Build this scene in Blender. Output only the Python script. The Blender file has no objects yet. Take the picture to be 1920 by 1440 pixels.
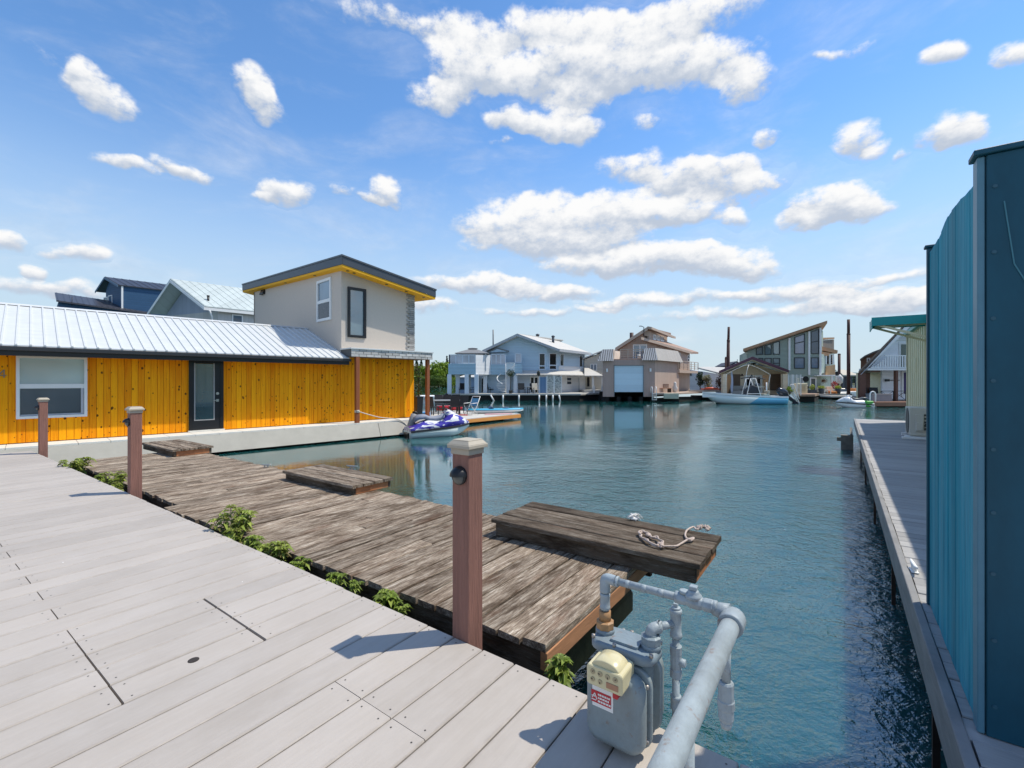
import bpy, bmesh, math, random
from mathutils import Vector, Matrix
random.seed(7)
S = bpy.context.scene
COL = S.collection
R = math.radians
# ------------------------------------------------------------------ camera, sky, sun
F, CX, HY, CAMZ = 860.0, 960.0, 715.0, 1.25      # measured: focal length (px of a 1920 wide photo), horizon row, camera height
cam = bpy.data.cameras.new('camera'); cam.sensor_width = 36; cam.lens = 36*F/1920
cam.shift_y = -5/1920; cam.clip_start = .05; cam.clip_end = 20000
co = bpy.data.objects.new('camera', cam); COL.objects.link(co)
co.location = (0, 0, CAMZ); co.rotation_euler = (R(90), 0, 0); S.camera = co
S.view_settings.view_transform = 'Standard'; S.view_settings.look = 'None'
S.view_settings.exposure = 0.25; S.view_settings.gamma = 1
SUN_EL, SUN_AZ = 60.0, 79.3                       # azimuth clockwise from +Y
sd = Vector((math.sin(R(SUN_AZ))*math.cos(R(SUN_EL)), math.cos(R(SUN_AZ))*math.cos(R(SUN_EL)), math.sin(R(SUN_EL))))
sl = bpy.data.lights.new('sun', 'SUN'); sl.energy = 3.9; sl.angle = R(.53); sl.color = (1, .94, .82)
so = bpy.data.objects.new('sun', sl); COL.objects.link(so); so.rotation_euler = (-sd).to_track_quat('-Z', 'Y').to_euler()

W = bpy.data.worlds.new('World'); S.world = W; W.use_nodes = True; W.cycles.sampling_method = 'MANUAL'; W.cycles.sample_map_resolution = 512
wt = W.node_tree; wt.nodes.clear()
def wn(t, **k):
    n = wt.nodes.new(t)
    for a, b in k.items(): setattr(n, a, b)
    return n
def wm(op, a, b=None, c=None, clamp=False):
    n = wn('ShaderNodeMath', operation=op); n.use_clamp = clamp
    for i, v in enumerate((a, b, c)):
        if v is None: continue
        if isinstance(v, (int, float)): n.inputs[i].default_value = v
        else: wt.links.new(v, n.inputs[i])
    return n.outputs[0]
sky = wn('ShaderNodeTexSky', sky_type='NISHITA'); sky.sun_disc = False
sky.sun_elevation = R(SUN_EL); sky.sun_rotation = R(SUN_AZ); sky.altitude = 10; sky.air_density = 1.0; sky.dust_density = 0; sky.ozone_density = 3.0
tc = wn('ShaderNodeTexCoord')
sp = wn('ShaderNodeSeparateXYZ'); wt.links.new(tc.outputs['Generated'], sp.inputs[0])
phi = wm('ARCTAN2', sp.outputs[0], sp.outputs[1]); the = wm('ARCSINE', sp.outputs[2])
pv = wn('ShaderNodeCombineXYZ'); wt.links.new(phi, pv.inputs[0]); wt.links.new(the, pv.inputs[1])
# clouds: centres (photo px), half sizes, weight; turned into azimuth / elevation of the sky
CL = [(175,150,62,38,.9),(205,190,60,32,1),(150,135,30,18,.5),(480,160,44,36,.9),(500,195,40,34,.9),(235,305,60,16,.8),(300,300,40,18,.8),(350,318,48,15,.9),
 (545,355,52,28,1),(505,365,30,12,.6),(722,358,36,26,1),(690,370,30,11,.8),(640,362,26,14,.5),(20,455,60,30,.9),(155,487,70,22,.85),(75,522,36,18,.9),(60,550,140,16,.8),(200,560,120,14,.5),
 (880,120,90,70,1),(830,175,70,36,.85),(960,150,90,40,.8),(1090,120,130,75,1),(1200,110,130,65,1),(1310,120,110,50,1),(1390,150,50,44,.9),(1080,190,70,34,.7),
 (970,225,70,28,1),(1040,235,80,30,1),(1090,245,50,22,.8),(1220,218,30,20,.6),(935,268,24,10,.5),
 (1185,305,60,32,.8),(1250,330,90,36,.9),(1330,335,90,40,.9),(1410,350,70,34,.85),(1380,310,60,22,.6),(1440,260,34,18,.85),
 (960,415,110,46,1.1),(1060,410,110,52,1.2),(1160,400,110,46,1.1),(1270,395,100,34,1),(1000,455,130,30,1),(1110,450,120,30,.9),(1370,408,36,20,.8),
 (1110,490,110,24,1),(1220,488,120,32,1.1),(1330,488,120,32,1.1),(1400,500,70,22,.9),
 (1590,270,52,36,1),(1640,285,30,18,.6),(1765,255,64,34,1),(1790,270,50,22,.8),(1690,298,20,12,.6),(1540,385,70,32,.9),(1590,375,70,34,1),(1625,390,70,24,.9),(1510,415,50,18,.7),
 (1770,105,66,26,1),(1900,95,50,26,.9),(1590,95,60,12,.5),(1530,108,30,10,.4),
 (870,530,110,20,1),(960,535,70,16,.8),(1040,548,110,18,1),(800,575,50,18,.7),(1010,585,160,10,.6),(1240,565,190,16,.8),(1500,545,150,22,1),(1600,560,150,22,.9),(1700,560,140,24,.9),(1400,590,260,14,.6),(1680,517,90,12,.5),
 (60,90,80,14,.3),(1000,60,260,40,.9),(1250,40,200,50,.9),(700,30,160,26,.4)]
acc = None; hacc = None; wacc = None
nz0 = wn('ShaderNodeTexNoise'); nz0.inputs['Scale'].default_value = 9; nz0.inputs['Detail'].default_value = 4
wt.links.new(pv.outputs[0], nz0.inputs['Vector'])
wrp = wn('ShaderNodeVectorMath', operation='MULTIPLY_ADD'); wt.links.new(nz0.outputs['Color'], wrp.inputs[0]); wrp.inputs[1].default_value = (.11, .07, 0)
wrp.inputs[2].default_value = (-.055, -.035, 0)
pw = wn('ShaderNodeVectorMath', operation='ADD'); wt.links.new(pv.outputs[0], pw.inputs[0]); wt.links.new(wrp.outputs[0], pw.inputs[1])
for (px, py, rx, ry, s) in CL:
    x = px-CX; f2 = F*F+x*x; f1 = math.sqrt(f2); dy = HY-py
    c = (math.atan(x/F), math.atan(dy/f1)); r = (1.12*rx*F/f2, 1.15*ry*f1/(f2+dy*dy))
    n = wn('ShaderNodeVectorMath', operation='MULTIPLY_ADD'); wt.links.new(pw.outputs[0], n.inputs[0])
    n.inputs[1].default_value = (1/r[0], 1/r[1], 0); n.inputs[2].default_value = (-c[0]/r[0], -c[1]/r[1], 1)
    d = wn('ShaderNodeVectorMath', operation='DOT_PRODUCT'); wt.links.new(n.outputs[0], d.inputs[0]); wt.links.new(n.outputs[0], d.inputs[1])
    w = wm('MAXIMUM', wm('MULTIPLY_ADD', d.outputs['Value'], -s, 2*s), 0.0)
    v = wn('ShaderNodeVectorMath', operation='SCALE'); wt.links.new(n.outputs[0], v.inputs[0]); wt.links.new(w, v.inputs['Scale'])
    if acc is None: acc = v.outputs[0]
    else:
        ad = wn('ShaderNodeVectorMath', operation='ADD'); wt.links.new(acc, ad.inputs[0]); wt.links.new(v.outputs[0], ad.inputs[1]); acc = ad.outputs[0]
sa = wn('ShaderNodeSeparateXYZ'); wt.links.new(acc, sa.inputs[0]); acc, hacc = sa.outputs[2], sa.outputs[1]
nz = wn('ShaderNodeTexNoise'); nz.inputs['Scale'].default_value = 24; nz.inputs['Detail'].default_value = 11; nz.inputs['Roughness'].default_value = .62
nmap = wn('ShaderNodeVectorMath', operation='MULTIPLY'); wt.links.new(pv.outputs[0], nmap.inputs[0]); nmap.inputs[1].default_value = (1, 1.5, 1)
wt.links.new(nmap.outputs[0], nz.inputs['Vector'])
den = wm('ADD', wm('MINIMUM', acc, 1.0), wm('MULTIPLY_ADD', nz.outputs[0], 2.5, -1.22))
mr = wn('ShaderNodeMapRange', interpolation_type='SMOOTHSTEP'); wt.links.new(den, mr.inputs[0]); mr.inputs[1].default_value = .0; mr.inputs[2].default_value = .95
inb = wm('MULTIPLY', acc, 2.2, clamp=True)
cov = wm('MULTIPLY', mr.outputs[0], inb)
vl = wn('ShaderNodeTexNoise'); vl.inputs['Scale'].default_value = 3.2; vl.inputs['Detail'].default_value = 8; vl.inputs['Roughness'].default_value = .62; vl.inputs['Distortion'].default_value = .4
vlm = wn('ShaderNodeVectorMath', operation='MULTIPLY'); wt.links.new(pv.outputs[0], vlm.inputs[0]); vlm.inputs[1].default_value = (1, 2.6, 1); wt.links.new(vlm.outputs[0], vl.inputs['Vector'])
vr = wn('ShaderNodeMapRange', interpolation_type='SMOOTHSTEP'); wt.links.new(vl.outputs[0], vr.inputs[0]); vr.inputs[1].default_value = .44; vr.inputs[2].default_value = .78; vr.inputs[4].default_value = .34
cov = wm('MAXIMUM', cov, vr.outputs[0])
# a thin generic cloud layer elsewhere in the sky (behind the viewer), seen only in reflections
back = wn('ShaderNodeMapRange'); wt.links.new(sp.outputs[1], back.inputs[0]); back.inputs[1].default_value = .1; back.inputs[2].default_value = -.2
nb = wn('ShaderNodeTexNoise'); nb.inputs['Scale'].default_value = 5; nb.inputs['Detail'].default_value = 7
wt.links.new(tc.outputs['Generated'], nb.inputs['Vector'])
mb_ = wn('ShaderNodeMapRange', interpolation_type='SMOOTHSTEP'); wt.links.new(nb.outputs[0], mb_.inputs[0]); mb_.inputs[1].default_value = .5; mb_.inputs[2].default_value = .68
cov = wm('MAXIMUM', cov, wm('MULTIPLY', back.outputs[0], mb_.outputs[0]))
# lower, thicker parts of a cloud are greyer
rel = wm('DIVIDE', hacc, wm('MAXIMUM', acc, .05))
shd = wm('ADD', rel, wm('MULTIPLY_ADD', nz.outputs[0], 1.6, -.8))
ms = wn('ShaderNodeMapRange', interpolation_type='SMOOTHSTEP'); wt.links.new(shd, ms.inputs[0]); ms.inputs[1].default_value = -.55; ms.inputs[2].default_value = .42
cm = wn('ShaderNodeMix', data_type='RGBA'); wt.links.new(ms.outputs[0], cm.inputs['Factor'])
cm.inputs['A'].default_value = (2.9, 3.3, 3.95, 1); cm.inputs['B'].default_value = (5.5, 5.5, 5.5, 1)
hs = wn('ShaderNodeHueSaturation'); hs.inputs['Saturation'].default_value = 1.15; hs.inputs['Value'].default_value = 1.2; hs.inputs['Hue'].default_value = .5
wt.links.new(sky.outputs[0], hs.inputs['Color'])
hz = wn('ShaderNodeMapRange', interpolation_type='SMOOTHSTEP'); wt.links.new(the, hz.inputs[0]); hz.inputs[1].default_value = .50; hz.inputs[2].default_value = .03; hz.inputs[3].default_value = 0; hz.inputs[4].default_value = .92
hm = wn('ShaderNodeMix', data_type='RGBA'); wt.links.new(hz.outputs[0], hm.inputs['Factor']); wt.links.new(hs.outputs[0], hm.inputs['A']); hm.inputs['B'].default_value = (3.15, 3.85, 4.4, 1)
mx = wn('ShaderNodeMix', data_type='RGBA'); wt.links.new(cov, mx.inputs['Factor']); wt.links.new(hm.outputs['Result'], mx.inputs['A']); wt.links.new(cm.outputs['Result'], mx.inputs['B'])
bg = wn('ShaderNodeBackground'); bg.inputs['Strength'].default_value = .15; wt.links.new(mx.outputs['Result'], bg.inputs['Color'])
wo = wn('ShaderNodeOutputWorld'); wt.links.new(bg.outputs[0], wo.inputs[0])

# ------------------------------------------------------------------ measuring helpers
WATER, FLOOR, OLDZ, DOCKZ = -.85, -.25, -.07, -.05
def G(px, py, z=0.0):                      # where the sight line of a photo pixel meets the level z
    d = (CAMZ-z)*F/(py-HY); return Vector(((px-CX)/F*d, d, z))
def at(px, py, d): return Vector(((px-CX)/F*d, d, CAMZ-(py-HY)/F*d))
def zat(py, d): return CAMZ-(py-HY)/F*d
def crop(x0, y0, k): return lambda x, y: (x0+k*x, y0+k*y)
Z1, Z2, Z3, Z4, Z5 = crop(0, 460, .30554), crop(430, 450, .27778), crop(760, 600, .19792), crop(1100, 590, .19792), crop(1300, 590, .17708)
Z6, ZM, ZB, ZT, ZG = crop(1560, 560, .23605), crop(1040, 1050, .22222), crop(1000, 640, .083333), crop(1120, 600, .11111), crop(1310, 660, .104167)
ZH, ZP = crop(1450, 640, .098958), crop(755, 670, .119792)
class PL:                                  # an upright wall plane through point p along direction d
    def __init__(s, p, d):
        s.p = Vector((p[0], p[1], 0)); s.d = Vector((d[0], d[1], 0)).normalized(); s.n = Vector((s.d.y, -s.d.x, 0))
        if s.n.dot(-s.p) < 0: s.n = -s.n   # outward = towards the viewer
    def pt(s, px, py):
        r = Vector(((px-CX)/F, 1, -(py-HY)/F)); k = s.p.dot(s.n)/r.dot(s.n); return Vector((0, 0, CAMZ))+r*k
    def v(s, px, z):
        q = s.pt(px, HY); q.z = z; return q
    def rect(s, x0, y0, x1, y1): return [s.pt(x0, y1), s.pt(x1, y1), s.pt(x1, y0), s.pt(x0, y0)]
    def rz(s, x0, x1, z0, z1): return [s.v(x0, z0), s.v(x1, z0), s.v(x1, z1), s.v(x0, z1)]
# ------------------------------------------------------------------ mesh builder
class MB:
    def __init__(s): s.v = []; s.f = []; s.mi = []; s.sm = []
    def add(s, vs, fs, mi=0, sm=False):
        o = len(s.v); s.v += [Vector(v) for v in vs]
        for f in fs: s.f.append([o+i for i in f]); s.mi.append(mi); s.sm.append(sm)
        return s
    def box(s, x0, x1, y0, y1, z0, z1, mi=0):
        return s.add([(x0,y0,z0),(x1,y0,z0),(x1,y1,z0),(x0,y1,z0),(x0,y0,z1),(x1,y0,z1),(x1,y1,z1),(x0,y1,z1)],
              [(3,2,1,0),(4,5,6,7),(0,1,5,4),(1,2,6,5),(2,3,7,6),(3,0,4,7)], mi)
    def prism(s, poly, vec, mi=0):
        n = len(poly); vec = Vector(vec); a = [Vector(p) for p in poly]
        return s.add(a+[p+vec for p in a], [list(range(n))[::-1], list(range(n, 2*n))]+[(i, (i+1) % n, n+(i+1) % n, n+i) for i in range(n)], mi)
    def bar(s, a, b, w, h, mi=0, up=(0,0,1)):
        a, b = Vector(a), Vector(b); d = (b-a).normalized(); up = Vector(up)
        if abs(d.dot(up)) > .99: up = Vector((0, 1, 0))
        x = d.cross(up).normalized()*w/2; y = x.cross(d).normalized()*h/2
        return s.prism([a-x-y, a+x-y, a+x+y, a-x+y], b-a, mi)
    def tube(s, path, r, n=8, mi=0, cap=True):
        P = [Vector(p) for p in path]; rs = r if isinstance(r, (list, tuple)) else [r]*len(P)
        rings = []; ref = None
        for i, p in enumerate(P):
            t = (P[min(i+1, len(P)-1)]-P[max(i-1, 0)]).normalized()
            if ref is None: ref = Vector((0,0,1)) if abs(t.z) < .9 else Vector((1,0,0))
            x = (ref-t*ref.dot(t)).normalized(); y = t.cross(x); ref = x
            rings.append([p+(x*math.cos(2*math.pi*k/n)+y*math.sin(2*math.pi*k/n))*rs[i] for k in range(n)])
        return s.loft(rings, mi, cap, True)
    def loft(s, rings, mi=0, cap=True, sm=False, closed=True):
        n = len(rings[0]); vs = [v for r in rings for v in r]; fs = []
        for i in range(len(rings)-1):
            for k in range(n if closed else n-1):
                fs.append((i*n+k, i*n+(k+1) % n, (i+1)*n+(k+1) % n, (i+1)*n+k))
        o = len(s.v); s.add(vs, fs, mi, sm)
        if cap: s.add([], [], mi); s.f += [[o+k for k in range(n)][::-1], [o+(len(rings)-1)*n+k for k in range(n)]]; s.mi += [mi, mi]; s.sm += [False, False]
        return s
    def lathe(s, prof, c=(0,0,0), n=16, mi=0, ax='z', sm=True):
        c = Vector(c); rings = []
        for (r, h) in prof:
            ring = []
            for k in range(n):
                a = 2*math.pi*k/n; p, q = r*math.cos(a), r*math.sin(a)
                ring.append(c+Vector({'z': (p, q, h), 'x': (h, p, q), 'y': (q, h, p)}[ax]))
            rings.append(ring)
        return s.loft(rings, mi, True, sm)
    def ball(s, c, rx, ry, rz, n=12, m=8, mi=0, jit=0):
        rings = []; c = Vector(c)
        for i in range(m+1):
            a = math.pi*(i/m*.98+.01)
            rings.append([c+Vector((rx*math.sin(a)*math.cos(2*math.pi*k/n), ry*math.sin(a)*math.sin(2*math.pi*k/n), -rz*math.cos(a)))*(1+random.uniform(-jit, jit)) for k in range(n)])
        return s.loft(rings, mi, True, True)
    def leaf(s, p, d, L, w, mi=0, droop=.3):
        p = Vector(p); d = Vector(d).normalized(); sd_ = d.cross(Vector((0,0,1)))
        sd_ = sd_.normalized() if sd_.length > .01 else Vector((1,0,0))
        up = sd_.cross(d)*w*.25; q = p+d*L*.5; e = p+d*L+Vector((0,0,-droop*L))
        return s.add([p, q+sd_*w/2+up, e, q-sd_*w/2+up, q-Vector((0,0,droop*L*.15))], [(0,1,4),(1,2,4),(2,3,4),(3,0,4)], mi, True)
    def build(s, name, mats, parent=None, world=False, bevel=0, seg=1, loc=None, rot=0):
        if not isinstance(mats, (list, tuple)): mats = [mats]
        me = bpy.data.meshes.new(name); vs = s.v; ob = bpy.data.objects.new(name, me)
        if parent is not None:
            if world:
                rt = parent
                while rt.parent: rt = rt.parent
                inv = rt.matrix_basis.inverted(); vs = [inv @ v for v in vs]
            ob.parent = parent
        else:
            if loc is None:
                xs = [v.x for v in vs]; ys = [v.y for v in vs]; loc = Vector(((min(xs)+max(xs))/2, (min(ys)+max(ys))/2, min(v.z for v in vs)))
            mt = Matrix.Translation(loc) @ Matrix.Rotation(rot, 4, 'Z'); ob.matrix_basis = mt
            inv = mt.inverted(); vs = [inv @ v for v in vs]
        me.from_pydata([tuple(v) for v in vs], [], s.f)
        for m in mats: me.materials.append(m)
        for p, mi, sm in zip(me.polygons, s.mi, s.sm): p.material_index = mi; p.use_smooth = sm
        bm = bmesh.new(); bm.from_mesh(me)
        bmesh.ops.recalc_face_normals(bm, faces=bm.faces)
        if bevel:
            eds = [e for e in bm.edges if len(e.link_faces) == 2 and e.calc_face_angle(0) > .6]
            bmesh.ops.bevel(bm, geom=eds, offset=bevel, segments=seg, affect='EDGES', profile=.6, clamp_overlap=True)
        bm.to_mesh(me); bm.free(); COL.objects.link(ob)
        return ob
def tag(o, label, cat, group=None):
    o['label'] = label; o['category'] = cat
    if group: o['group'] = group
    return o
def T(name, label, cat, loc=(0,0,0), rot=0, group=None):
    o = bpy.data.objects.new(name, None); COL.objects.link(o); o.empty_display_size = .2
    o.matrix_basis = Matrix.Translation(Vector(loc)) @ Matrix.Rotation(rot, 4, 'Z')
    return tag(o, label, cat, group)
def copy_tree(o, parent=None):
    c = o.copy(); COL.objects.link(c)
    if parent is not None: c.parent = parent
    for ch in list(o.children): copy_tree(ch, c)
    return c
def place(src, loc, rot, label, first, group=None):
    o = src if first else copy_tree(src)
    o.matrix_basis = Matrix.Translation(Vector(loc)) @ Matrix.Rotation(rot, 4, 'Z'); o['label'] = label
    if group: o['group'] = group
    return o
def lerp(a, b, t): return a+(b-a)*t
def window(root, q, n, fm, gm, fw=.06, mull=(), dep=.05, name='window', bar=.6):
    """frame ring + pane on a wall quad q (bl, br, tr, tl); n = outward normal"""
    n = Vector(n).normalized(); q = [Vector(p) for p in q]
    wx = (q[1]-q[0]).length; wz = (q[3]-q[0]).length; fx, fz = min(.45, fw/max(wx, .01)), min(.45, fw/max(wz, .01))
    P = lambda u, v: lerp(lerp(q[0], q[1], u), lerp(q[3], q[2], u), v)
    i = [P(fx, fz), P(1-fx, fz), P(1-fx, 1-fz), P(fx, 1-fz)]
    m = MB()
    for k in range(4):
        a, b = k, (k+1) % 4
        m.prism([q[a]-n*.02, q[b]-n*.02, i[b]-n*.02, i[a]-n*.02], n*(dep+.02))
    for (o, t) in mull:
        h = (fx if o == 'v' else fz)*bar
        if o == 'v': pp = [P(t-h, fz), P(t+h, fz), P(t+h, 1-fz), P(t-h, 1-fz)]
        else: pp = [P(fx, t-h), P(1-fx, t-h), P(1-fx, t+h), P(fx, t+h)]
        m.prism([p+n*.003 for p in pp], n*(dep*.7))
    w = m.build(name, fm, root, world=True)
    MB().prism([p-n*.012 for p in i], n*.016).build('pane', gm, w, world=True)
    return w
# ------------------------------------------------------------------ materials
MC = {}
def nm(name):
    m = bpy.data.materials.new(name); m.use_nodes = True; nt = m.node_tree
    return m, nt, nt.nodes['Principled BSDF']
class NT:
    def __init__(s, nt): s.nt = nt; s.tc = nt.nodes.new('ShaderNodeTexCoord').outputs['Object']
    def n(s, t, **k):
        x = s.nt.nodes.new(t)
        for a, b in k.items(): setattr(x, a, b)
        return x
    def l(s, a, b): s.nt.links.new(a, b)
    def map(s, scale, src=None, loc=(0,0,0), rot=(0,0,0)):
        x = s.n('ShaderNodeMapping'); x.inputs['Scale'].default_value = scale; x.inputs['Location'].default_value = loc; x.inputs['Rotation'].default_value = rot
        s.l(src or s.tc, x.inputs[0]); return x.outputs[0]
    def noise(s, vec, sc=1, det=4, rough=.55, dist=0):
        x = s.n('ShaderNodeTexNoise'); x.inputs['Scale'].default_value = sc; x.inputs['Detail'].default_value = det; x.inputs['Roughness'].default_value = rough; x.inputs['Distortion'].default_value = dist
        s.l(vec, x.inputs['Vector']); return x.outputs[0]
    def math(s, op, a, b=None, c=None, clamp=False):
        x = s.n('ShaderNodeMath', operation=op); x.use_clamp = clamp
        for i, v in enumerate((a, b, c)):
            if v is None: continue
            if isinstance(v, (int, float)): x.inputs[i].default_value = v
            else: s.l(v, x.inputs[i])
        return x.outputs[0]
    def ramp(s, fac, stops):
        x = s.n('ShaderNodeValToRGB'); e = x.color_ramp.elements
        while len(e) < len(stops): e.new(.5)
        for k, (p, c) in enumerate(stops): e[k].position = p; e[k].color = (*c, 1) if len(c) == 3 else c
        s.l(fac, x.inputs[0]); return x.outputs[0]
    def mix(s, f, a, b, mode='MIX'):
        x = s.n('ShaderNodeMix', data_type='RGBA', blend_type=mode)
        for nme, v in (('Factor', f), ('A', a), ('B', b)):
            if isinstance(v, (int, float)): x.inputs[nme].default_value = v
            elif isinstance(v, tuple): x.inputs[nme].default_value = (*v, 1)
            else: s.l(v, x.inputs[nme])
        return x.outputs['Result']
    def isl(s): return s.n('ShaderNodeNewGeometry').outputs['Random Per Island']
    def sep(s, v=None):
        x = s.n('ShaderNodeSeparateXYZ'); s.l(v or s.tc, x.inputs[0]); return x.outputs
    def bump(s, h, st, bsdf, dist=.01):
        x = s.n('ShaderNodeBump'); x.inputs['Strength'].default_value = st; x.inputs['Distance'].default_value = dist; s.l(h, x.inputs['Height']); s.l(x.outputs[0], bsdf.inputs['Normal'])
def M(name, col, rough=.6, var=.15, sc=3, st=(1,1,1), metal=0, spec=.4, isl=0, bump=0, coat=0, rust=0):
    if name in MC: return MC[name]
    m, nt, b = nm(name); t = NT(nt)
    n1 = t.noise(t.map(st), sc, 6, .65)
    f = t.math('MULTIPLY_ADD', n1, 2*var*1.6, 1-1.6*var)
    if isl: f = t.math('ADD', f, t.math('MULTIPLY_ADD', t.isl(), 2*isl, -isl))
    c = t.n('ShaderNodeVectorMath', operation='SCALE'); c.inputs[0].default_value = col; t.l(f, c.inputs['Scale'])
    t.l(c.outputs[0], b.inputs['Base Color'])
    if rust:
        rn = t.ramp(t.noise(t.map((1,1,1)), 34, 6, .7), [(.60, (0,0,0)), (.70, (1,1,1))]); sn = t.ramp(t.noise(t.map((1,1,.6)), 9, 6, .7), [(.45, (0,0,0)), (.75, (1,1,1))])
        t.l(t.mix(t.math('MULTIPLY', rn, rust), t.mix(t.math('MULTIPLY', sn, .35), c.outputs[0], (.12, .11, .09)), (.20, .085, .03)), b.inputs['Base Color'])
    b.inputs['Roughness'].default_value = rough; b.inputs['Metallic'].default_value = metal; b.inputs['Specular IOR Level'].default_value = spec
    if coat: b.inputs['Coat Weight'].default_value = coat
    if bump: t.bump(t.noise(t.map(st), sc*4, 5), bump, b)
    MC[name] = m; return m
def siding(name, col, per=.15, axis='z', depth=.75, rough=.6, wid=.1, var=.1):
    """lap siding (axis z) or upright boards (axis x / y / xy) with a groove every `per` metres"""
    if name in MC: return MC[name]
    m, nt, b = nm(name); t = NT(nt); o = t.sep()
    q = {'z': o[2], 'x': o[0], 'y': o[1]}.get(axis)
    if q is None: q = t.math('MULTIPLY_ADD', o[1], .83, o[0])
    k = t.math('DIVIDE', q, per); fr = t.math('FRACT', k); cell = t.math('FLOOR', k)
    wn_ = t.n('ShaderNodeTexWhiteNoise', noise_dimensions='1D'); t.l(cell, wn_.inputs['W'])
    g = t.math('LESS_THAN', fr, wid)
    n1 = t.noise(t.map((1,1,1)), 1.7, 6, .65)
    f = t.math('MULTIPLY_ADD', n1, 2*var, 1-var); f = t.math('ADD', f, t.math('MULTIPLY_ADD', wn_.outputs[0], .1, -.05))
    f = t.math('MULTIPLY', f, t.math('MULTIPLY_ADD', g, depth-1, 1))
    c = t.n('ShaderNodeVectorMath', operation='SCALE'); c.inputs[0].default_value = col; t.l(f, c.inputs['Scale']); t.l(c.outputs[0], b.inputs['Base Color'])
    b.inputs['Roughness'].default_value = rough; b.inputs['Specular IOR Level'].default_value = .3
    t.bump(fr if axis == 'z' else t.math('SUBTRACT', 1, g), .6, b, .012)
    MC[name] = m; return m
def mk_deck():
    m, nt, b = nm('composite_boards'); t = NT(nt)
    st = t.noise(t.map((60, 2.2, 60)), 1, 5, .6); big = t.noise(t.map((1,1,1)), 1.3, 4)
    f = t.math('ADD', t.math('MULTIPLY_ADD', st, .16, .84), t.math('MULTIPLY_ADD', big, .24, -.11)); f = t.math('ADD', f, t.math('MULTIPLY_ADD', t.isl(), .15, -.075))
    c = t.n('ShaderNodeVectorMath', operation='SCALE'); c.inputs[0].default_value = (.445, .395, .345); t.l(f, c.inputs['Scale'])
    vo = t.n('ShaderNodeTexVoronoi'); vo.inputs['Scale'].default_value = 3.3; t.l(t.tc, vo.inputs['Vector'])
    sp_ = t.math('LESS_THAN', vo.outputs['Distance'], t.math('MULTIPLY', vo.outputs['Color'], .042))
    vd = t.n('ShaderNodeTexVoronoi'); vd.inputs['Scale'].default_value = 5.1; t.l(t.map((1,1,1), loc=(3,5,1)), vd.inputs['Vector'])
    sp2 = t.math('LESS_THAN', vd.outputs['Distance'], t.math('MULTIPLY', vd.outputs['Color'], .018))
    dust = t.ramp(t.noise(t.map((3, 1.2, 3)), 1.6, 8, .75), [(.42, (0,0,0)), (.72, (1,1,1))])
    cc = t.mix(t.math('MULTIPLY', dust, .32), c.outputs[0], (.53, .49, .455))
    ob = t.sep(); fr = t.math('FRACT', t.math('DIVIDE', t.math('ADD', ob[0], .996), .181)); ed = t.math('ABSOLUTE', t.math('MULTIPLY_ADD', fr, 2, -1))
    gr = t.n('ShaderNodeMapRange', interpolation_type='SMOOTHSTEP'); t.l(t.math('ADD', ed, t.math('MULTIPLY_ADD', t.noise(t.map((5, 3, 5)), 3, 6, .7), .5, -.25)), gr.inputs[0]); gr.inputs[1].default_value = .80; gr.inputs[2].default_value = 1.05
    cc = t.mix(t.math('MULTIPLY', gr.outputs[0], .38), cc, (.20, .17, .14))
    stn = t.ramp(t.noise(t.map((1.2, .8, 1), loc=(2, 7, 0)), 1.4, 7, .7), [(.55, (0,0,0)), (.74, (1,1,1))]); cc = t.mix(t.math('MULTIPLY', stn, .22), cc, (.27, .23, .19))
    cc = t.mix(sp_, cc, (.8, .78, .74)); cc = t.mix(t.math('MULTIPLY', sp2, .7), cc, (.16, .14, .12))
    t.l(cc, b.inputs['Base Color']); b.inputs['Roughness'].default_value = .62; b.inputs['Specular IOR Level'].default_value = .3
    t.bump(t.noise(t.map((160, 7, 160)), 1, 4), .25, b, .003); return m
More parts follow.
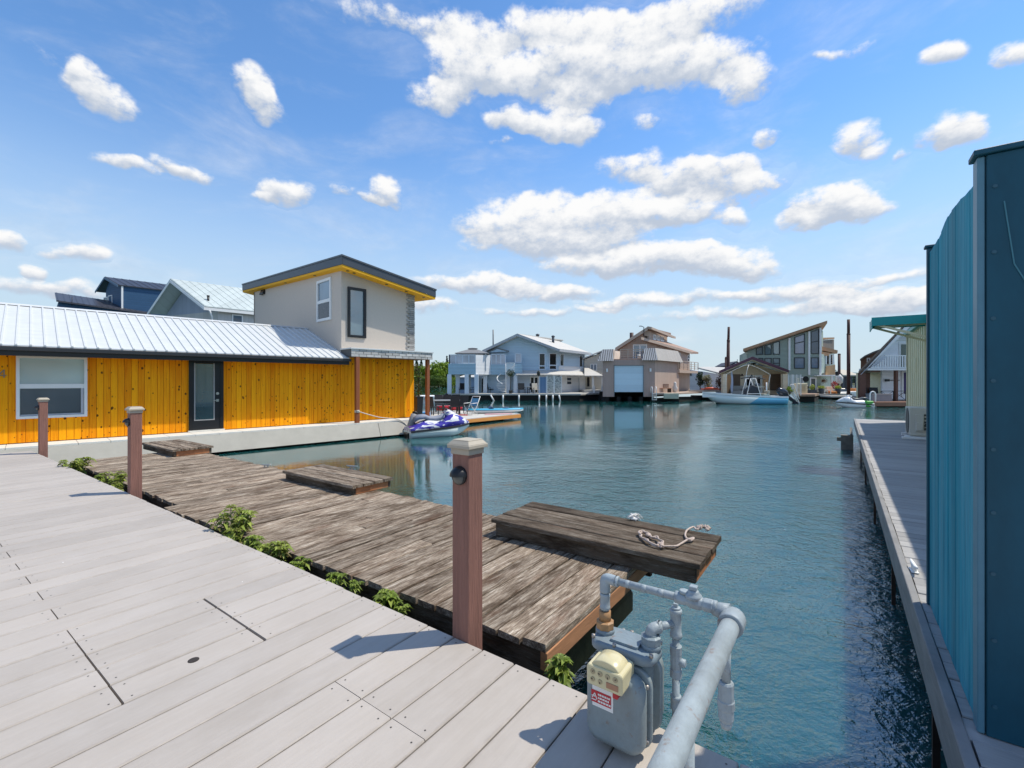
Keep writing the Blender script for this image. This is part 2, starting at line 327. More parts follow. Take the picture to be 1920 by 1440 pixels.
def mk_old(name, long_y=True, dark=1.0, pale=1.0):
    m, nt, b = nm(name); t = NT(nt)
    of = t.n('ShaderNodeCombineXYZ'); r = t.isl(); t.l(t.math('MULTIPLY', r, 37), of.inputs[0]); t.l(t.math('MULTIPLY', r, 91), of.inputs[1])
    av = t.n('ShaderNodeVectorMath', operation='ADD'); t.l(t.tc, av.inputs[0]); t.l(of.outputs[0], av.inputs[1])
    s1 = (60, 4.5, 60) if long_y else (4.5, 60, 60); s2 = (230, 16, 230) if long_y else (16, 230, 230); s3 = (11, 2.6, 11) if long_y else (2.6, 11, 11)
    a = t.noise(t.map(s1, av.outputs[0]), 1, 8, .72, .4); g = t.noise(t.map(s2, av.outputs[0]), 1, 6, .7, .3); p = t.noise(t.map(s3, av.outputs[0]), 1, 7, .7)
    base = t.ramp(t.math('ADD', t.math('MULTIPLY', a, .6), t.math('MULTIPLY', g, .4)), [(.30, (.055*dark, .036*dark, .024*dark)), (.42, (.17*dark, .125*dark, .09*dark)), (.52, (.35*pale, .275*pale, .205*pale)), (.62, (.65*pale, .57*pale, .465*pale))])
    dk = t.ramp(p, [(.38, (.40, .36, .33)), (.54, (1, 1, 1))]); c = t.mix(1.0, base, dk, 'MULTIPLY')
    rb = t.noise(t.map(s3, av.outputs[0], loc=(4, 9, 2)), .6, 4); rm = t.ramp(rb, [(.58, (0,0,0)), (.7, (1,1,1))])
    c = t.mix(t.math('MULTIPLY', rm, .35), c, (.20, .10, .06))
    fi = t.math('MULTIPLY_ADD', r, .5, .75); v = t.n('ShaderNodeVectorMath', operation='SCALE'); t.l(c, v.inputs[0]); t.l(fi, v.inputs['Scale'])
    t.l(v.outputs[0], b.inputs['Base Color']); b.inputs['Roughness'].default_value = .9; b.inputs['Specular IOR Level'].default_value = .15
    t.bump(t.math('ADD', a, g), .9, b, .012); return m
def mk_cedar(name, c1, c2, knots=True, hor=False):
    m, nt, b = nm(name); t = NT(nt); r = t.isl()
    of = t.n('ShaderNodeCombineXYZ'); t.l(t.math('MULTIPLY', r, 71), of.inputs[0]); t.l(t.math('MULTIPLY', r, 33), of.inputs[2])
    av = t.n('ShaderNodeVectorMath', operation='ADD'); t.l(t.tc, av.inputs[0]); t.l(of.outputs[0], av.inputs[1])
    sc = (1.2, 40, 40) if hor else (34, 34, 1.3)
    a = t.noise(t.map(sc, av.outputs[0]), 1, 5, .6, .8)
    f = t.math('ADD', t.math('MULTIPLY', a, .95), t.math('MULTIPLY_ADD', r, .36, -.13))
    c = t.ramp(f, [(.22, c1), (.72, c2)])
    if knots:
        vo = t.n('ShaderNodeTexVoronoi'); vo.inputs['Scale'].default_value = 1; t.l(t.map((10.5, 10.5, 7.5), av.outputs[0]), vo.inputs['Vector'])
        sx = t.n('ShaderNodeSeparateColor'); t.l(vo.outputs['Color'], sx.inputs[0])
        th = t.math('MULTIPLY_ADD', sx.outputs[0], .40, -.13)
        k = t.n('ShaderNodeMapRange', interpolation_type='SMOOTHSTEP'); t.l(t.math('SUBTRACT', vo.outputs['Distance'], th), k.inputs[0]); k.inputs[1].default_value = .03; k.inputs[2].default_value = -.03
        halo = t.n('ShaderNodeMapRange', interpolation_type='SMOOTHSTEP'); t.l(t.math('SUBTRACT', vo.outputs['Distance'], th), halo.inputs[0]); halo.inputs[1].default_value = .12; halo.inputs[2].default_value = -.02
        c = t.mix(t.math('MULTIPLY', halo.outputs[0], .4), c, (.34, .12, .01)); c = t.mix(t.math('MULTIPLY', k.outputs[0], .9), c, (.05, .02, .006))
    t.l(c, b.inputs['Base Color']); b.inputs['Roughness'].default_value = .65; b.inputs['Specular IOR Level'].default_value = .12
    return m
def mk_glass(name, base, ior=1.5, rough=.02, wav=.0):
    m, nt, b = nm(name); t = NT(nt); b.inputs['Base Color'].default_value = (*base, 1); b.inputs['Roughness'].default_value = rough; b.inputs['IOR'].default_value = ior
    n = t.noise(t.map((1,1,1)), 1.1, 2); t.bump(n, .05+wav, b, .02)
    c = t.n('ShaderNodeVectorMath', operation='SCALE'); c.inputs[0].default_value = base; t.l(t.math('MULTIPLY_ADD', t.noise(t.map((1,1,1)), .8, 2), 1.0, .5), c.inputs['Scale']); t.l(c.outputs[0], b.inputs['Base Color'])
    return m
def mk_water():
    m, nt, b = nm('river_water'); t = NT(nt)
    geo = t.n('ShaderNodeNewGeometry').outputs['Position']
    n1 = t.noise(t.map((1.0, 1.25, 1), geo, rot=(0, 0, R(25))), 2.3, 5, .58, .5); n2 = t.noise(t.map((1.3, 1, 1), geo), 7.5, 4, .55, .4); n3 = t.noise(t.map((1, 1.3, 1), geo, rot=(0, 0, R(-18))), .55, 3, .5); n4 = t.noise(t.map((1, 1.5, 1), geo, rot=(0, 0, R(10))), 19, 3, .6, .6)
    calm = t.ramp(t.noise(t.map((1, 1, 1), geo, loc=(13, 4, 0)), .12, 4, .6), [(.38, (.22,.22,.22)), (.60, (1.15,1.15,1.15))])
    px = t.sep(geo)
    # the pocket between the house and the dock lies out of the wind
    sh = t.n('ShaderNodeMapRange', interpolation_type='SMOOTHSTEP'); t.l(t.math('MULTIPLY_ADD', px[1], -.62, t.math('MULTIPLY', px[0], 1.0)), sh.inputs[0])
    sh.inputs[1].default_value = -9.0; sh.inputs[2].default_value = -2.5; sh.inputs[3].default_value = .09; sh.inputs[4].default_value = 1.0
    h = t.math('ADD', t.math('MULTIPLY', n1, .085), t.math('ADD', t.math('MULTIPLY_ADD', n4, .014, t.math('MULTIPLY', n2, .040)), t.math('MULTIPLY', n3, .075)))
    h = t.math('MULTIPLY', h, t.math('MULTIPLY', calm, sh.outputs[0]))
    t.bump(h, 1.0, b, WATER_BUMP)
    t.l(t.mix(t.noise(t.map((1,1,1), geo), .12, 3), (.010, .086, .098), (.016, .092, .080)), b.inputs['Base Color'])
    b.inputs['Roughness'].default_value = .03; b.inputs['IOR'].default_value = 1.75; b.inputs['Specular IOR Level'].default_value = .95
    b.inputs['Subsurface Weight'].default_value = 1; b.inputs['Subsurface Radius'].default_value = (.5, 1, 1); b.inputs['Subsurface Scale'].default_value = .9
    return m
WATER_BUMP = .55
def mk_splash(name, c1, c2, thr=.52, sc=(2.2, 5, 7), loc=(0,0,0)):
    m, nt, b = nm(name); t = NT(nt); n = t.noise(t.map(sc, loc=loc), 1, 2, .5, 1.0)
    t.l(t.ramp(n, [(thr-.01, c1), (thr+.01, c2)]), b.inputs['Base Color']); b.inputs['Roughness'].default_value = .25; b.inputs['Coat Weight'].default_value = .4; return m
def mk_leaf(name, c1, c2, c3):
    m, nt, b = nm(name); t = NT(nt)
    t.l(t.ramp(t.isl(), [(0, c1), (.55, c2), (1, c3)]), b.inputs['Base Color']); b.inputs['Roughness'].default_value = .45; b.inputs['Specular IOR Level'].default_value = .3
    b.inputs['Subsurface Weight'].default_value = 0
    tr = t.n('ShaderNodeBsdfTranslucent'); t.l(t.ramp(t.isl(), [(0, c2), (1, c3)]), tr.inputs[0])
    mxs = t.n('ShaderNodeMixShader'); mxs.inputs[0].default_value = .3; out = nt.nodes['Material Output']
    t.l(b.outputs[0], mxs.inputs[1]); t.l(tr.outputs[0], mxs.inputs[2]); t.l(mxs.outputs[0], out.inputs[0]); return m
DECK = mk_deck(); OLD = mk_old('weathered_planks'); OLDX = mk_old('weathered_planks_dark', False, .6, .45); OLDB = mk_old('stained_beam', False, .7, .3)
OLDG = mk_old('grey_step_planks', False, .85, .8)
CEDAR = mk_cedar('knotty_cedar', (.72, .20, .002), (1.0, .41, .006)); SOFF = mk_cedar('cedar_soffit', (.78, .36, .02), (.90, .46, .035), False, True)
PORCHW = M('red_stained_post', (.28, .085, .03), .5, .2, 4, (6,6,1))
RIM = M('cedar_rim', (.42, .17, .07), .7, .3, 5, (3,3,8)); RIMD = M('dark_rim', (.05, .032, .022), .8, .5, 5, bump=.5)
DARK = M('underside_dark', (.012, .012, .011), .9, .3); BLACK = M('black_paint', (.014, .014, .015), .35, .1); SCREW = M('screw_steel', (.05, .045, .04), .5, .1)
POSTM = M('brown_post_sleeve', (.27, .13, .098), .75, .26, 1, (44, 44, 2.2), bump=.9); CAPM = M('beige_cap', (.42, .37, .29), .6, .08, 20)
PIPE = M('grey_pipe_paint', (.31, .36, .385), .5, .2, 14, bump=.25, rust=.55); METER = M('grey_meter_paint', (.235, .285, .30), .5, .2, 11, bump=.2, rust=.5); METD = M('blue_grey_meter_plate', (.20, .255, .29), .45, .2, 14, bump=.2, rust=.5)
RUST = M('rusty_brass', (.36, .20, .09), .55, .5, 30); INDEX = M('yellowed_plastic', (.62, .55, .33), .25, .06, 12, coat=.4)
WHITE = M('white_paint', (.78, .78, .76), .5, .06); WHITEM = M('white_metal', (.60, .61, .60), .4, .10, 2, (1, 1, 6)); CREAM = M('cream_paint', (.72, .66, .44), .55, .1)
RED = M('red_plastic', (.5, .03, .04), .4, .1); ORANGE = M('orange_wood', (.70, .25, .06), .55, .15, 6)
CONC = M('pale_concrete', (.44, .41, .35), .85, .14, 1.6, bump=.15); LEDGE = M('ledge_slab', (.66, .64, .58), .8, .1, 5)
STUCCO = M('warm_grey_stucco', (.58, .505, .43), .9, .05, 12, bump=.12); SLATE = M('charcoal_metal', (.055, .065, .08), .4, .15, 2); BRICK = M('pale_brick', (.50, .48, .45), .85, .2, 9, isl=.22, bump=.3); MORTAR = M('dark_mortar', (.10, .10, .10), .9, .2)
GL = mk_glass('window_glass', (.045, .06, .065)); GLB = mk_glass('blinds_glass', (.36, .46, .43), 1.7); GLM = mk_glass('reflective_glass', (.05, .09, .10), 2.6); GLD = mk_glass('dark_glass', (.012, .014, .016)); GLBLUE = mk_glass('sky_glass', (.16, .22, .28), 2.0)
STONE = M('grey_stone', (.3, .3, .28), .9, .3)
# ------------------------------------------------------------------ water and far ground
wm_ = MB(); wm_.add([(-3000,-400,WATER),(3000,-400,WATER),(3000,5200,WATER),(-3000,5200,WATER)], [(0,1,2,3)])
w_o = wm_.build('water', mk_water(), loc=(0,0,WATER)); w_o['kind'] = 'structure'; w_o['label'] = 'teal rippled river water between the floating homes'
# far bank: a long low strip of ground, and a hill beyond the gap on the right
bk = MB()
ring = [(-900, 170, 0), (-60, 176, 0), (60, 230, 0), (700, 330, 0), (1500, 330, 0), (1500, 420, 0), (-900, 420, 0)]
bk.add([Vector((x, y, WATER-.5 if i < 5 else .2)) for i, (x, y, z) in enumerate(ring)]+[Vector((x, y+6, .15)) for (x, y, z) in ring[:5]],
       [(0,1,8,7),(1,2,9,8),(2,3,10,9),(3,4,11,10),(7,8,9,10,11,5,6)])
o = bk.build('riverbank', M('bank_earth', (.035, .045, .015), .95, .5, .3)); o['kind'] = 'structure'; o['label'] = 'low green far river bank'
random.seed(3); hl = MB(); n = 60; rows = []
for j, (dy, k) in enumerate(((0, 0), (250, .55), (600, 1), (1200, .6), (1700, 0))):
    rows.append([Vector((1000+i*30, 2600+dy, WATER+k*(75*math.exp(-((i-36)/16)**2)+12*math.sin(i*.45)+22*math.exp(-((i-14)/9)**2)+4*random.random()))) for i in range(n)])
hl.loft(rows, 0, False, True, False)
o = hl.build('hill', M('hazed_forest', (.10, .17, .20), .95, .3, .01)); o['kind'] = 'structure'; o['label'] = 'low wooded hill on the horizon, coloured blue for haze'  # bluish base colour stands in for the haze of distance

# ------------------------------------------------------------------ near walkway (frame N: x = along the edge to the right, y = out over the water)
NR = R(-35.72); NX = Vector((math.cos(NR), math.sin(NR), 0)); NY = Vector((-NX.y, NX.x, 0))
def N(a, b, z=0.0): return NX*a+NY*b+Vector((0, 0, z))
random.seed(11)
bd = MB(); A0, PW, GAP, EDGE = -.996, .181, .0055, 1.655
def screw(m, x, y, z):
    m.add([(x+.004*math.cos(k*1.047), y+.004*math.sin(k*1.047), z+.0006) for k in range(6)], [tuple(range(6))], 1)
def board(m, a0, a1, b0, b1, z=0.0, th=.024):
    e = .004; s0 = a0+GAP/2; s1 = a1-GAP/2; dz = random.uniform(-.0009, .0009)
    prof = [(s0, z-th), (s1, z-th), (s1, z-e), (s1-e, z+dz), (s0+e, z+dz), (s0, z-e)]
    m.loft([[Vector((x, b, zz)) for x, zz in prof] for b in (b0, b1)])
    cx = (a0+a1)/2
    for bb in (b0+.03, b1-.03):
        for s in (-.055, .055): screw(m, cx+s+random.uniform(-.006, .006), bb+random.uniform(-.006, .006), z+dz)
HB = MB()
for k in range(-8, 60):
    a1 = A0-PW*k; a0 = a1-PW
    if a1 < -11.75: break
    e = EDGE+random.uniform(-.004, .004); br = []
    if 7 <= k <= 10:
        board(bd, a0, a1, 1.111, e); board(bd, a0, a1, -1.6, .562-random.uniform(0,.003)); br = [(-4.0, -1.604)]
        board(HB, a0, a1, .568, 1.101-random.uniform(0, .004))
    elif k in (1, 2, 3): br = [(1.1225, e), (-1.3, 1.1195), (-4, -1.303)]
    elif k >= 11 and k % 2 == 1: br = [(.5675, e), (-2.1, .5625), (-4, -2.103)]
    else:
        q = random.choice((-.7, -1.9, -2.6)); br = [(q+.002, e), (-4, q-.002)]
    for (b0, b1) in br: board(bd, a0, a1, b0, b1)
rootN = bpy.data.objects.new('walkway', None); COL.objects.link(rootN); rootN.matrix_basis = Matrix.Rotation(NR, 4, 'Z'); rootN['kind'] = 'structure'; rootN['label'] = 'pale grey composite board walkway in the foreground'
bd.build('deck_boards', [DECK, SCREW], rootN)
fr = MB(); fr.box(-11.7, .6, EDGE-.055, EDGE-.012, -.2, -.026); fr.box(-11.7, -11.66, -4, EDGE-.06, -.2, -.026); fr.box(-11.6, .6, -4, EDGE-.06, -.22, -.2)
for k in range(8): fr.box(-11.6, .6, -3.6+k*.6, -3.55+k*.6, -.19, -.027)
fr.build('joist_frame', RIMD, rootN)
fl = MB()
for k in range(7): fl.box(-11.3+k*1.7, -10.0+k*1.7, -3.5, 1.35, -1.0, -.23)
fl.build('float_billets', DARK, rootN)
h = T('deck_hatch', 'flush access hatch of four pale boards with a finger hole, set in the walkway', 'hatch', (0,0,0), NR)
HB.build('hatch_boards', [DECK, SCREW], h)
hm = MB(); hm.lathe([(.022, -.004), (.022, .0012), (.019, .0016), (.0005, .0014)], (-2.36, .836, 0), 16); hm.build('finger_hole_disc', M('finger_hole_disc', (.035, .028, .024), .8, .3, 60), h)  # flat dark disc, the shade inside the hole put into colour

# ------------------------------------------------------------------ weathered dock
dk = T('plank_dock', 'low weathered grey brown plank dock beside the walkway, three step boxes on it', 'dock', N(-1.2, 1.9, OLDZ), NR)
def near_edge(a):
    u = -a
    if u < 5.7: return 1.955-(u-1.2)*.041
    return 1.9-.004*(u-5.7)
random.seed(5); pm = MB(); a = -1.195
LB = lambda x, y, z: Vector((x+1.2, y-1.9, z))
while a > -10.25:
    w = .146+random.uniform(-.004, .004); a0 = a-w; ya = near_edge(a)+random.uniform(-.012, .008); yb = 3.57+random.uniform(-.015, .015)
    segs = [(ya, yb)]
    if random.random() < .3: q = random.uniform(2.3, 3.2); segs = [(ya, q-.003), (q+.003, yb)]
    for (p, q) in segs:
        dz = random.uniform(-.004, .003); t = random.uniform(-.004, .004); rings = []; ns = 4
        for i in range(ns+1):
            y = lerp(p, q, i/ns); j = random.uniform(-.0025, .0025)
            rings.append([LB(a0+.004+j, y, -.038), LB(a-.004+j, y, -.038), LB(a-.004+j, y, dz-.004+t), LB(a-.009+j, y, dz+t), LB(a0+.009+j, y, dz-t), LB(a0+.004+j, y, dz-.004-t)])
        pm.loft(rings)
    a = a0-random.uniform(.003, .009)
pm.build('deck_planks', OLD, dk)
m = MB(); m.bar(LB(-1.22, near_edge(-1.2)+.05, -.115), LB(-5.69, near_edge(-5.69)+.05, -.115), .04, .15); m.bar(LB(-5.74, near_edge(-6)+.05, -.115), LB(-10.2, near_edge(-10)+.05, -.115), .04, .15); m.build('near_rim', OLDB, dk, bevel=.004)
MB().box(-.035, .004, .06, 1.64, -.135, -.04).build('end_rim', M('reddish_rim', (.40, .19, .09), .75, .25, 4, (3, 1, 8), bump=.3), dk, bevel=.004)
m = MB(); m.box(-9.0, 0, 1.60, 1.64, -.19, -.04); m.box(-9.03, -8.99, .2, 1.6, -.19, -.04)
for k in range(6): m.box(-9+.1, -.05, .2+k*.26, .25+k*.26, -.18, -.045)
m.build('joists', RIMD, dk)
m = MB(); random.seed(8)
for k in range(5): m.tube([LB(-1.55-k*2, 2.05, -.42), LB(-1.55-k*2, 3.5, -.42)], .22, 10)
m.build('float_logs', M('mossy_log', (.07, .06, .025), .9, .6, 6, bump=.6), dk)
# step boxes
def step_box(name, a0, a1, b0, b1, top, bot, label, group, seams=4, fmat=OLDB, lip=.03, pmat=OLDX):
    r = T(name, label, 'step box', N((a0+a1)/2, (b0+b1)/2, bot), NR, group); L, Wd, H = a1-a0, b1-b0, top-bot
    m = MB(); w = Wd/seams
    for k in range(seams):
        y0 = -Wd/2+k*w+.005; y1 = y0+w-.013; dz = random.uniform(-.003, .003); ex = random.uniform(-.008, .008)
        m.loft([[Vector((x+ex, yy, zz)) for yy, zz in ((y0, H-.036), (y1, H-.036), (y1, H-.005+dz), (y1-.005, H+dz), (y0+.005, H+dz), (y0, H-.005+dz))] for x in (-L/2, -L/4, 0, L/4, L/2)])
    m.build('top_planks', pmat, r)
    f = MB(); x0, x1, y0, y1 = -L/2+lip, L/2-lip, -Wd/2+lip, Wd/2-lip
    f.box(x0, x1, y0, y0+.036, .001, H-.037); f.build('long_side', fmat, r, bevel=.004); f = MB(); f.box(x0, x1, y1-.036, y1, .001, H-.037)
    f.build('long_side', fmat, r, bevel=.004)
    e = MB(); e.box(x1-.036, x1, y0+.037, y1-.037, .001, H-.037); e.build('end_board', RIM, r, bevel=.004); e = MB(); e.box(x0, x0+.036, y0+.037, y1-.037, .001, H-.037); e.build('end_board', RIM, r, bevel=.004)
    return r
random.seed(21)
b1_ = step_box('step_box', -2.44, -.74, 3.08, 3.75, .08, OLDZ+.003, 'largest brown step box nearest the viewer, overhanging the dock end with rope on top', 'step boxes on the old dock', 4)
b2_ = step_box('step_box', -6.1, -4.55, 3.2, 3.8, .05, OLDZ+.003, 'grey brown step box with a cleat, in front of the orange reflection', 'step boxes on the old dock', 4, pmat=OLDG)
b3_ = step_box('step_box', -11.05, -9.42, 3.02, 3.67, .06, OLDZ+.003, 'farthest dark grey step box at the dock end near the black door', 'step boxes on the old dock', 5, pmat=OLDG)
def cleat(name, loc, rot, label, s=1.0, mat=None):
    r = T(name, label, 'cleat', loc, rot); m = MB()
    m.tube([(-.09*s, 0, .05*s), (-.05*s, 0, .042*s), (.05*s, 0, .042*s), (.09*s, 0, .05*s)], [.006*s, .012*s, .012*s, .006*s], 8)
    m.tube([(-.028*s, 0, 0), (-.022*s, 0, .042*s)], .011*s, 8); m.tube([(.028*s, 0, 0), (.022*s, 0, .042*s)], .011*s, 8); m.build('horns', mat or M('galvanised', (.35, .35, .34), .4, .2, 20, metal=.6), r)
    MB().box(-.05*s, .05*s, -.02*s, .02*s, 0, .006*s).build('base', mat or M('galvanised', (.35, .35, .34)), r, bevel=.002)
    return r
p = G(660, 880, .05); cleat('dock_cleat', p, NR+.3, 'small metal cleat on the middle step box')
p = G(499, 876, OLDZ); cleat('dock_cleat', p+Vector((0,0,.003)), NR+.9, 'pale metal cleat flat on the water edge of the old dock', .8)
# frayed white rope end and the used line on the big box
random.seed(31); m = MB(); c = G(1191, 975, .083)
for k in range(46):
    a = random.uniform(0, 6.28); r = random.uniform(.015, .075); q = c+Vector((r*math.cos(a)*1.1, r*math.sin(a)*.8, random.uniform(.002, .035)))
    m.tube([c+Vector((random.uniform(-.03,.03), random.uniform(-.02,.02), .012)), lerp(c, q, .5)+Vector((0, 0, random.uniform(.012,.045))), q], [.004, .0035, .0015], 4)
m.ball(c+Vector((0,0,.012)), .04, .03, .014, 8, 5, 0, .25)
tag(m.build('rope_end', M('white_fibre', (.82, .80, .77), .9, .1, 30)), 'frayed clump of white rope fibre on the large step box', 'rope end')
rp = [(1325,993),(1318,989),(1306,994),(1300,988),(1288,997),(1285,1006),(1294,1015),(1301,1011),(1290,1014),(1277,1020),(1268,1025),(1250,1026),(1238,1025),(1226,1023),(1214,1017),(1205,1010),(1199,1004),(1204,1000),(1212,1002),(1222,1009),(1232,1012),(1240,1018),(1244,1025),(1238,1028)]
def smooth(pts, k=4):
    out = []
    for i in range(len(pts)-1):
        p0, p1, p2, p3 = pts[max(i-1,0)], pts[i], pts[i+1], pts[min(i+2, len(pts)-1)]
        for j in range(k):
            t = j/k; out.append(.5*((2*p1)+(p2-p0)*t+(2*p0-5*p1+4*p2-p3)*t*t+(3*p1-p0-3*p2+p3)*t**3))
    return out+[pts[-1]]
pts = [G(x, y, .092)+Vector((0, 0, random.uniform(-.002, .012))) for x, y in rp]; sp_ = smooth(pts, 5)
m = MB(); m.tube(sp_, .0075, 6)
off = [p+Vector((.010*math.sin(i*.9), .012*math.cos(i*.8), .009)) for i, p in enumerate(sp_[::-1][:56])]; m.tube(off, .0065, 6)
for (x, y) in ((1239, 1020), (1293, 1012), (1217, 1004), (1311, 990), (1326, 992)):
    c = G(x, y, .1)
    for k in range(3): m.ball(c+Vector((random.uniform(-.012,.012), random.uniform(-.012,.012), random.uniform(-.003,.006))), .017, .015, .012, 7, 5, 0, .15)
c = G(1320, 990, .1)
for k in range(7):
    an = k*.9; m.tube(smooth([c, c+Vector((.03*math.cos(an), .02*math.sin(an), .02)), c+Vector((.055*math.cos(an+.5), .035*math.sin(an+.5), .0))], 3), .005, 5)
tag(m.build('mooring_line', M('dirty_rope', (.52, .42, .36), .9, .4, 60, bump=.5)), 'dirty knotted mooring line lying on the large step box', 'rope')

# ------------------------------------------------------------------ lamp posts on the walkway edge
def light_post():
    r = T('light_post', 'x', 'light post')
    m = MB(); m.box(-.053, .053, -.053, .053, -.2, .915); m.build('shaft', POSTM, r, bevel=.006, seg=2)
    m = MB()
    m.box(-.058, .058, -.058, .058, .895, .925)
    for (h0, h1, w0, w1) in ((.925, .943, .072, .072), (.943, .962, .070, .054), (.962, .966, .054, .052)):
        m.loft([[Vector((sx*w, sy*w, hh)) for sx, sy in ((-1,-1),(1,-1),(1,1),(-1,1))] for w, hh in ((w0, h0), (w1, h1))])
    m.build('post_cap', CAPM, r, bevel=.003)
    lm = MB(); rings = []                                   # half dome downlight hood on the face towards the walkway
    for i in range(7):
        t = i/6*math.pi/2; rr = .046*math.cos(t); d = .056*math.sin(t)
        rings.append([Vector((rr*math.cos(q), -.054-d, .795+rr*math.sin(q)*1.0+.0)) for q in [math.pi*k/10 for k in range(11)]])
    outer = rings; lm.loft(outer, 0, False, True, False); lm.add([v+Vector((0, 0, -.001)) for v in outer[0]], [tuple(range(11))])
    lm.lathe([(.045, 0), (.045, .012), (.043, .014)], (0, -.0675, .795), 18, 0, 'y')
    o = lm.build('lamp_hood', BLACK, r)
    MB().ball((0, -.059, .785), .036, .03, .034, 12, 8).build('lamp_lens', mk_glass('lamp_lens', (.12, .12, .11), 1.5, .15), o)
    return r
lp = light_post()
for i, (u, lab) in enumerate(((1.5, 'nearest and largest brown light post, beige cap, in front of the open water'), (6.45, 'middle brown light post standing left of the farthest step box'), (11.25, 'farthest brown light post, in front of the wide white framed window'))):
    place(lp, N(-u, EDGE+.055, 0), NR, lab, i == 0, 'brown light posts along the walkway edge')

# ------------------------------------------------------------------ weeds in the gap
LEAF = mk_leaf('weed_leaf', (.16, .13, .05), (.20, .27, .04), (.42, .48, .11)); LEAF2 = mk_leaf('sprout_leaf', (.12, .15, .03), (.20, .29, .04), (.36, .42, .09)); STEM = M('weed_stem', (.09, .10, .03), .7, .3)
def weed(px, py, z, h, spread, nst, label, seed, lw=1.0):
    random.seed(seed); base = G(px, py, z); r = T('dock_weed', label, 'plant', base, 0, 'weeds in the gap beside the old dock')
    st, lf = MB(), MB()
    for k in range(nst):
        a = random.uniform(0, 6.28); q = random.random()**.6*spread; top = Vector((q*math.cos(a)*1.3*abs(NX.x)+0, 0, 0))
        top = NX*(q*math.cos(a))*1.4+NY*(q*math.sin(a)*.7)+Vector((0, 0, h*random.uniform(.55, 1)*(1-.3*q/max(spread, .01))))
        b0 = (NX*math.cos(a)+NY*math.sin(a)*.5)*q*.35+Vector((0, 0, -.12)); mid = lerp(b0, top, .55)+Vector((0, 0, .03))
        st.tube([b0, mid, top], [.005, .004, .0025], 5)
        for j in range(9):
            t = .3+.7*j/8; pos = lerp(b0, mid, t/.55) if t < .55 else lerp(mid, top, (t-.55)/.45)
            for s in range(random.choice((1, 2, 2, 3))):
                an = j*2.4+s*math.pi+random.uniform(-.4, .4); L = random.uniform(.045, .085)*lw
                lf.leaf(pos, (math.cos(an), math.sin(an), random.uniform(-.2, .55)), L, L*.42, 0, random.uniform(.2, .7))
        for s in range(5):
            an = s*1.26+random.random(); lf.leaf(top, (math.cos(an), math.sin(an), .8), .06*lw, .026*lw, 0, .5)
    st.build('stems', STEM, r); lf.build('leaves', LEAF2 if seed >= 5 else LEAF, r)
weed(143, 884, -.1, .27, .24, 13, 'leafy green weed growing between the two farther light posts', 1, 1.2)
weed(214, 915, -.1, .22, .17, 9, 'small green weed tucked against the left of the middle light post', 2, 1.1)
weed(437, 1012, -.1, .29, .18, 15, 'tallest bushy green weed in the gap, left of the nearest post', 3, 1.1)
weed(518, 1048, -.1, .13, .12, 9, 'drooping green weed right beside the tallest bushy weed', 4, 1)
weed(632, 1094, -.1, .07, .04, 3, 'tiny two leaf sprout in the gap under the dock planks', 5, .9)
weed(716, 1128, -.1, .06, .06, 5, 'small star leaved weed just left of the nearest post', 6, 1)
weed(190, 905, -.1, .12, .10, 6, 'low straggly weed between the two farther light posts, right of the leafy one', 11, .8)
weed(478, 1034, -.1, .12, .08, 6, 'low weed linking the bushy weed and the drooping weed', 12, .8)
weed(566, 1068, -.12, .08, .07, 4, 'small trailing weed right of the drooping weed', 13, .7)
weed(662, 1106, -.12, .07, .05, 4, 'thin low sprout between the tiny sprout and the star leaved weed', 14, .6)
weed(748, 1146, -.14, .06, .05, 4, 'thin weed deep in the gap just left of the nearest post foot', 15, .6)
weed(1052, 1290, -.2, .16, .06, 8, 'bright yellow green weed at the dock corner beside the gas meter', 7, .9)

# ------------------------------------------------------------------ gas meter and pipework
mt = T('gas_meter', 'grey residential gas meter with cream dial box at the walkway edge', 'gas meter', N(-.62, 1.555, 0), NR)
def rrect(w, h, r, n=4, cx=0, cz=0):
    o_ = []
    for (sx, sz, a0) in ((1,-1,-90),(1,1,0),(-1,1,90),(-1,-1,180)):
        for k in range(n+1):
            a = R(a0+90*k/n); o_.append((cx+sx*(w/2-r)+r*math.cos(a), cz+sz*(h/2-r)+r*math.sin(a)))
    return o_
def slab(m, w, h, r, y0, y1, cz, ch=.012, mi=0, cx=0):     # rounded box lying along y, chamfered both ends
    m.loft([[Vector((x, y, z)) for x, z in rrect(w-2*c, h-2*c, max(.004, r-c), 5, cx, cz)] for y, c in ((y0, ch), (y0+ch*.3, ch*.3), (y0+ch, 0), (y1-ch, 0), (y1-ch*.3, ch*.3), (y1, ch))], mi, True, True)
m = MB(); slab(m, .17, .265, .05, -.05, .05, .165, .01); slab(m, .10, .06, .02, -.075, .075, .285, .01); m.build('body', METER, mt)
m = MB(); slab(m, .205, .255, .05, -.125, -.052, .150, .028); slab(m, .222, .272, .055, -.060, -.040, .152, .005); m.build('front_cover', METER, mt)
m = MB(); slab(m, .205, .255, .05, .052, .125, .150, .028); slab(m, .222, .272, .055, .040, .060, .152, .005); m.build('rear_cover', METER, mt)
m = MB()
m.loft([[Vector((x, y, z)) for x, y in rrect(.235*k, .135*k, .045, 5)] for z, k in ((.298, .93), (.304, 1), (.322, 1), (.330, .95), (.333, .9))], 0, True, True)
m.loft([[Vector((x+.005, y+.005, z)) for x, y in rrect(.10, .085, .006, 2)] for z in (.332, .342)], 0, True, False)
for sx in (-1, 1): m.lathe([(.034, .326), (.034, .345), (.028, .35)], (sx*.085, .01, 0), 16)
m.build('top_plate', METD, mt)
BST = M('bolt_steel', (.4, .36, .32), .4, .3, 30, metal=.5)
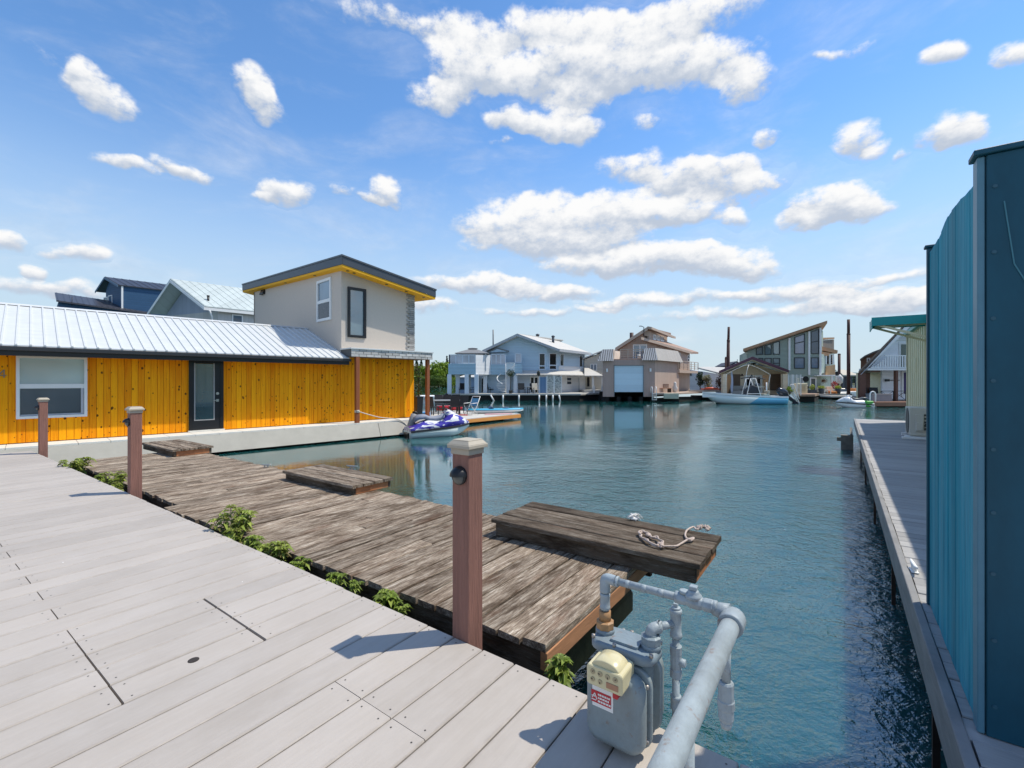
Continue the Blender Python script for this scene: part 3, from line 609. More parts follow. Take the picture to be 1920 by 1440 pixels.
for (x, y) in ((-.105, -.045), (.105, -.045), (-.02, -.058), (-.03, .05), (.0, .056), (.105, .05)): MB().lathe([(.007, .33), (.007, .341), (.002, .342)], (x, y, 0), 6).build('bolt', BST, mt)
for (x, z) in ((-.098, .06), (-.098, .24), (.098, .06), (.098, .24), (0, .025)): MB().lathe([(.007, -.072), (.007, -.06), (.007, -.05)], (x, 0, z), 6, 0, 'y').build('bolt', BST, mt)
dx = MB(); cx = -.005
dx.loft([[Vector((x, y, z)) for x, z in rrect(.125, .066, .010, 3, cx, .283)] for y in (-.175, -.172, -.075)], 0, True, False)
arc = [Vector((cx+.05*math.cos(math.pi*k/12), 0, .309+.030*math.sin(math.pi*k/12))) for k in range(13)]
dx.loft([[p+Vector((0, y, 0)) for p in arc] for y in (-.168, -.09)], 0, True, True)
ib = dx.build('dial_box', INDEX, mt, bevel=.003)
for i, (x, z, r) in enumerate([(cx-.04+k*.026, .297, .0085) for k in range(4)]+[(cx-.04+k*.026, .272, .0075) for k in range(2)]):
    q = MB(); q.lathe([(r, -.1775), (r, -.1752), (r*.8, -.175)], (x, 0, z), 10, 0, 'y'); q.bar((x, -.1783, z), (x+.006*math.cos(i*2+1), -.1783, z+.006*math.sin(i*2+1)), .002, .001, 1, up=(0, 1, 0)); q.build('dial', [M('faded_dial', (.40, .33, .2), .5, .2, 30), BLACK], ib)
MB().box(cx+.008, cx+.048, -.1772, -.1752, .262, .280).build('red_panel', M('faded_red_panel', (.42, .22, .13), .6, .1), ib)
stk = MB(); stk.box(-.07, .005, -.1268, -.1253, .150, .247); sk = stk.build('sticker', WHITE, mt)
q = MB(); q.box(-.073, -.002, -.1285, -.1270, .163, .203); q.build('red_panel', RED, sk)
q = MB(); random.seed(4); x = -.062
while x < -.012: w = random.choice((.0012, .002, .003)); q.box(x, x+w, -.1285, -.1270, .221, .237); x += w+random.choice((.0012, .002))
q.build('barcode', BLACK, sk)
q = MB()
for row in range(3):                                        # the small white printing on the red panel, too small to read
    x = -.048
    while x < -.008: w = random.uniform(.003, .009); z0 = .195-row*.011; q.box(x, x+w, -.1300, -.1287, z0-.004, z0+.002); x += w+.002
for p in (((-.071, .184), (-.053, .184)), ((-.069, .177), (-.06, .195)), ((-.06, .195), (-.052, .175)), ((-.071, .172), (-.055, .172))): q.bar((p[0][0], -.1292, p[0][1]), (p[1][0], -.1292, p[1][1]), .0012, .003, up=(0, 0, 1))
q.build('printing', WHITE, sk)
q = MB(); q.lathe([(.030, .345), (.033, .35), (.033, .372), (.026, .376)], (-.085, .01, 0), 8, 0, 'z', False); q.lathe([(.021, .374), (.021, .41)], (-.085, .01, 0), 14); q.build('inlet_union', RUST, mt)
q = MB(); q.lathe([(.030, .345), (.034, .35), (.034, .372), (.026, .376)], (.085, .01, 0), 8, 0, 'z', False); q.lathe([(.021, .374), (.021, .380)], (.085, .01, 0), 14); q.build('outlet_union', METD, mt)
MB().box(.012, .03, -.15, -.12, .215, .235).build('red_seal', RED, mt, bevel=.003)

gp = T('gas_pipe', 'thick grey gas pipe with valve and thinner branch pipes above the gas meter', 'gas pipe', N(-.62, 1.555, 0), NR)
rp_, Lr = .0130, Vector((-.085, .01, 0))
def coupling(m, c, ax, L=.05, r=.019):
    m.lathe([(r*.86, -L/2), (r, -L/2+.003), (r, -L/2+.012), (r*.93, -L/2+.014), (r*.93, L/2-.014), (r, L/2-.012), (r, L/2-.003), (r*.86, L/2)], c, 14, 0, ax)
ZT_, ZB_ = .535, .485
zr = .528
m = MB(); m.tube([(-.085, .01, .40), (-.085, .01, zr-.03)], rp_, 14); coupling(m, (-.085, .01, .445), 'z', .06)
m.tube(smooth([Vector((-.085, .01, zr-.05)), Vector((-.085, .01, zr-.015)), Vector((-.078, .01, zr)), Vector((-.045, .01, zr))], 5), .0185, 14); coupling(m, (-.042, .01, zr), 'x', .02)
m.build('inlet_riser', PIPE, gp)
m = MB(); m.tube([(-.05, .01, zr), (.29, .016, zr)], rp_, 14)
for xx in (.0, .06, .12): m.lathe([(rp_*1.0, -.01), (rp_*1.05, 0), (rp_, .01)], (xx, .011, zr), 14, 0, 'x')
m.build('header_pipe', PIPE, gp)
m = MB(); vx = .225; vz = zr
m.lathe([(.016, -.06), (.021, -.057), (.021, -.03), (.018, -.02), (.024, -.008), (.024, .02), (.019, .03), (.022, .034), (.022, .06), (.016, .063)], (vx, .014, vz), 8, 0, 'x', False)
m.lathe([(.027, .012), (.027, .021), (.019, .028), (.017, .036), (.010, .039)], (vx, .014, vz), 14)
m.box(vx-.012, vx+.012, .002, .026, vz+.039, vz+.052); m.build('shutoff_valve', PIPE, gp, bevel=.002)
m = MB(); m.lathe([(.010, -.005), (.015, -.005), (.015, .005), (.010, .005)], (vx-.030, .014, vz+.024), 12); m.build('lock_ring', PIPE, gp)
bx = .345; bz = zr-.02; 
m = MB(); coupling(m, (.283, .016, zr), 'x', .03, .0205); m.lathe([(.019, -.05), (.024, -.03), (.028, 0)], (bx-.012, .018, zr-.008), 16, 0, 'x')
rings = []
for k in range(9):
    t = k/8*math.pi/2; rings.append([Vector((bx+.0365*math.cos(t)*math.cos(q), .012+.0365*math.sin(t)*.75, bz+.0365*math.cos(t)*math.sin(q))) for q in [2*math.pi*i/18 for i in range(18)]])
m.loft(rings, 0, True, True); m.lathe([(.0355, -.045), (.037, -.035), (.0365, .013)], (bx, 0, bz), 18, 0, 'y'); m.build('end_tee', PIPE, gp)
m = MB(); m.tube([(bx, -.03, bz), (bx, -3.2, bz)], .0275, 20); m.build('main_pipe', PIPE, gp)
m = MB(); dy = -.10; m.tube([(bx, dy, bz-.03), (bx, dy, bz-.14)], .013, 12); m.lathe([(.019, -.25), (.0215, -.242), (.0215, -.215), (.024, -.212), (.024, -.19), (.0215, -.187), (.0215, -.14), (.018, -.135)], (bx, dy, bz), 10, 0, 'z', False)
m.lathe([(.003, -.275), (.013, -.272), (.016, -.262), (.018, -.25)], (bx, dy, bz), 12); m.build('drip_leg', PIPE, gp)
m = MB(); m.tube([(bx, -.52, bz-.03), (bx, -.52, .0)], .017, 12); m.lathe([(.05, .001), (.05, .012), (.024, .02)], (bx, -.52, 0), 14); m.build('pipe_support', PIPE, gp)
# outlet side: elbow, short run, riser with plugged tee going down over the edge
zo = .398
m = MB(); m.tube(smooth([Vector((.085, .01, .362)), Vector((.085, .01, zo-.02)), Vector((.089, .013, zo-.003)), Vector((.107, .036, zo))], 5), .019, 14); coupling(m, (.105, .034, zo), 'x', .018, .0215)
m.tube([(.1, .028, zo), (.140, .088, zo)], rp_, 14); m.build('outlet_elbow', PIPE, gp)
rx, ry = .145, .095
m = MB(); m.lathe([(.018, zo-.05), (.021, zo-.047), (.021, zo-.036), (.0185, zo-.033), (.0185, zo+.033), (.021, zo+.036), (.021, zo+.047), (.017, zo+.05)], (rx, ry, 0), 16)
m.lathe([(.016, zo+.05), (.016, zo+.056), (.012, zo+.058)], (rx, ry, 0), 16); m.box(rx-.007, rx+.007, ry-.007, ry+.007, zo+.056, zo+.070); m.build('plugged_tee', PIPE, gp)
m = MB(); m.tube([(rx, ry+.0, zo-.05), (rx, ry, -.7)], rp_, 12); coupling(m, (rx, ry, .12), 'z', .05, .019)
m.lathe([(.016, .205), (.021, .21), (.021, .235), (.018, .24), (.0195, .25), (.0195, .29), (.021, .292), (.021, .318), (.016, .322)], (rx, ry, 0), 10, 0, 'z', False)
m.lathe([(.010, .010), (.014, .012), (.014, .032), (.010, .034)], (rx, ry-.0, .265), 10, 0, 'x'); m.build('outlet_riser', PIPE, gp)
# ------------------------------------------------------------------ right hand dock, fence, cream house
GREYD = mk_old('grey_dock_planks', False, 1.1, 1.0)
gd, nt_, b_ = nm('grey_painted_planks'); t_ = NT(nt_); st_ = t_.noise(t_.map((1.8, 40, 40)), 1, 6, .65); bg_ = t_.noise(t_.map((1,1,1)), 1.1, 5, .7)
f_ = t_.math('ADD', t_.math('MULTIPLY_ADD', st_, .55, .55), t_.math('ADD', t_.math('MULTIPLY_ADD', t_.isl(), .22, -.1), t_.math('MULTIPLY_ADD', bg_, .3, -.15)))
c_ = t_.n('ShaderNodeVectorMath', operation='SCALE'); c_.inputs[0].default_value = (.40, .385, .37); t_.l(f_, c_.inputs['Scale']); t_.l(c_.outputs[0], b_.inputs['Base Color']); b_.inputs['Roughness'].default_value = .8; t_.bump(st_, .4, b_, .006)
random.seed(14); D0 = .335
rd = T('plank_dock', 'long grey dock on the right, running past the blue fence and cream house', 'dock', N(D0, 0, DOCKZ), NR)
m = MB(); y = -2.5; w = .142
while y < 19.85:
    for (x0, x1) in ((.045, 4.6),):
        dz = random.uniform(-.003, .002); e = random.uniform(-.004, .004)
        m.loft([[Vector((x, yy, zz)) for yy, zz in ((y+.003, -.036), (y+w-.003, -.036), (y+w-.003, dz-.004), (y+w-.008, dz), (y+.008, dz), (y+.003, dz-.004))] for x in (x0+e, 1.2, x1)])
    y += w
m.build('dock_planks', gd, rd)
GFAS = M('grey_fascia', (.23, .225, .22), .8, .35, 3, (1, 1, 6), bump=.3)
m = MB(); m.box(0, .04, -2.5, 19.86, -.21, .008); m.box(.04, 4.6, 19.851, 19.89, -.21, -.002); m.build('fascia', GFAS, rd, bevel=.004)
m = MB(); m.box(.25, 4.5, -2.4, 19.6, -.9, -.22); m.build('float_hull', DARK, rd)
for yy, dx_ in ((3.2, 0), (5.6, 0), (8.6, 0), (11.8, .0), (14.6, 0)):
    m = MB(); m.bar((.06, yy, -.80), (.06, yy, -.212), .03, .03); m.build('fender_post', RIMD, rd)
m = MB(); m.box(-.36, -.05, 17.4, 17.7, -.84, -.36); m.box(-.46, -.36, 17.45, 17.6, -.55, -.44); m.bar((-.1, 17.2, -.35), (-.1, 17.9, -.2), .06, .12); m.build('pile_bracket', M('old_timber', (.16, .15, .13), .9, .4, 6, bump=.4), rd)
for i, (py, px, mat) in enumerate(((1068, 1722, WHITE), (828, 1609, DARK))):
    if i == 0: cleat('dock_cleat', N(.40, 4.15, DOCKZ+.004), NR+R(95), 'white cleat on the grey dock beside the far end of the blue fence', 1.0, WHITE)
# blue fence, boards run upright; the return panel stands square to it at the near end
mbl, nt_, b_ = nm('blue_stained_boards'); t_ = NT(nt_); gr = t_.noise(t_.map((30, 30, 1.3)), 1, 7, .7, .6); pt_ = t_.noise(t_.map((6, 6, .7)), 1, 6, .7)
cc = t_.ramp(gr, [(.28, (.006, .13, .20)), (.47, (.018, .26, .36)), (.66, (.035, .33, .43)), (.84, (.13, .42, .50))]); cc = t_.mix(t_.ramp(pt_, [(.4, (.0,)*3), (.75, (.6,)*3)]), cc, (.16, .36, .43))
vv = t_.n('ShaderNodeVectorMath', operation='SCALE'); t_.l(cc, vv.inputs[0]); t_.l(t_.math('MULTIPLY_ADD', t_.isl(), .3, .85), vv.inputs['Scale']); t_.l(vv.outputs[0], b_.inputs['Base Color']); b_.inputs['Roughness'].default_value = .75; b_.inputs['Specular IOR Level'].default_value = .2; t_.bump(gr, .6, b_, .006)
BLUEP = M('blue_painted_post', (.005, .070, .110), .5, .42, 3.2, (1, 1, .45), bump=.25); BLUET = M('blue_trim_light', (.10, .23, .30), .45, .15, 8)
fn = T('board_fence', 'tall teal blue board fence with upright boards at the right edge', 'fence', N(.415, 2.385, DOCKZ), NR)
FT = [(0, 2.06), (.2, 2.066), (.38, 2.088), (.6, 2.098), (.74, 2.085), (.86, 2.062), (.97, 2.052), (1.2, 2.05)]
def ftop(y):
    for (a, p), (b, q) in zip(FT, FT[1:]):
        if y <= b: t = (y-a)/(b-a); t = t*t*(3-2*t); return lerp(p, q, t)
    return FT[-1][1]
m = MB(); y = .075; random.seed(9)
while y < 1.185:
    w = random.choice((.085, .09, .095)); y1 = min(y+w, 1.19); k = random.uniform(-.0015, .0015)
    m.add([(k, y+.001, .004), (k, y1-.001, .004), (k+.022, y1-.001, .004), (k+.022, y+.001, .004), (k, y+.001, ftop(y)), (k, y1-.001, ftop(y1)), (k+.022, y1-.001, ftop(y1)), (k+.022, y+.001, ftop(y))],
          [(3,2,1,0),(4,5,6,7),(0,1,5,4),(1,2,6,5),(2,3,7,6),(3,0,4,7)])
    y = y1
m.build('boards', mbl, fn, bevel=.002)
m = MB(); m.box(.03, .07, .07, 1.19, .25, .34); m.box(.03, .07, .07, 1.19, 1.75, 1.84); m.build('rails', BLUEP, fn)
m = MB(); m.box(-.012, .075, 1.192, 1.232, 0, 2.075); m.build('end_post', BLUEP, fn, bevel=.004)
MB().box(-.022, .085, 1.183, 1.242, 2.076, 2.092).build('end_cap', BLUEP, fn, bevel=.003)
MB().box(-.008, .014, .0, .07, .0, 2.13).build('corner_trim', BLUET, fn, bevel=.004)
m = MB(); m.box(.016, .30, -.006, .06, 0, 2.13); m.box(.303, .60, -.006, .06, 0, 2.13); m.box(.603, 1.3, -.006, .06, 0, 2.13); m.build('return_panel', BLUEP, fn, bevel=.003)
m = MB(); m.box(-.02, 1.31, -.02, .075, 2.131, 2.152); m.build('top_cap', BLUEP, fn, bevel=.003)
m = MB()
for p in (((.05, 1.95), (.075, 1.72)), ((.075, 1.72), (.10, 1.66)), ((.10, 1.66), (.15, 1.52))): m.bar((p[0][0]+.01, -.008, p[0][1]), (p[1][0]+.01, -.008, p[1][1]), .004, .002, up=(0, 1, 0))
q_ = MB(); random.seed(77)
for k in range(9):
    for x in (.035, .28, .325): q_.lathe([(.007, -.0095), (.007, -.0065), (.004, -.006)], (x+random.uniform(-.003, .003), 0, .12+k*.235+random.uniform(-.01, .01)), 8, 0, 'y')
q_.build('screw_heads', M('blue_screw', (.03, .10, .14), .35, .2, 30), fn)
m.build('scratches', M('blue_scratch', (.06, .20, .25), .6, .2), fn)

# cream house
ch = T('floating_house', 'cream panelled house right edge with teal awning and eave, behind the blue fence', 'house', N(1.68, 19.0, DOCKZ), NR)
CREAMS = siding('cream_panels', (.78, .72, .48), .42, 'y', .72, .55, .05)
m = MB(); m.prism([(0, 0, 0), (0, -15.3, 0), (0, -15.3, 2.9), (0, 0, 2.9)], (.12, 0, 0)); m.box(.12, 5, -.12, 0, 0, 2.9); m.box(.12, 5, -15.3, -15.18, 0, 2.9); m.build('wall', CREAMS, ch)
m = MB()
for k in range(37): m.box(-.022, 0, -.06-k*.42, -.02-k*.42, .05, 2.72)
m.build('battens', CREAM, ch)
TEAL = siding('teal_roof', (.02, .33, .33), .3, 'y', .8, .35, .08)
m = MB(); m.prism([(-.12, .15, 2.72), (-.12, .15, 2.80), (2.6, .15, 4.0), (5.3, .15, 2.80), (5.3, .15, 2.72), (2.6, .15, 3.92)], (0, -15.5, 0)); m.build('roof', TEAL, ch)
aw = MB(); aw.prism([(-1.08, -5.0, 2.72), (-1.08, -4.0, 2.72), (-.02, -4.0, 2.80), (-.02, -5.0, 2.80)], (0, 0, .035)); aw.box(-1.1, -.02, -5.02, -5.0, 2.63, 2.83); aw.box(-1.1, -1.08, -5.0, -4.0, 2.57, 2.79); aw.box(-1.1, -.02, -4.0, -3.98, 2.65, 2.83)
ao = aw.build('awning', TEAL, ch)
m = MB()
for yy in (-4.95, -4.1): m.bar((-1.0, yy, 2.66), (-.02, yy, 2.28), .05, .05); m.bar((-1.0, yy, 2.68), (-.02, yy, 2.70), .05, .04)
m.build('brace', CREAM, ao)
for y0 in (-6.4,): window(ch, [N(1.68, 19+y0, 1.3), N(1.68, 19+y0+.9, 1.3), N(1.68, 19+y0+.9, 2.2), N(1.68, 19+y0, 2.2)], -NX, WHITE, GL, .07, (('h', .5),))
m = MB(); m.box(-.03, 0, -2.2, -2.0, 1.55, 1.95); m.build('meter_box', CREAM, ch)
for yy in (.02,): MB().box(-.03, .05, -.06, .02, .0, 2.75).build('corner_board', CREAM, ch)
ac = T('air_conditioner', 'beige outdoor air conditioner unit on white blocks against the cream house', 'air conditioner', N(1.25, 13.75, DOCKZ), NR)
ACM = M('ac_casing', (.58, .55, .47), .45, .06)
m = MB(); m.box(0, .36, 0, .85, .07, .70); m.build('casing', ACM, ac, bevel=.015, seg=2)
m = MB(); m.box(.10, .24, -.05, -.001, .17, .56); m.box(.11, .23, -.07, -.05, .2, .38); m.build('valve_cover', ACM, ac, bevel=.008)
m = MB()
for k in range(5): m.box(.25, .34, -.004, .002, .2+k*.08, .24+k*.08)
m.box(.26, .33, -.06, .0, .22, .25); m.box(.26, .33, -.06, .0, .32, .35); m.build('service_ports', M('dark_port', (.06, .06, .06)), ac)
m = MB(); m.lathe([(.29, -.012), (.29, 0), (.27, .0)], (0, .36, .39), 24, 0, 'x')
for k in range(9): m.box(-.018, -.012, .08, .64, .14+k*.06, .146+k*.06)
m.build('fan_grille', M('fan_dark', (.09, .09, .08), .5, .1), ac)
m = MB(); m.box(-.08, .42, .04, .12, 0, .068); m.box(-.08, .42, .72, .8, 0, .068); m.box(-.14, .55, -.12, -.02, 0, .05); m.build('mount_blocks', WHITE, ac, bevel=.006)

# ------------------------------------------------------------------ the cedar house on the left (frame H: x along the wall to the right, y away)
HR = math.atan2(.724, .69); H0 = Vector((-.724*16.2*-1*-1, .69*16.2, FLOOR))
hs_ = T('floating_house', 'knotty cedar floating house with white metal roof and grey stucco tower on the left', 'house', H0, HR)
HM = hs_.matrix_basis.copy(); HI = HM.inverted()
def hl(px, py, t):                                   # pixel on the upright plane y = -t of the house frame
    r = (HI.to_3x3() @ Vector(((px-CX)/F, 1, -(py-HY)/F))); c = HI @ Vector((0, 0, CAMZ)); k = (-t-c.y)/r.y; return c+r*k
S0, S1, ST = -5.2, hl(775.5, 715, 0).x, hl(640, 715, 0).x
wl = MB(); random.seed(2); x = S0; bw = .142; z1w = 2.36
dx0, dx1 = hl(353.5, 740, 0).x, hl(418.5, 740, 0).x
while x < S1-.01:
    x1 = min(x+bw, S1); y = random.uniform(-.002, .002)
    z0 = 2.2 if (x > dx0-.02 and x1 < dx1+.02) else .02
    if x < ST: z1 = z1w
    else: z1 = 2.42
    wl.loft([[Vector((xx, yy, zz)) for xx, yy in ((x+.002, .012), (x+.006, y), (x1-.006, y), (x1-.002, .012))] for zz in (z0, z1)])
    x = x1
wl.build('cedar_wall', CEDAR, hs_)
sh = MB(); sh.box(S0, S1, .013, .10, 0, 2.34); sh.box(S1-.1, S1-.002, .1, 6.0, 0, 2.34); sh.build('wall_core', M('sheathing', (.2, .1, .02), .8), hs_)
# far side wall, boards
m = MB(); m.box(S1-.002, S1+.015, .0, 6, .02, 2.42); m.build('end_wall', CEDAR, hs_)
q0, q1 = hl(30, 667, 0), hl(163.5, 783, 0); HN = HM.to_3x3() @ Vector((0, -1, 0))
def hrect(x0, x1, z0, z1, y=0): return [HM @ Vector(p) for p in ((x0, y, z0), (x1, y, z0), (x1, y, z1), (x0, y, z1))]
zt_, zb_ = hl(163, 670, 0).z, hl(163, 780.5, 0).z
wo_ = window(hs_, hrect(q0.x, q1.x, zb_, zt_), HN, WHITE, GLB, .06, (('h', .515),), .06, 'window', .9)
mid = lerp(zb_, zt_, .515)
m = MB()
for (a_, b_, c_, d_) in ((q1.x-.12, q1.x-.07, zb_+.10, mid-.05), (q0.x+.07, q1.x-.07, zb_+.065, zb_+.10)): m.box(a_, b_, -.035, -.01, c_, d_)
m.build('lower_sash', M('sash_grey', (.45, .46, .5), .5, .05), wo_)
m = MB(); m.box(q0.x+.07, q1.x-.125, -.012, -.006, zb_+.105, mid-.06); m.build('insect_screen', mk_glass('screen_glass', (.06, .085, .10), 1.5, .12), wo_)
# door
dtop = hl(385, 679, 0).z; dr = MB()
dr.box(dx0, dx0+.09, -.05, .02, .02, dtop); dr.box(dx1-.09, dx1, -.05, .02, .02, dtop); dr.box(dx0, dx1, -.051, .02, dtop, dtop+.09)
d_o = dr.build('door_frame', BLACK, hs_)
gx0, gx1 = hl(363.5, 740, 0).x, hl(402, 740, 0).x; gz0, gz1 = hl(385, 788, 0).z, hl(385, 681, 0).z
m = MB(); m.box(dx0+.09, gx0, -.03, .01, .05, dtop); m.box(gx1, dx1-.09, -.03, .01, .05, dtop); m.box(gx0, gx1, -.03, .01, .05, gz0); m.box(gx0, gx1, -.03, .01, gz1, dtop)
dd_ = m.build('door', M('door_black', (.018, .019, .022), .3, .1), hs_)
MB().box(gx0+.03, gx1-.03, -.02, -.012, gz0+.03, gz1-.02).build('door_glass', GLM, dd_)
m = MB(); m.box(gx0, gx0+.03, -.036, -.018, gz0, gz1); m.box(gx1-.03, gx1, -.036, -.018, gz0, gz1); m.box(gx0+.03, gx1-.03, -.036, -.018, gz0, gz0+.03); m.build('glazing_bead', M('bead_grey', (.3, .3, .3), .4), dd_)
m = MB(); kx = (gx1+dx1-.09)/2; m.lathe([(.04, -.055), (.04, -.031), (.02, -.03)], (kx, 0, 1.13), 14, 0, 'y'); m.box(kx-.035, kx+.035, -.05, -.031, .88, .96); m.bar((kx, -.06, .92), (kx-.11, -.065, .92), .02, .02); m.build('door_handle', M('satin_nickel', (.6, .58, .54), .3, .1, metal=.9), dd_)
MB().box(dx0-.02, dx1+.02, -.09, -.0, .003, .045).build('threshold', LEDGE, hs_)
nb_ = hl(4, 701, 0); m = MB(); nx, nz_ = nb_.x-.06, nb_.z-.09
m.bar((nx+.09, -.02, nz_), (nx+.09, -.02, nz_+.19), .022, .01, up=(0, 1, 0)); m.bar((nx, -.02, nz_+.055), (nx+.13, -.02, nz_+.055), .022, .01, up=(0, 1, 0)); m.bar((nx+.004, -.02, nz_+.06), (nx+.088, -.02, nz_+.185), .022, .01, up=(0, 1, 0))
m.build('house_number', M('dull_metal', (.25, .2, .15), .5, .1, metal=.4), hs_)
# float, ledge, sloped skirt
XE = 11.9
m = MB(); k = 0; x = S0
while x < XE-.01:
    x1 = min(x+.6, XE); m.box(x+.004, x1-.004, -.82, .0, -.05, .0); x = x1
m.build('ledge', LEDGE, hs_, bevel=.004)
m = MB(); m.prism([(S0, -.80, -.051), (S0, -.835, -.049), (S0, -1.02, -.53), (S0, -.98, -.53)], (8.9-S0, 0, 0)); m.prism([(8.92, -.80, -.051), (8.92, -.835, -.049), (8.92, -1.02, -.53), (8.92, -.98, -.53)], (XE-8.92, 0, 0))
m.build('float_skirt', CONC, hs_)
m = MB(); m.box(S0, XE-.05, -.80, 9.4, -.75, -.052); m.build('float_hull', DARK, hs_); m = MB(); m.box(ST-4, XE, .02, 9.45, -.051, -.005); m.build('porch_floor', LEDGE, hs_)
# lower roof
ex, ez = .61, 2.34; RZ = 3.68; RY = 3.0
rf = MB(); XR = ST+.02
def slope(y): return ez+(RZ-ez)*(y+ex)/(RY+ex)
rf.prism([(S0, -ex, ez), (S0, RY, RZ), (S0, 2*RY+ex, ez), (S0, 2*RY+ex, ez-.03), (S0, RY, RZ-.03), (S0, -ex, ez-.03)], (XR-S0, 0, 0))
x = S0+.03
while x < XR-.04:
    for (ya, yb) in ((-ex-.01, RY-.05), (2*RY+ex, RY+.05)):
        za = slope(ya) if ya < RY else ez; zb2 = slope(RY-.05)
        rf.loft([[Vector((xx, yy, zz+h)) for xx, h in ((x-.028, 0), (x-.014, .03), (x+.014, .03), (x+.028, 0))] for yy, zz in ((ya, za), (yb, zb2))])
    x += .235
rfo = rf.build('metal_roof', WHITEM, hs_)
m = MB(); m.prism([(S0, RY-.14, RZ-.03), (S0, RY, RZ+.035), (S0, RY+.14, RZ-.03), (S0, RY, RZ+.02)], (XR-S0, 0, 0)); m.build('ridge_cap', WHITEM, rfo)
m = MB(); m.box(S0, XR-.0, -ex+.03, -ex+.075, ez-.245, ez-.045); m.box(XR-.02, XR+.0, -ex+.075, .0, ez-.2, ez-.06); m.build('fascia', BLACK, hs_, bevel=.004)
m = MB(); m.box(S0, XR-.02, -ex+.076, -.004, ez-.075, ez-.055); m.build('soffit', SOFF, hs_)
m = MB(); m.box(S0, XR+.04, -ex-.045, -ex+.028, ez-.13, ez-.04); m.build('gutter', M('dark_gutter', (.03, .032, .036), .4, .1), hs_, bevel=.008)
# tower
TD = 9.6
def ttop(x, y): return 5.83-.25-FLOOR*0+.25+(-.6)*(x-ST)/4.0*1.0+.055*(y)
def tz(x, y): return 5.99-.155*(x-ST)+.052*max(y, -.7)
XB = S1+.0
sm_ = STUCCO
tw = MB()
tw.prism([(ST, 0, 2.45), (XB, 0, 2.45), (XB, 0, tz(XB, 0)-.42), (ST, 0, tz(ST, 0)-.42)], (0, .15, 0))
tw.prism([(ST, .15, 2.2), (ST, TD, 2.2), (ST, TD, tz(ST, TD)-.42), (ST, .15, tz(ST, .15)-.42)], (.15, 0, 0))
tw.prism([(XB-.15, .15, 2.2), (XB-.15, TD, 2.2), (XB-.15, TD, tz(XB, TD)-.42), (XB-.15, .15, tz(XB, .15)-.42)], (.15, 0, 0))
tw.prism([(ST, TD, 2.2), (XB, TD, 2.2), (XB, TD, tz(XB, TD)-.42), (ST, TD, tz(ST, TD)-.42)], (0, -.15, 0)); tw.build('tower_wall', sm_, hs_)
xa, xb, ya, yb = ST-.25, S1+.72, -.58, TD+1.0
def sl(m, x0, x1, y0, y1, o0, o1): 
    c = ((x0, y0), (x1, y0), (x1, y1), (x0, y1)); m.add([Vector((x, y, tz(x, y)+o)) for o in (o0, o1) for x, y in c], [(3,2,1,0),(4,5,6,7),(0,1,5,4),(1,2,6,5),(2,3,7,6),(3,0,4,7)])
m = MB(); sl(m, xa, xb, ya, yb, -.33, 0); m2 = m.build('tower_roof', SLATE, hs_, bevel=.01)
m = MB(); sl(m, xa-.025, xb+.025, ya-.025, yb+.02, -.045, .02); m.build('drip_edge', M('drip_metal', (.075, .085, .10), .35, .1), m2, bevel=.006)
m = MB(); sl(m, xa+.02, xb-.02, ya+.02, yb-.02, -.42, -.331); m.build('tower_soffit', SOFF, hs_)
m = MB()
for (x, y) in ((ST+.1, -.3), (ST+.35, -.3), (ST+1.7, -.3), (ST+2.6, -.3), (XB+.3, -.3), (ST-.12, 2), (ST-.12, 5)): m.lathe([(.06, 0), (.06, .012), (.05, .012)], (x, y, tz(x, y)-.434), 14)
m.build('downlights', BLACK, hs_)
def lxrect(px0, px1, pyt, pyb, x):                    # window on the tower's left wall (plane x = const)
    o_ = []
    for px in (px0, px1):
        r = (HI.to_3x3() @ Vector(((px-CX)/F, 1, 0))); c = HI @ Vector((0, 0, CAMZ)); k = (x-c.x)/r.x; o_.append((c+r*k).y)
    z = lambda px, py, yy: None
    r = (HI.to_3x3() @ Vector(((px1-CX)/F, 1, -(pyt-HY)/F))); c = HI @ Vector((0, 0, CAMZ)); k = (x-c.x)/r.x; zt = (c+r*k).z
    r = (HI.to_3x3() @ Vector(((px1-CX)/F, 1, -(pyb-HY)/F))); k = (x-c.x)/r.x; zb = (c+r*k).z
    return o_[0], o_[1], zt, zb
y0_, y1_, zt, zb = lxrect(595.5, 622, 519, 599, ST)
window(hs_, [HM @ Vector(p) for p in ((ST, y0_, zb), (ST, y1_, zb), (ST, y1_, zt), (ST, y0_, zt))], HM.to_3x3() @ Vector((-1, 0, 0)), WHITE, GLBLUE, .10, (('h', .47),), .05)
m = MB(); m.box(ST-.018, ST-.008, y1_+.14, y0_-.14, zb+.12, lerp(zb, zt, .42)); m.build('lower_sash_screen', mk_glass('dark_screen', (.05, .05, .07), 1.5, .15), hs_)
a_, b_ = hl(651.5, 600, 0), hl(685.5, 600, 0)
window(hs_, hrect(a_.x, b_.x, hl(652, 632, 0).z, hl(652, 537.5, 0).z), HN, BLACK, mk_glass('tall_glass', (.10, .16, .19), 2.4, .02), .09, (), .06)
y0_, y1_, zt, zb = lxrect(491, 497.5, 544, 551, ST)
m = MB(); m.prism([(ST-.001, y1_, zb), (ST-.14, y1_, zb), (ST-.02, y1_, zt+.1)], (0, y0_-y1_, 0)); m.build('vent_hood', BLACK, hs_)
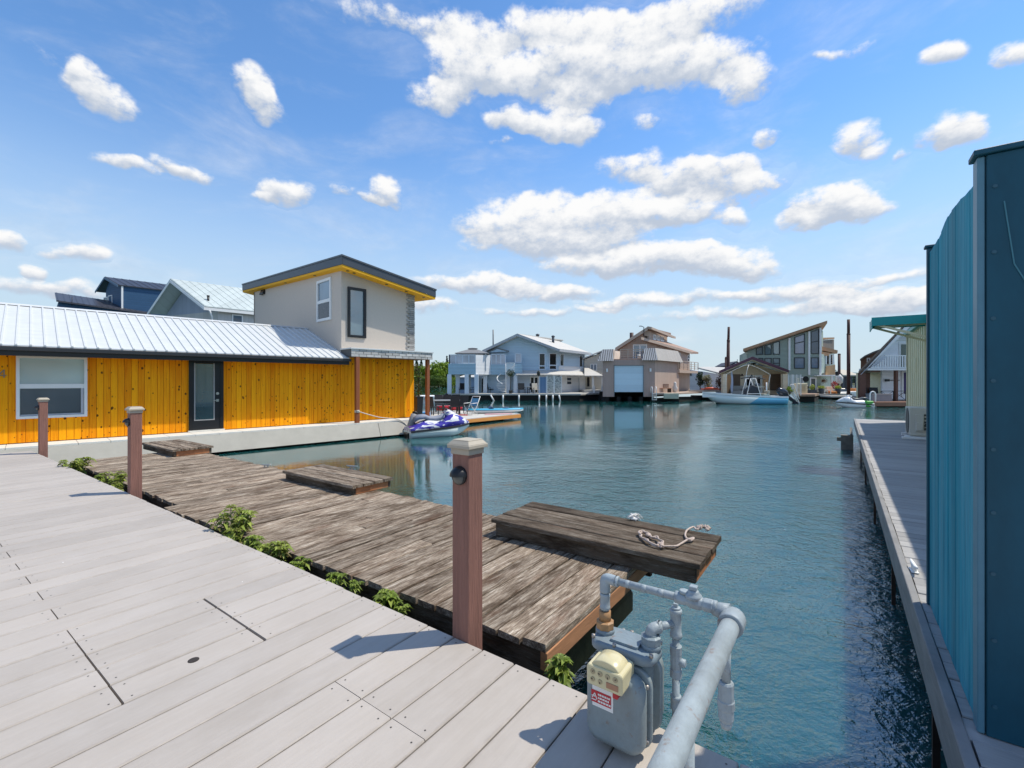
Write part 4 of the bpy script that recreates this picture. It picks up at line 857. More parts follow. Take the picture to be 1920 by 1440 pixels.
# brick parapet over the porch + brick corner
px0, px1 = hl(658.5, 660, .8), hl(811, 668, .8); pz1, pz0 = 2.675, 2.385
m = MB(); m.box(px0.x, px1.x, -.79, -.001, pz0+.01, pz1-.02); m.box(S1+.016, px1.x, .0, 3.0, pz0+.01, pz1-.02); m.build('parapet_core', MORTAR, hs_)
m = MB(); random.seed(6); bh = (pz1-pz0)/3
for r_ in range(3):
    x = px0.x-(.12 if r_ % 2 else 0)
    while x < px1.x:
        xa_, xb_ = max(x, px0.x), min(x+.29, px1.x)
        if xb_-xa_ > .03: m.box(xa_+.006, xb_-.006, -.79-random.uniform(.012, .028), -.78, pz0+r_*bh+.005, pz0+(r_+1)*bh-.005)
        x += .30
m.build('parapet_bricks', BRICK, hs_)
m = MB(); m.box(px0.x-.03, px1.x+.03, -.84, -.0, pz1-.019, pz1+.03); m.build('parapet_flashing', WHITEM, hs_, bevel=.004)
m = MB(); z = pz1+.03; k = 0
while z < tz(XB, 0)-.5:
    w = .34 if k % 2 else .24; m.box(S1-w, S1+.03, -.035-random.uniform(0, .02), -.001, z+.006, z+.079)
    m.box(S1+.001, S1+.04, .0, .35 if k % 2 else .22, z+.006, z+.079); z += .085; k += 1
m.build('quoin_bricks', M('grey_quoin', (.34, .325, .30), .85, .25, 9, isl=.25, bump=.3), hs_)
for (px, pyb, t) in ((669.5, 793, .74), (801.5, 781, .60)):
    c = hl(px, pyb, t); m = MB(); m.box(c.x-.07, c.x+.07, -t-.07, -t+.07, .001, pz0+.009); m.build('porch_post', PORCHW, hs_, bevel=.006)
a_ = HM @ Vector((hl(669.5, 780, .74).x, -.8, .42)); b_ = HM @ Vector((hl(750, 780, .9).x, -.85, .02))
m = MB(); m.tube(smooth([a_+Vector((.05,0,0)), a_, lerp(a_, b_, .5)+Vector((0,0,-.06)), b_, b_+Vector((.3,.2,-.3))], 4), .016, 6)
for k in range(3): m.lathe([(.085, -.015), (.1, 0), (.085, .015)], a_+Vector((0, 0, .03*k-.03))+HM.to_3x3() @ Vector((0, .06, 0)), 12)
tag(m.build('mooring_line', M('pale_rope', (.62, .58, .5), .9, .2, 40)), 'pale mooring rope tied round the first red brown porch post', 'rope')

# houses behind the cedar house
def face_house(): pass
bn = T('floating_house', 'grey blue barn shaped house with pale green metal roof behind the cedar house', 'house', Vector((-19, 27, FLOOR)), 0)
BAT = siding('bluegrey_board', (.33, .37, .45), .24, 'xy', .8, .7, .06); BATP = siding('palegrey_board', (.50, .49, .47), .24, 'xy', .82, .7, .06); RFG = siding('pale_green_roof', (.50, .55, .53), .42, 'x', .82, .4, .05)
A = at(*Z1(1045, 212), 27.6); E1 = at(*Z1(905, 418), 28.8); E2 = at(*Z1(1255, 380), 26.5); dv = Vector((.69, .724, 0)); LEN = 9
w1 = E1+dv*.85+(E2-E1)*.05; w2 = E2+dv*.85-(E2-E1)*.05; ap = A+dv*.85
def dn(v, z): return Vector((v.x, v.y, z))
m = MB(); m.prism([w1-Vector((0,0,.1)), w2-Vector((0,0,.1)), w2+Vector((0,0,.05)), ap-Vector((0,0,.2)), w1+Vector((0,0,.05))], dv*.2); m.build('gable_wall', BAT, bn, world=True); m = MB(); m.prism([dn(w1, FLOOR), dn(w2, FLOOR), w2-Vector((0,0,.101)), w1-Vector((0,0,.101))], dv*.2); m.build('front_wall', BATP, bn, world=True)
m = MB(); m.prism([dn(w2, FLOOR)+dv*.2, dn(w2, FLOOR)+dv*LEN, w2+dv*LEN, w2+dv*.2], -dv.cross(Vector((0,0,1)))*.2); m.prism([dn(w1, FLOOR)+dv*.2, dn(w1, FLOOR)+dv*LEN, w1+dv*LEN, w1+dv*.2], dv.cross(Vector((0,0,1)))*.2)
m.prism([dn(w1, FLOOR)+dv*LEN, dn(w2, FLOOR)+dv*LEN, w2+dv*LEN, ap+dv*(LEN-.4), w1+dv*LEN], -dv*.15); m.build('side_wall', BATP, bn, world=True)
m = MB(); u_ = Vector((0, 0, .08)); e2b = E2-Vector((0,0,.0)); m.prism([A, E2, E2+u_, A+u_], dv*(LEN+.8)); m.prism([A, E1, E1+u_, A+u_], dv*(LEN+.8))
for k in range(22):
    o_ = dv*(.05+k*.44); m.bar(A+u_+o_, E2+u_+o_, .03, .03); m.bar(A+u_+o_, E1+u_+o_, .03, .03)
m.build('roof', RFG, bn, world=True)
m = MB(); tr = Vector((0, 0, -.16)); m.prism([A-dv*.03, E2-dv*.03, E2-dv*.03+tr, A-dv*.03+tr], dv*.03); m.prism([A-dv*.03, E1-dv*.03, E1-dv*.03+tr, A-dv*.03+tr], dv*.03); m.prism([E2+u_*.5, E2+u_*.5+tr*1.2, E2+tr*1.2-(E2-E1).normalized()*.12+u_*.5], dv*(LEN+.8)); m.build('white_trim', WHITE, bn, world=True)
m = MB(); p = E2-(E2-E1)*.04+dv*.5; m.tube([E2+dv*.25+Vector((0,0,-.15)), p+Vector((0, 0, -.5)), dn(p, FLOOR)], .05, 8); m.build('downspout', WHITE, bn, world=True)
pl = PL(w2, dv); q = pl.rz(Z1(1423, 0)[0], Z1(1490, 0)[0], zat(Z1(0, 500)[1], 28.5), zat(Z1(0, 434)[1], 28.5)); window(bn, q, pl.n, WHITE, GLBLUE, .06)
vp = at(*Z1(1278, 335), 27.2); m = MB(); m.tube([vp-Vector((0,0,.4)), vp+Vector((0,0,.22))], .06, 8); m.lathe([(.08, .2), (.08, .27), (.02, .28)], vp, 8); m.build('vent_pipe', BLACK, bn, world=True)

nv = T('floating_house', 'navy blue house with dark standing seam roofs behind the white metal roof', 'house', Vector((-26, 33, FLOOR)), 0)
NAVY = siding('navy_siding', (.035, .095, .185), .16, 'z', .7, .6, .12); DKR = M('dark_seam_roof', (.045, .045, .055), .35, .2, 3)
A = at(*Z1(642, 198), 33.4); E1 = at(*Z1(585, 285), 34.4); E2 = at(*Z1(718, 243), 32.4); ul = dv*5
m = MB(); k1, k2 = E1+dv*.3+(E2-E1)*.25, E2+dv*.3+(E1-E2)*.0; m.prism([dn(k1, 2), dn(k2, 2), k2, A+dv*.3-Vector((0,0,.08)), lerp(k1, E1, .0)], dv*.2); m.prism([dn(k2, 2)+dv*.2, dn(k2, 2)+ul, k2+ul, k2+dv*.2], dv.cross(Vector((0,0,1)))*-.2); m.build('upper_wall', NAVY, nv, world=True)
m = MB(); u_ = Vector((0,0,.07)); E2o = E2+(E2-A)*.06; m.prism([A, E2o, E2o+u_, A+u_], dv*6.2); m.prism([A, E1, E1+u_, A+u_], dv*6.2)
for k in range(14): o_ = dv*(.05+k*.45); m.bar(A+u_+o_, E2o+u_+o_, .03, .04); m.bar(A+u_+o_, E1+u_+o_, .03, .04)
m.build('upper_roof', DKR, nv, world=True)
m = MB(); m.prism([A-dv*.03+u_*.6, E2o-dv*.03+u_*.6, E2o-dv*.03-u_*1.5, A-dv*.03-u_*1.5], dv*.029); m.prism([A-dv*.03+u_*.6, E1-dv*.03+u_*.6, E1-dv*.03-u_*1.5, A-dv*.03-u_*1.5], dv*.029); m.build('rake_trim', M('navy_trim', (.10, .17, .25), .6), nv, world=True)
m = MB(); m.bar(dn(k2, 2)-dv*.02, k2-dv*.02-Vector((0,0,.05)), .16, .1, up=dv); m.build('corner_trim', WHITE, nv, world=True)
pl = PL(k1, k2-k1)
for (xa_, xb_) in ((640, 663), (667, 692)): window(nv, pl.rz(Z1(xa_, 0)[0], Z1(xb_, 0)[0], zat(Z1(0, 378)[1], 32.2), zat(Z1(0, 288 if xa_ < 650 else 283)[1], 32.2)), pl.n, WHITE, GLBLUE, .07)
P0, P1 = at(*Z1(346, 346), 29.5), at(*Z1(925, 425), 33.5); up = Vector((-.724, .69, 0))
m = MB(); m.prism([P0, P1, P1+up*3+Vector((0,0,.9)), P0+up*3+Vector((0,0,.9))][:4], (0, 0, .1))
dd3 = (P1-P0)
for k in range(16): o_ = dd3*(k+.3)/16; m.bar(P0+o_+Vector((0,0,.1)), P0+o_+up*3+Vector((0,0,1.0)), .035, .04)
m.build('lower_roof', DKR, nv, world=True)
m = MB(); m.prism([dn(P0+dd3*.02+up*.3, FLOOR), dn(P1+up*.3, FLOOR), P1+up*.3+Vector((0,0,.05)), P0+dd3*.02+up*.3+Vector((0,0,.05))], up*2.6); m.build('lower_wall', NAVY, nv, world=True)
v_ = at(*Z1(442, 345), 30.2); m = MB(); m.tube([v_+Vector((0,0,-.3)), v_+Vector((0,0,.32))], .018, 6); m.build('antenna', BLACK, nv, world=True)
# ------------------------------------------------------------------ far shore trees
def leaf_cloud(m, c, rx, ry, rz, n, s):
    for k in range(n):
        th, u = random.uniform(0, 6.28), random.uniform(-1, 1); rr = random.uniform(.62, 1.05); q = math.sqrt(1-u*u)
        p = c+Vector((rx*q*math.cos(th)*rr, ry*q*math.sin(th)*rr, rz*u*rr))
        a = Vector((random.gauss(0,1), random.gauss(0,1), random.gauss(0,1))).normalized(); b = a.cross(Vector((random.gauss(0,1), random.gauss(0,1), random.gauss(0,1)))).normalized(); k2 = s*random.uniform(.5, 1.2)
        m.add([p-a*k2, p+b*k2*.7, p+a*k2, p-b*k2*.7], [(0,1,2,3)])
BARK = M('bark', (.10, .075, .05), .95, .3, 6)
LV1 = mk_leaf('tree_leaf_yellow', (.10, .16, .015), (.19, .29, .03), (.30, .40, .05)); LV2 = mk_leaf('tree_leaf_green', (.06, .11, .02), (.12, .19, .035), (.19, .26, .06)); LV3 = mk_leaf('tree_leaf_dark', (.012, .03, .012), (.025, .05, .02), (.04, .075, .03))
def tree(px, d, h, w, lv, label, seed, group, n=900, base=-.6, conif=False):
    random.seed(seed); b = Vector(((px-CX)/F*d, d, base)); r = T('tree', label, 'tree', b, 0, group)
    t = MB(); t.tube([(0, 0, -.3), (w*.03, 0, h*.3), (w*.05, .1, h*.75)], [h*.022, h*.016, h*.006], 7)
    for k in range(5):
        a = k*1.3+random.random(); t.tube([(w*.03, 0, h*(.2+.08*k)), (w*.3*math.cos(a), w*.3*math.sin(a), h*(.45+.07*k))], [h*.01, h*.004], 5)
    t.build('trunk', BARK, r)
    c = MB()
    if conif:
        for k in range(14):
            f = k/13; leaf_cloud(c, Vector((0, 0, h*(.12+.86*f))), w*.5*(1-f)+.1, w*.5*(1-f)+.1, h*.05, n//14, h*.035)
    else:
        for k in range(16):
            a = random.uniform(0, 6.28); q = random.uniform(.0, .62); zc = random.uniform(.08, .86); ww = math.sin(min(1, zc*1.15)*math.pi*.85)**.5
            rr = random.uniform(.16, .27); leaf_cloud(c, Vector((w*.55*q*ww*math.cos(a)*1.2, w*.55*q*ww*math.sin(a), h*zc)), w*rr, w*rr, h*rr*.8, n//16, h*.052)
    c.build('crown', lv, r)
GTR = 'leafy trees on the far river bank'
for i, (px, d, h, w, lv, lab) in enumerate([
    (770, 186, 9.2, 9, LV2, 'far bank tree mostly hidden behind the cedar wall corner'), (788, 182, 8.4, 8, LV1, 'bright green far bank tree just right of the cedar wall'), (806, 184, 8.8, 8.5, LV1, 'far bank tree right behind the second porch post'),
    (822, 181, 9.6, 9, LV1, 'sunny yellow green far bank tree right of the porch post'), (838, 183, 9.2, 9, LV1, 'broad yellow green far bank tree left of the blue terrace'), (853, 182, 8.0, 8, LV2, 'far bank tree seen between the first blue terrace posts'),
    (870, 184, 8, 8, LV2, 'far bank tree seen through the blue terrace posts'), (815, 177, 4.6, 8, LV2, 'low shrubby bush at the water line behind the porch post'), (835, 177, 4.4, 9, LV2, 'low dull green bush at the water line left of the blue house'), (795, 177, 4.2, 8, LV2, 'low bush at the water line right of the cedar corner'), (852, 177, 4.0, 8, LV1, 'low bush at the water line under the blue terrace')]):
    tree(px, d, h, w, lv, lab, 40+i, GTR, 1700)
for i, (px, d, h, w, lab) in enumerate([(781, 215, 13.5, 5, 'dark conifer top standing behind the bank beside the cedar corner'), (790, 220, 13, 5, 'dark narrow conifer right of the cedar corner, behind the bank trees'), (838, 215, 13.5, 5, 'tallest dark conifer behind the bank trees, left of the blue terrace'), (800, 222, 11.5, 6, 'dark conifer behind the second porch post')]):
    tree(px, d, h, w, LV3, lab, 60+i, 'conifers behind the far bank', 420, conif=True)
for i, (px, d, h, w, lab) in enumerate([(1582, 235, 9, 12, 'round dark green tree far off left of the tall piling'), (1574, 230, 7.5, 9, 'dark green tree far off beside the thin piling'), (1601, 300, 7, 5, 'small pointed dark tree far off right of the tall piling'), (1607, 300, 6, 5, 'tiny far dark tree left of the white chalet')]):
    tree(px, d, h, w, LV3, lab, 70+i, 'trees far off in the gap', 500)

# ------------------------------------------------------------------ pilings
RUSTP = M('rusted_steel_pile', (.085, .038, .030), .7, .35, 2, (3, 3, .7))
def piling(px, d, top, step, r, label, lean=0):
    b = Vector(((px-CX)/F*d, d, WATER-1.5)); t = T('piling', label, 'piling', b, 0, 'rusty steel pilings')
    zt, zs = zat(top, d)-b.z, zat(step, d)-b.z; ln = lean/F*d
    MB().tube([(0, 0, 0), (ln*.8, 0, zs)], r, 14).build('lower_pile', RUSTP, t)
    m = MB(); m.tube([(ln*.8, 0, zs-.05), (ln, 0, zt)], r*.82, 14); m.build('upper_pile', RUSTP, t)
    MB().lathe([(r*1.06, zs-.12), (r*1.06, zs+.02), (r*.85, zs+.05)], (ln*.8, 0, 0), 14).build('collar', RUSTP, t)
piling(1362.5, 53.5, 613, 637.5, .165, 'rusty piling behind the tan boat garage, left one with a lighter twin', 4)
piling(1361, 54.5, 669, 672, .12, 'short dark piling stub left of the rusty piling behind the tan garage')
piling(1366.8, 53.2, 637, 640, .10, 'slim rusty piling pressed against the taller one behind the tan garage')
piling(1591, 49.5, 599, 626, .17, 'tallest dark rusty piling standing in open water left of the chalet')
piling(1573.5, 74, 663, 664, .20, 'thin rusty piling at the far side of the green house')
piling(1577.5, 86, 693, 694, .16, 'short thin piling far off right of the thin rusty piling')

# ------------------------------------------------------------------ blue two storey house with roof terrace
BLUE = siding('blue_siding', (.47, .60, .70), .19, 'z', .86, .6, .12, .06); BLUE2 = siding('deep_blue_siding', (.33, .48, .58), .19, 'z', .84, .6, .12, .08); PALE = siding('sunlit_pale_siding', (.70, .71, .72), .19, 'z', .85, .6, .12, .06)
DKW = M('grey_deck_edge', (.42, .41, .38), .85, .2, 3); TRIM = M('trim_bluewhite', (.60, .67, .74), .5, .06); ROOFL = M('pale_roof', (.52, .50, .46), .75, .1, 3); DRKROOF = M('grey_shingle', (.18, .18, .18), .9, .2, 4)
bh_ = T('floating_house', 'light blue two storey floating house with roof terrace and white spiral stair', 'house', (0, 52, WATER), 0)
DV = Vector((.612, .79, 0)); dz = zat(738.3, 50)
a0 = at(840, 738.3, 50); a1 = at(1089, 738.3, 50)
m = MB(); m.prism([Vector((a0.x, 50, dz-.16)), Vector((a1.x, 50, dz-.16)), Vector((a1.x, 50, dz)), Vector((a0.x, 50, dz))], DV*15); m.build('float_deck', DKW, bh_, world=True)
m = MB(); m.prism([Vector((a0.x+.1, 50.15, WATER-.2)), Vector((a1.x-.1, 50.15, WATER-.2)), Vector((a1.x-.1, 50.15, dz-.161)), Vector((a0.x+.1, 50.15, dz-.161))], DV*14.5); m.build('log_float', DARK, bh_, world=True)
for (x, y, w, t) in [(818, 735, 3, .25), (925, 735, 2.6, 0), (1076, 735, 2.6, 0), (1268, 735, 2.6, 0), (1335, 740, 2.8, 0), (1397, 740, 2.8, 0), (1459, 740, 2.8, .1)]:
    p = at(*Z3(x, y), 49.9); m = MB(); m.tube([(p.x-t*.6, 49.88, WATER-.05), (p.x-t, 49.88, dz-.12)] if not t else [(p.x+t, 49.88, WATER-.05), (p.x-t*.5, 49.88, dz-.12)], .085, 8); m.build('fender', WHITE, bh_, world=True)
FP = PL((0, 54), (1, 0)); cn = Z3(1340, 250)
ap = at(*Z3(1060, 150), 54); c1 = at(*Z3(1340, 262), 54); lf = at(*Z3(745, 300), 54)
c2 = at(*Z3(1450, 290), 55.3); c3 = c2+Vector((.612, .79, 0))*8.9
m = MB(); m.prism([dn(lf, dz), dn(c1, dz), c1, ap, lf], (0, .2, 0)); m.prism([dn(c1, dz), dn(c2, dz), c2, c1], (-.1, .17, 0)); m.prism([dn(c2, dz), dn(c3, dz), dn(c3, c2.z-.05), c2], (-.16, .12, 0))
bk0 = lf+DV*8.9; m.prism([dn(lf, dz)+Vector((0,.2,0)), dn(bk0, dz), bk0, lf+Vector((0,.2,0))], (.2, 0, 0)); m.prism([dn(bk0, dz), dn(c3, dz), dn(c3, c2.z), ap+DV*8.9, bk0], (0, -.2, 0)); m.build('wall', BLUE, bh_, world=True)
A = at(*Z3(1060, 138), 53.2); EL = at(*Z3(728, 296), 53.2); ER = at(*Z3(1452, 283), 53.2); u_ = Vector((0, 0, .12)); L = DV*10.2
ER2 = at(*Z3(1752, 312), 60.5)
m = MB(); m.prism([A, ER, ER+u_, A+u_], ER2-ER-(Vector((0,0,(ER2-ER).z)))); m.prism([A, EL, EL+u_, A+u_], L); m.build('roof', ROOFL, bh_, world=True)
m = MB(); f_ = Vector((0, -.06, 0)); tr = Vector((0, 0, -.18)); m.prism([A+u_, ER+u_, ER+tr, A+tr], f_); m.prism([A+u_, EL+u_, EL+tr, A+tr], f_); m.prism([ER+u_, ER2+u_-Vector((0,0,(ER2-ER).z)), ER2+tr-Vector((0,0,(ER2-ER).z)), ER+tr], (.12, -.05, 0)); m.build('fascia', M('fascia_grey', (.40, .42, .44), .6), bh_, world=True)
SP = PL(c2, (.612, .79)); CP = PL(c1, c2-c1)
zz = lambda y, d: zat(Z3(0, y)[1], d)
for (pl, xa, xb, yt, yb, dd, mu) in ((FP, 1264, 1328, 312, 473, 54, .24), (CP, 1360, 1432, 312, 473, 54.7, .27), (SP, 1462, 1500, 318, 473, 55.8, .24), (SP, 1646, 1678, 340, 508, 60.5, .36)):
    window(bh_, pl.rz(Z3(xa, 0)[0], Z3(xb, 0)[0], zz(yb, dd), zz(yt, dd)), pl.n, TRIM, GLD, .11, (('h', mu),), .06)
# lower skirt roof on the right; lower wall coloured pale for the sun on it
s0 = at(*Z3(1055, 492), 54); s1 = at(*Z3(1450, 488), 55.3); 
m = MB(); zt, zb = zz(478, 54.5), zz(515, 52.3)
p = [Vector((s0.x, 53.98, zt)), Vector((c1.x, 53.98, zt)), Vector((c2.x, c2.y, zt)), dn(c3, zt)]; q = [Vector((s0.x-.1, 52.6, zb)), Vector((c1.x+.5, 52.6, zb)), Vector((c2.x+1.2, c2.y-1.0, zb)), dn(c3, zb)+Vector((1.3, -.9, 0))]
for k in range(3): m.prism([p[k], p[k+1], q[k+1], q[k]], (0, 0, -.09))
m.build('skirt_roof', ROOFL, bh_, world=True)
lw = SP; m = MB()
zlo = dz; o_ = SP.n*.3
m.prism([dn(c2, dz)+o_, dn(c3, dz)+o_, dn(c3, zb)+o_, dn(c2, zb)+o_], SP.n*-.12); m.prism([dn(c2, zb+.35)+SP.n*.02, dn(c3, zb+.35)+SP.n*.02, dn(c3, zb+1.15)+SP.n*.02, dn(c2, zb+1.05)+SP.n*.02], SP.n*.02); m.build('lower_wall', PALE, bh_, world=True)  # thin pale strip paints the sunlit band on the side wall
PW2 = PL(dn(c2, 0)+o_, (.612, .79)); window(bh_, PW2.rz(Z3(1526, 0)[0], Z3(1574, 0)[0], zz(615, 56.6), zz(540, 56.6)), SP.n, WHITE, GLD, .09, (('h', .5),), .05)
d0 = PW2.v(Z3(1640, 0)[0], zb); m = MB(); m.tube([d0+SP.n*.9, d0+SP.n*.1+Vector((0, 0, -.4)), dn(d0+SP.n*.1, dz)], .05, 6); m.build('downspout', TRIM, bh_, world=True)
# terrace block on posts
tz0, tz1 = zz(515, 50.5), zz(415, 50.5); xL, xC = at(*Z3(408, 0), 50.5).x, at(*Z3(668, 0), 50.5).x; xR = at(*Z3(952, 0), 53.0).x
m = MB(); m.box(xL, xC, 50.4, 50.6, tz0, tz1); m.box(xL, xL+.2, 50.6, 60, tz0, tz1); m.prism([(xC+1.5, 53.0, tz0), (xR, 53.0, tz0), (xR, 53.0, tz1), (xC+1.5, 53.0, tz1)], (0, .2, 0)); m.prism([(xR, 53.0, zz(515, 53)), (xR+1.9, 53.0, zz(515, 53)), (xR+1.9, 53.0, tz1+.1), (xR, 53.0, tz1+.1)], (0, .15, 0)); m.build('terrace_band', BLUE2, bh_, world=True)
m = MB(); m.prism([(xC+.001, 50.41, tz0), (xC+1.5, 52.99, tz0), (xC+1.5, 52.99, zz(332, 52.9)), (xC+.001, 50.41, zz(330, 50.5))], (-.15, .1, 0)); m.build('terrace_corner', PALE, bh_, world=True)  # pale siding carries the sunlit tone of this right-facing corner
m = MB(); m.prism([(xL+.01, 50.6, tz0+.02), (xC-.2, 50.6, tz0+.02), (xC+1.3, 53.2, tz0+.02), (xR, 53.2, tz0+.02), (xR, 54.0, tz0+.02), (xL+.01, 59, tz0+.02)], (0, 0, .15)); m.build('terrace_floor', DKW, bh_, world=True)
for (x, dd) in ((418, 50.6), (497, 51.6), (582, 50.6), (674, 50.6), (757, 53.1), (972, 53.3), (1043, 52.9), (612, 56)):
    p = at(*Z3(x, 0), dd); m = MB(); m.box(p.x-.22 if dd < 55 else p.x-.12, p.x+.22 if dd < 55 else p.x+.12, dd-.2, dd+.2, dz, tz0); m.build('terrace_post', TRIM, bh_, world=True)
RG = mk_glass('frosted_rail', (.46, .48, .52), 1.45, .3)
def panelrail(x0, x1, d0, d1, n, z0, z1):
    m, g = MB(), MB()
    for k in range(n+1):
        p = lerp(Vector((x0, d0, 0)), Vector((x1, d1, 0)), k/n); m.box(p.x-.05, p.x+.05, p.y-.05, p.y+.05, z0, z1)
    m.bar((x0, d0, z1), (x1, d1, z1), .1, .08); m.bar((x0, d0, z0+.05), (x1, d1, z0+.05), .08, .06)
    a, b = Vector((x0, d0, 0)), Vector((x1, d1, 0)); g.prism([dn(a, z0+.1), dn(b, z0+.1), dn(b, z1-.05), dn(a, z1-.05)], (0, .03, 0))
    r_ = m.build('terrace_rail', TRIM, bh_, world=True); g.build('rail_panel', RG, r_, world=True)
panelrail(xL+.1, xC-.05, 50.5, 50.5, 4, tz1, zz(330, 50.5)); panelrail(xC+1.6, xR-.05, 53.1, 53.1, 3, tz1, zz(325, 53.1)); panelrail(at(*Z3(1042, 0), 53.2).x, at(*Z3(1097, 0), 53.2).x, 53.2, 53.2, 1, zz(408, 53.2), zz(320, 53.2)); panelrail(xL+.1, xL+.1, 50.5, 58, 4, tz1, zz(330, 50.5))
# dormer over the terrace door
m = MB(); d1 = at(*Z3(870, 262), 53.5); m.prism([at(*Z3(780, 308), 53.5), at(*Z3(975, 298), 53.5), d1], (0, .45, 0)); m.build('dormer', BLUE, bh_, world=True)
m = MB(); m.prism([d1, at(*Z3(982, 292), 53.4), at(*Z3(982, 300), 53.4), d1-Vector((0,0,.15))], (0, .5, 0)); m.prism([d1, at(*Z3(775, 303), 53.4), at(*Z3(775, 312), 53.4), d1-Vector((0,0,.15))], (0, .5, 0)); m.build('dormer_roof', DRKROOF, bh_, world=True)
# lower storey under the terrace: wall, doors
m = MB(); m.box(at(*Z3(690, 0), 57).x, at(*Z3(1045, 0), 57).x, 56.9, 57.1, dz, tz0); m.build('ground_wall', siding('shade_blue', (.55, .62, .68), .19, 'z', .9), bh_, world=True); m = MB(); m.box(at(*Z3(1045, 0), 56).x, c1.x, 53.85, 53.99, dz, zz(500, 54)); m.build('ground_wall', siding('shade_blue', (.55, .62, .68), .19, 'z', .9), bh_, world=True)
PX = PL((0, 56.88), (1, 0)); PX2 = PL((0, 53.84), (1, 0)); PX3 = PL((0, 57.98), (1, 0))
for (pl, xa, xb, y0, y1) in ((PX, 832, 888, 540, 690), (PX, 715, 770, 545, 692), (PX2, 1180, 1262, 535, 695)): window(bh_, pl.rect(*Z3(xa, y0), *Z3(xb, y1)), (0, -1, 0), WHITE, GLD, .12, (('v', .5),), .05, 'glazed_door')
# spiral stair
st_ = MB(); sc_ = at(*Z3(952, 0), 52.2); hz0, hz1 = dz, zz(490, 52.2); n = 14
for k in range(n):
    a = 4.4-k*.33; z = lerp(hz0, hz1, (k+1)/n); c = Vector((sc_.x, 52.2, z))
    st_.prism([c+Vector((0, 0, 0)), c+Vector((1.0*math.cos(a-.17), 1.0*math.sin(a-.17), 0)), c+Vector((1.0*math.cos(a+.17), 1.0*math.sin(a+.17), 0))], (0, 0, .05))
so_ = st_.build('spiral_stair', WHITE, bh_, world=True)
m = MB(); m.tube([(sc_.x, 52.2, dz), (sc_.x, 52.2, zz(412, 52.2))], .06, 8)
for off in (.95,):
    m.tube([Vector((sc_.x+1.0*math.cos(4.4-k*.165), 52.2+1.0*math.sin(4.4-k*.165), lerp(hz0, hz1, (k+1)/(2*n))+off)) for k in range(2*n)], .05, 6)
m.build('stair_rail', WHITE, so_, world=True)
m = MB(); p0, p1 = at(*Z3(955, 490), 52.2), at(*Z3(1035, 490), 52.2); m.box(p0.x, p1.x, 51.6, 53, p0.z-.12, p0.z)
for k in range(9): x = lerp(p0.x, p1.x, k/8); m.box(x-.025, x+.025, 51.6, 51.65, p0.z, zz(412, 52.2))
m.box(p0.x, p1.x, 51.58, 51.66, zz(412, 52.2), zz(405, 52.2)); m.build('stair_landing', WHITE, so_, world=True)
for (x, y, r, top, lab) in ((1253, 140, .22, 0, 'roof_vent'), (1400, 155, .2, 0, 'roof_vent')):
    p = at(*Z3(x, y), 57); m = MB(); m.tube([p-Vector((0, 0, 1.3)), p], r*.8, 10); m.lathe([(r, -.1), (r*1.2, 0), (r*.5, .12)], p, 10); m.build(lab, SLATE, bh_, world=True)
p = at(*Z3(832, 92), 56); m = MB(); m.tube([dn(p, zz(240, 56)-1), p], .08, 8); m.build('flue_pipe', M('flue_steel', (.16, .17, .18), .5), bh_, world=True)
# gazebo on the terrace
gz = T('gazebo', 'grey hardtop gazebo with pale curtains on the blue roof terrace', 'gazebo', (at(*Z3(625, 0), 53.3).x, 53.3, tz1+.02), 0)
gx0, gx1 = at(*Z3(470, 0), 52).x-gz.location.x, at(*Z3(790, 0), 52).x-gz.location.x; ghz = zz(318, 52)-gz.location.z; gpz = zz(265, 53)-gz.location.z; w2 = (gx1-gx0)/2; mxg = (gx0+gx1)/2
m = MB(); sq = lambda w, d, z: [Vector((mxg-w, -d, z)), Vector((mxg+w, -d, z)), Vector((mxg+w, d, z)), Vector((mxg-w, d, z))]
m.loft([sq(w2, 1.6, ghz), sq(w2*.99, 1.58, ghz+.06), sq(w2*.24, .4, gpz-.15), sq(w2*.24, .4, gpz-.05)]); m.loft([sq(w2*.3, .5, gpz-.05), sq(w2*.05, .1, gpz+.05)]); m.build('canopy', M('gazebo_grey', (.22, .22, .22), .6, .1), gz)
for sx in (-1, 1):
    for sy in (-1, 1): MB().box(mxg+sx*w2*.82-.05, mxg+sx*w2*.82+.05, sy*1.3-.05, sy*1.3+.05, -.8, ghz).build('gazebo_post', M('curtain', (.55, .58, .6)), gz)
CURT = M('curtain', (.55, .58, .6), .8, .1, 3, (8, 8, 1))
for sx in (-1, 1): MB().loft([[Vector((mxg+sx*w2*.8+math.sin(k*1.7)*.06+sx*(-.25*(1-t)), -1.32+.05*math.cos(k*2.1)+.02*i, lerp(-.5, ghz, t))) for k, i in ((0,0),(1,0),(2,0),(2,3),(0,3))] for t in (0, .4, 1)]).build('side_curtain', CURT, gz)
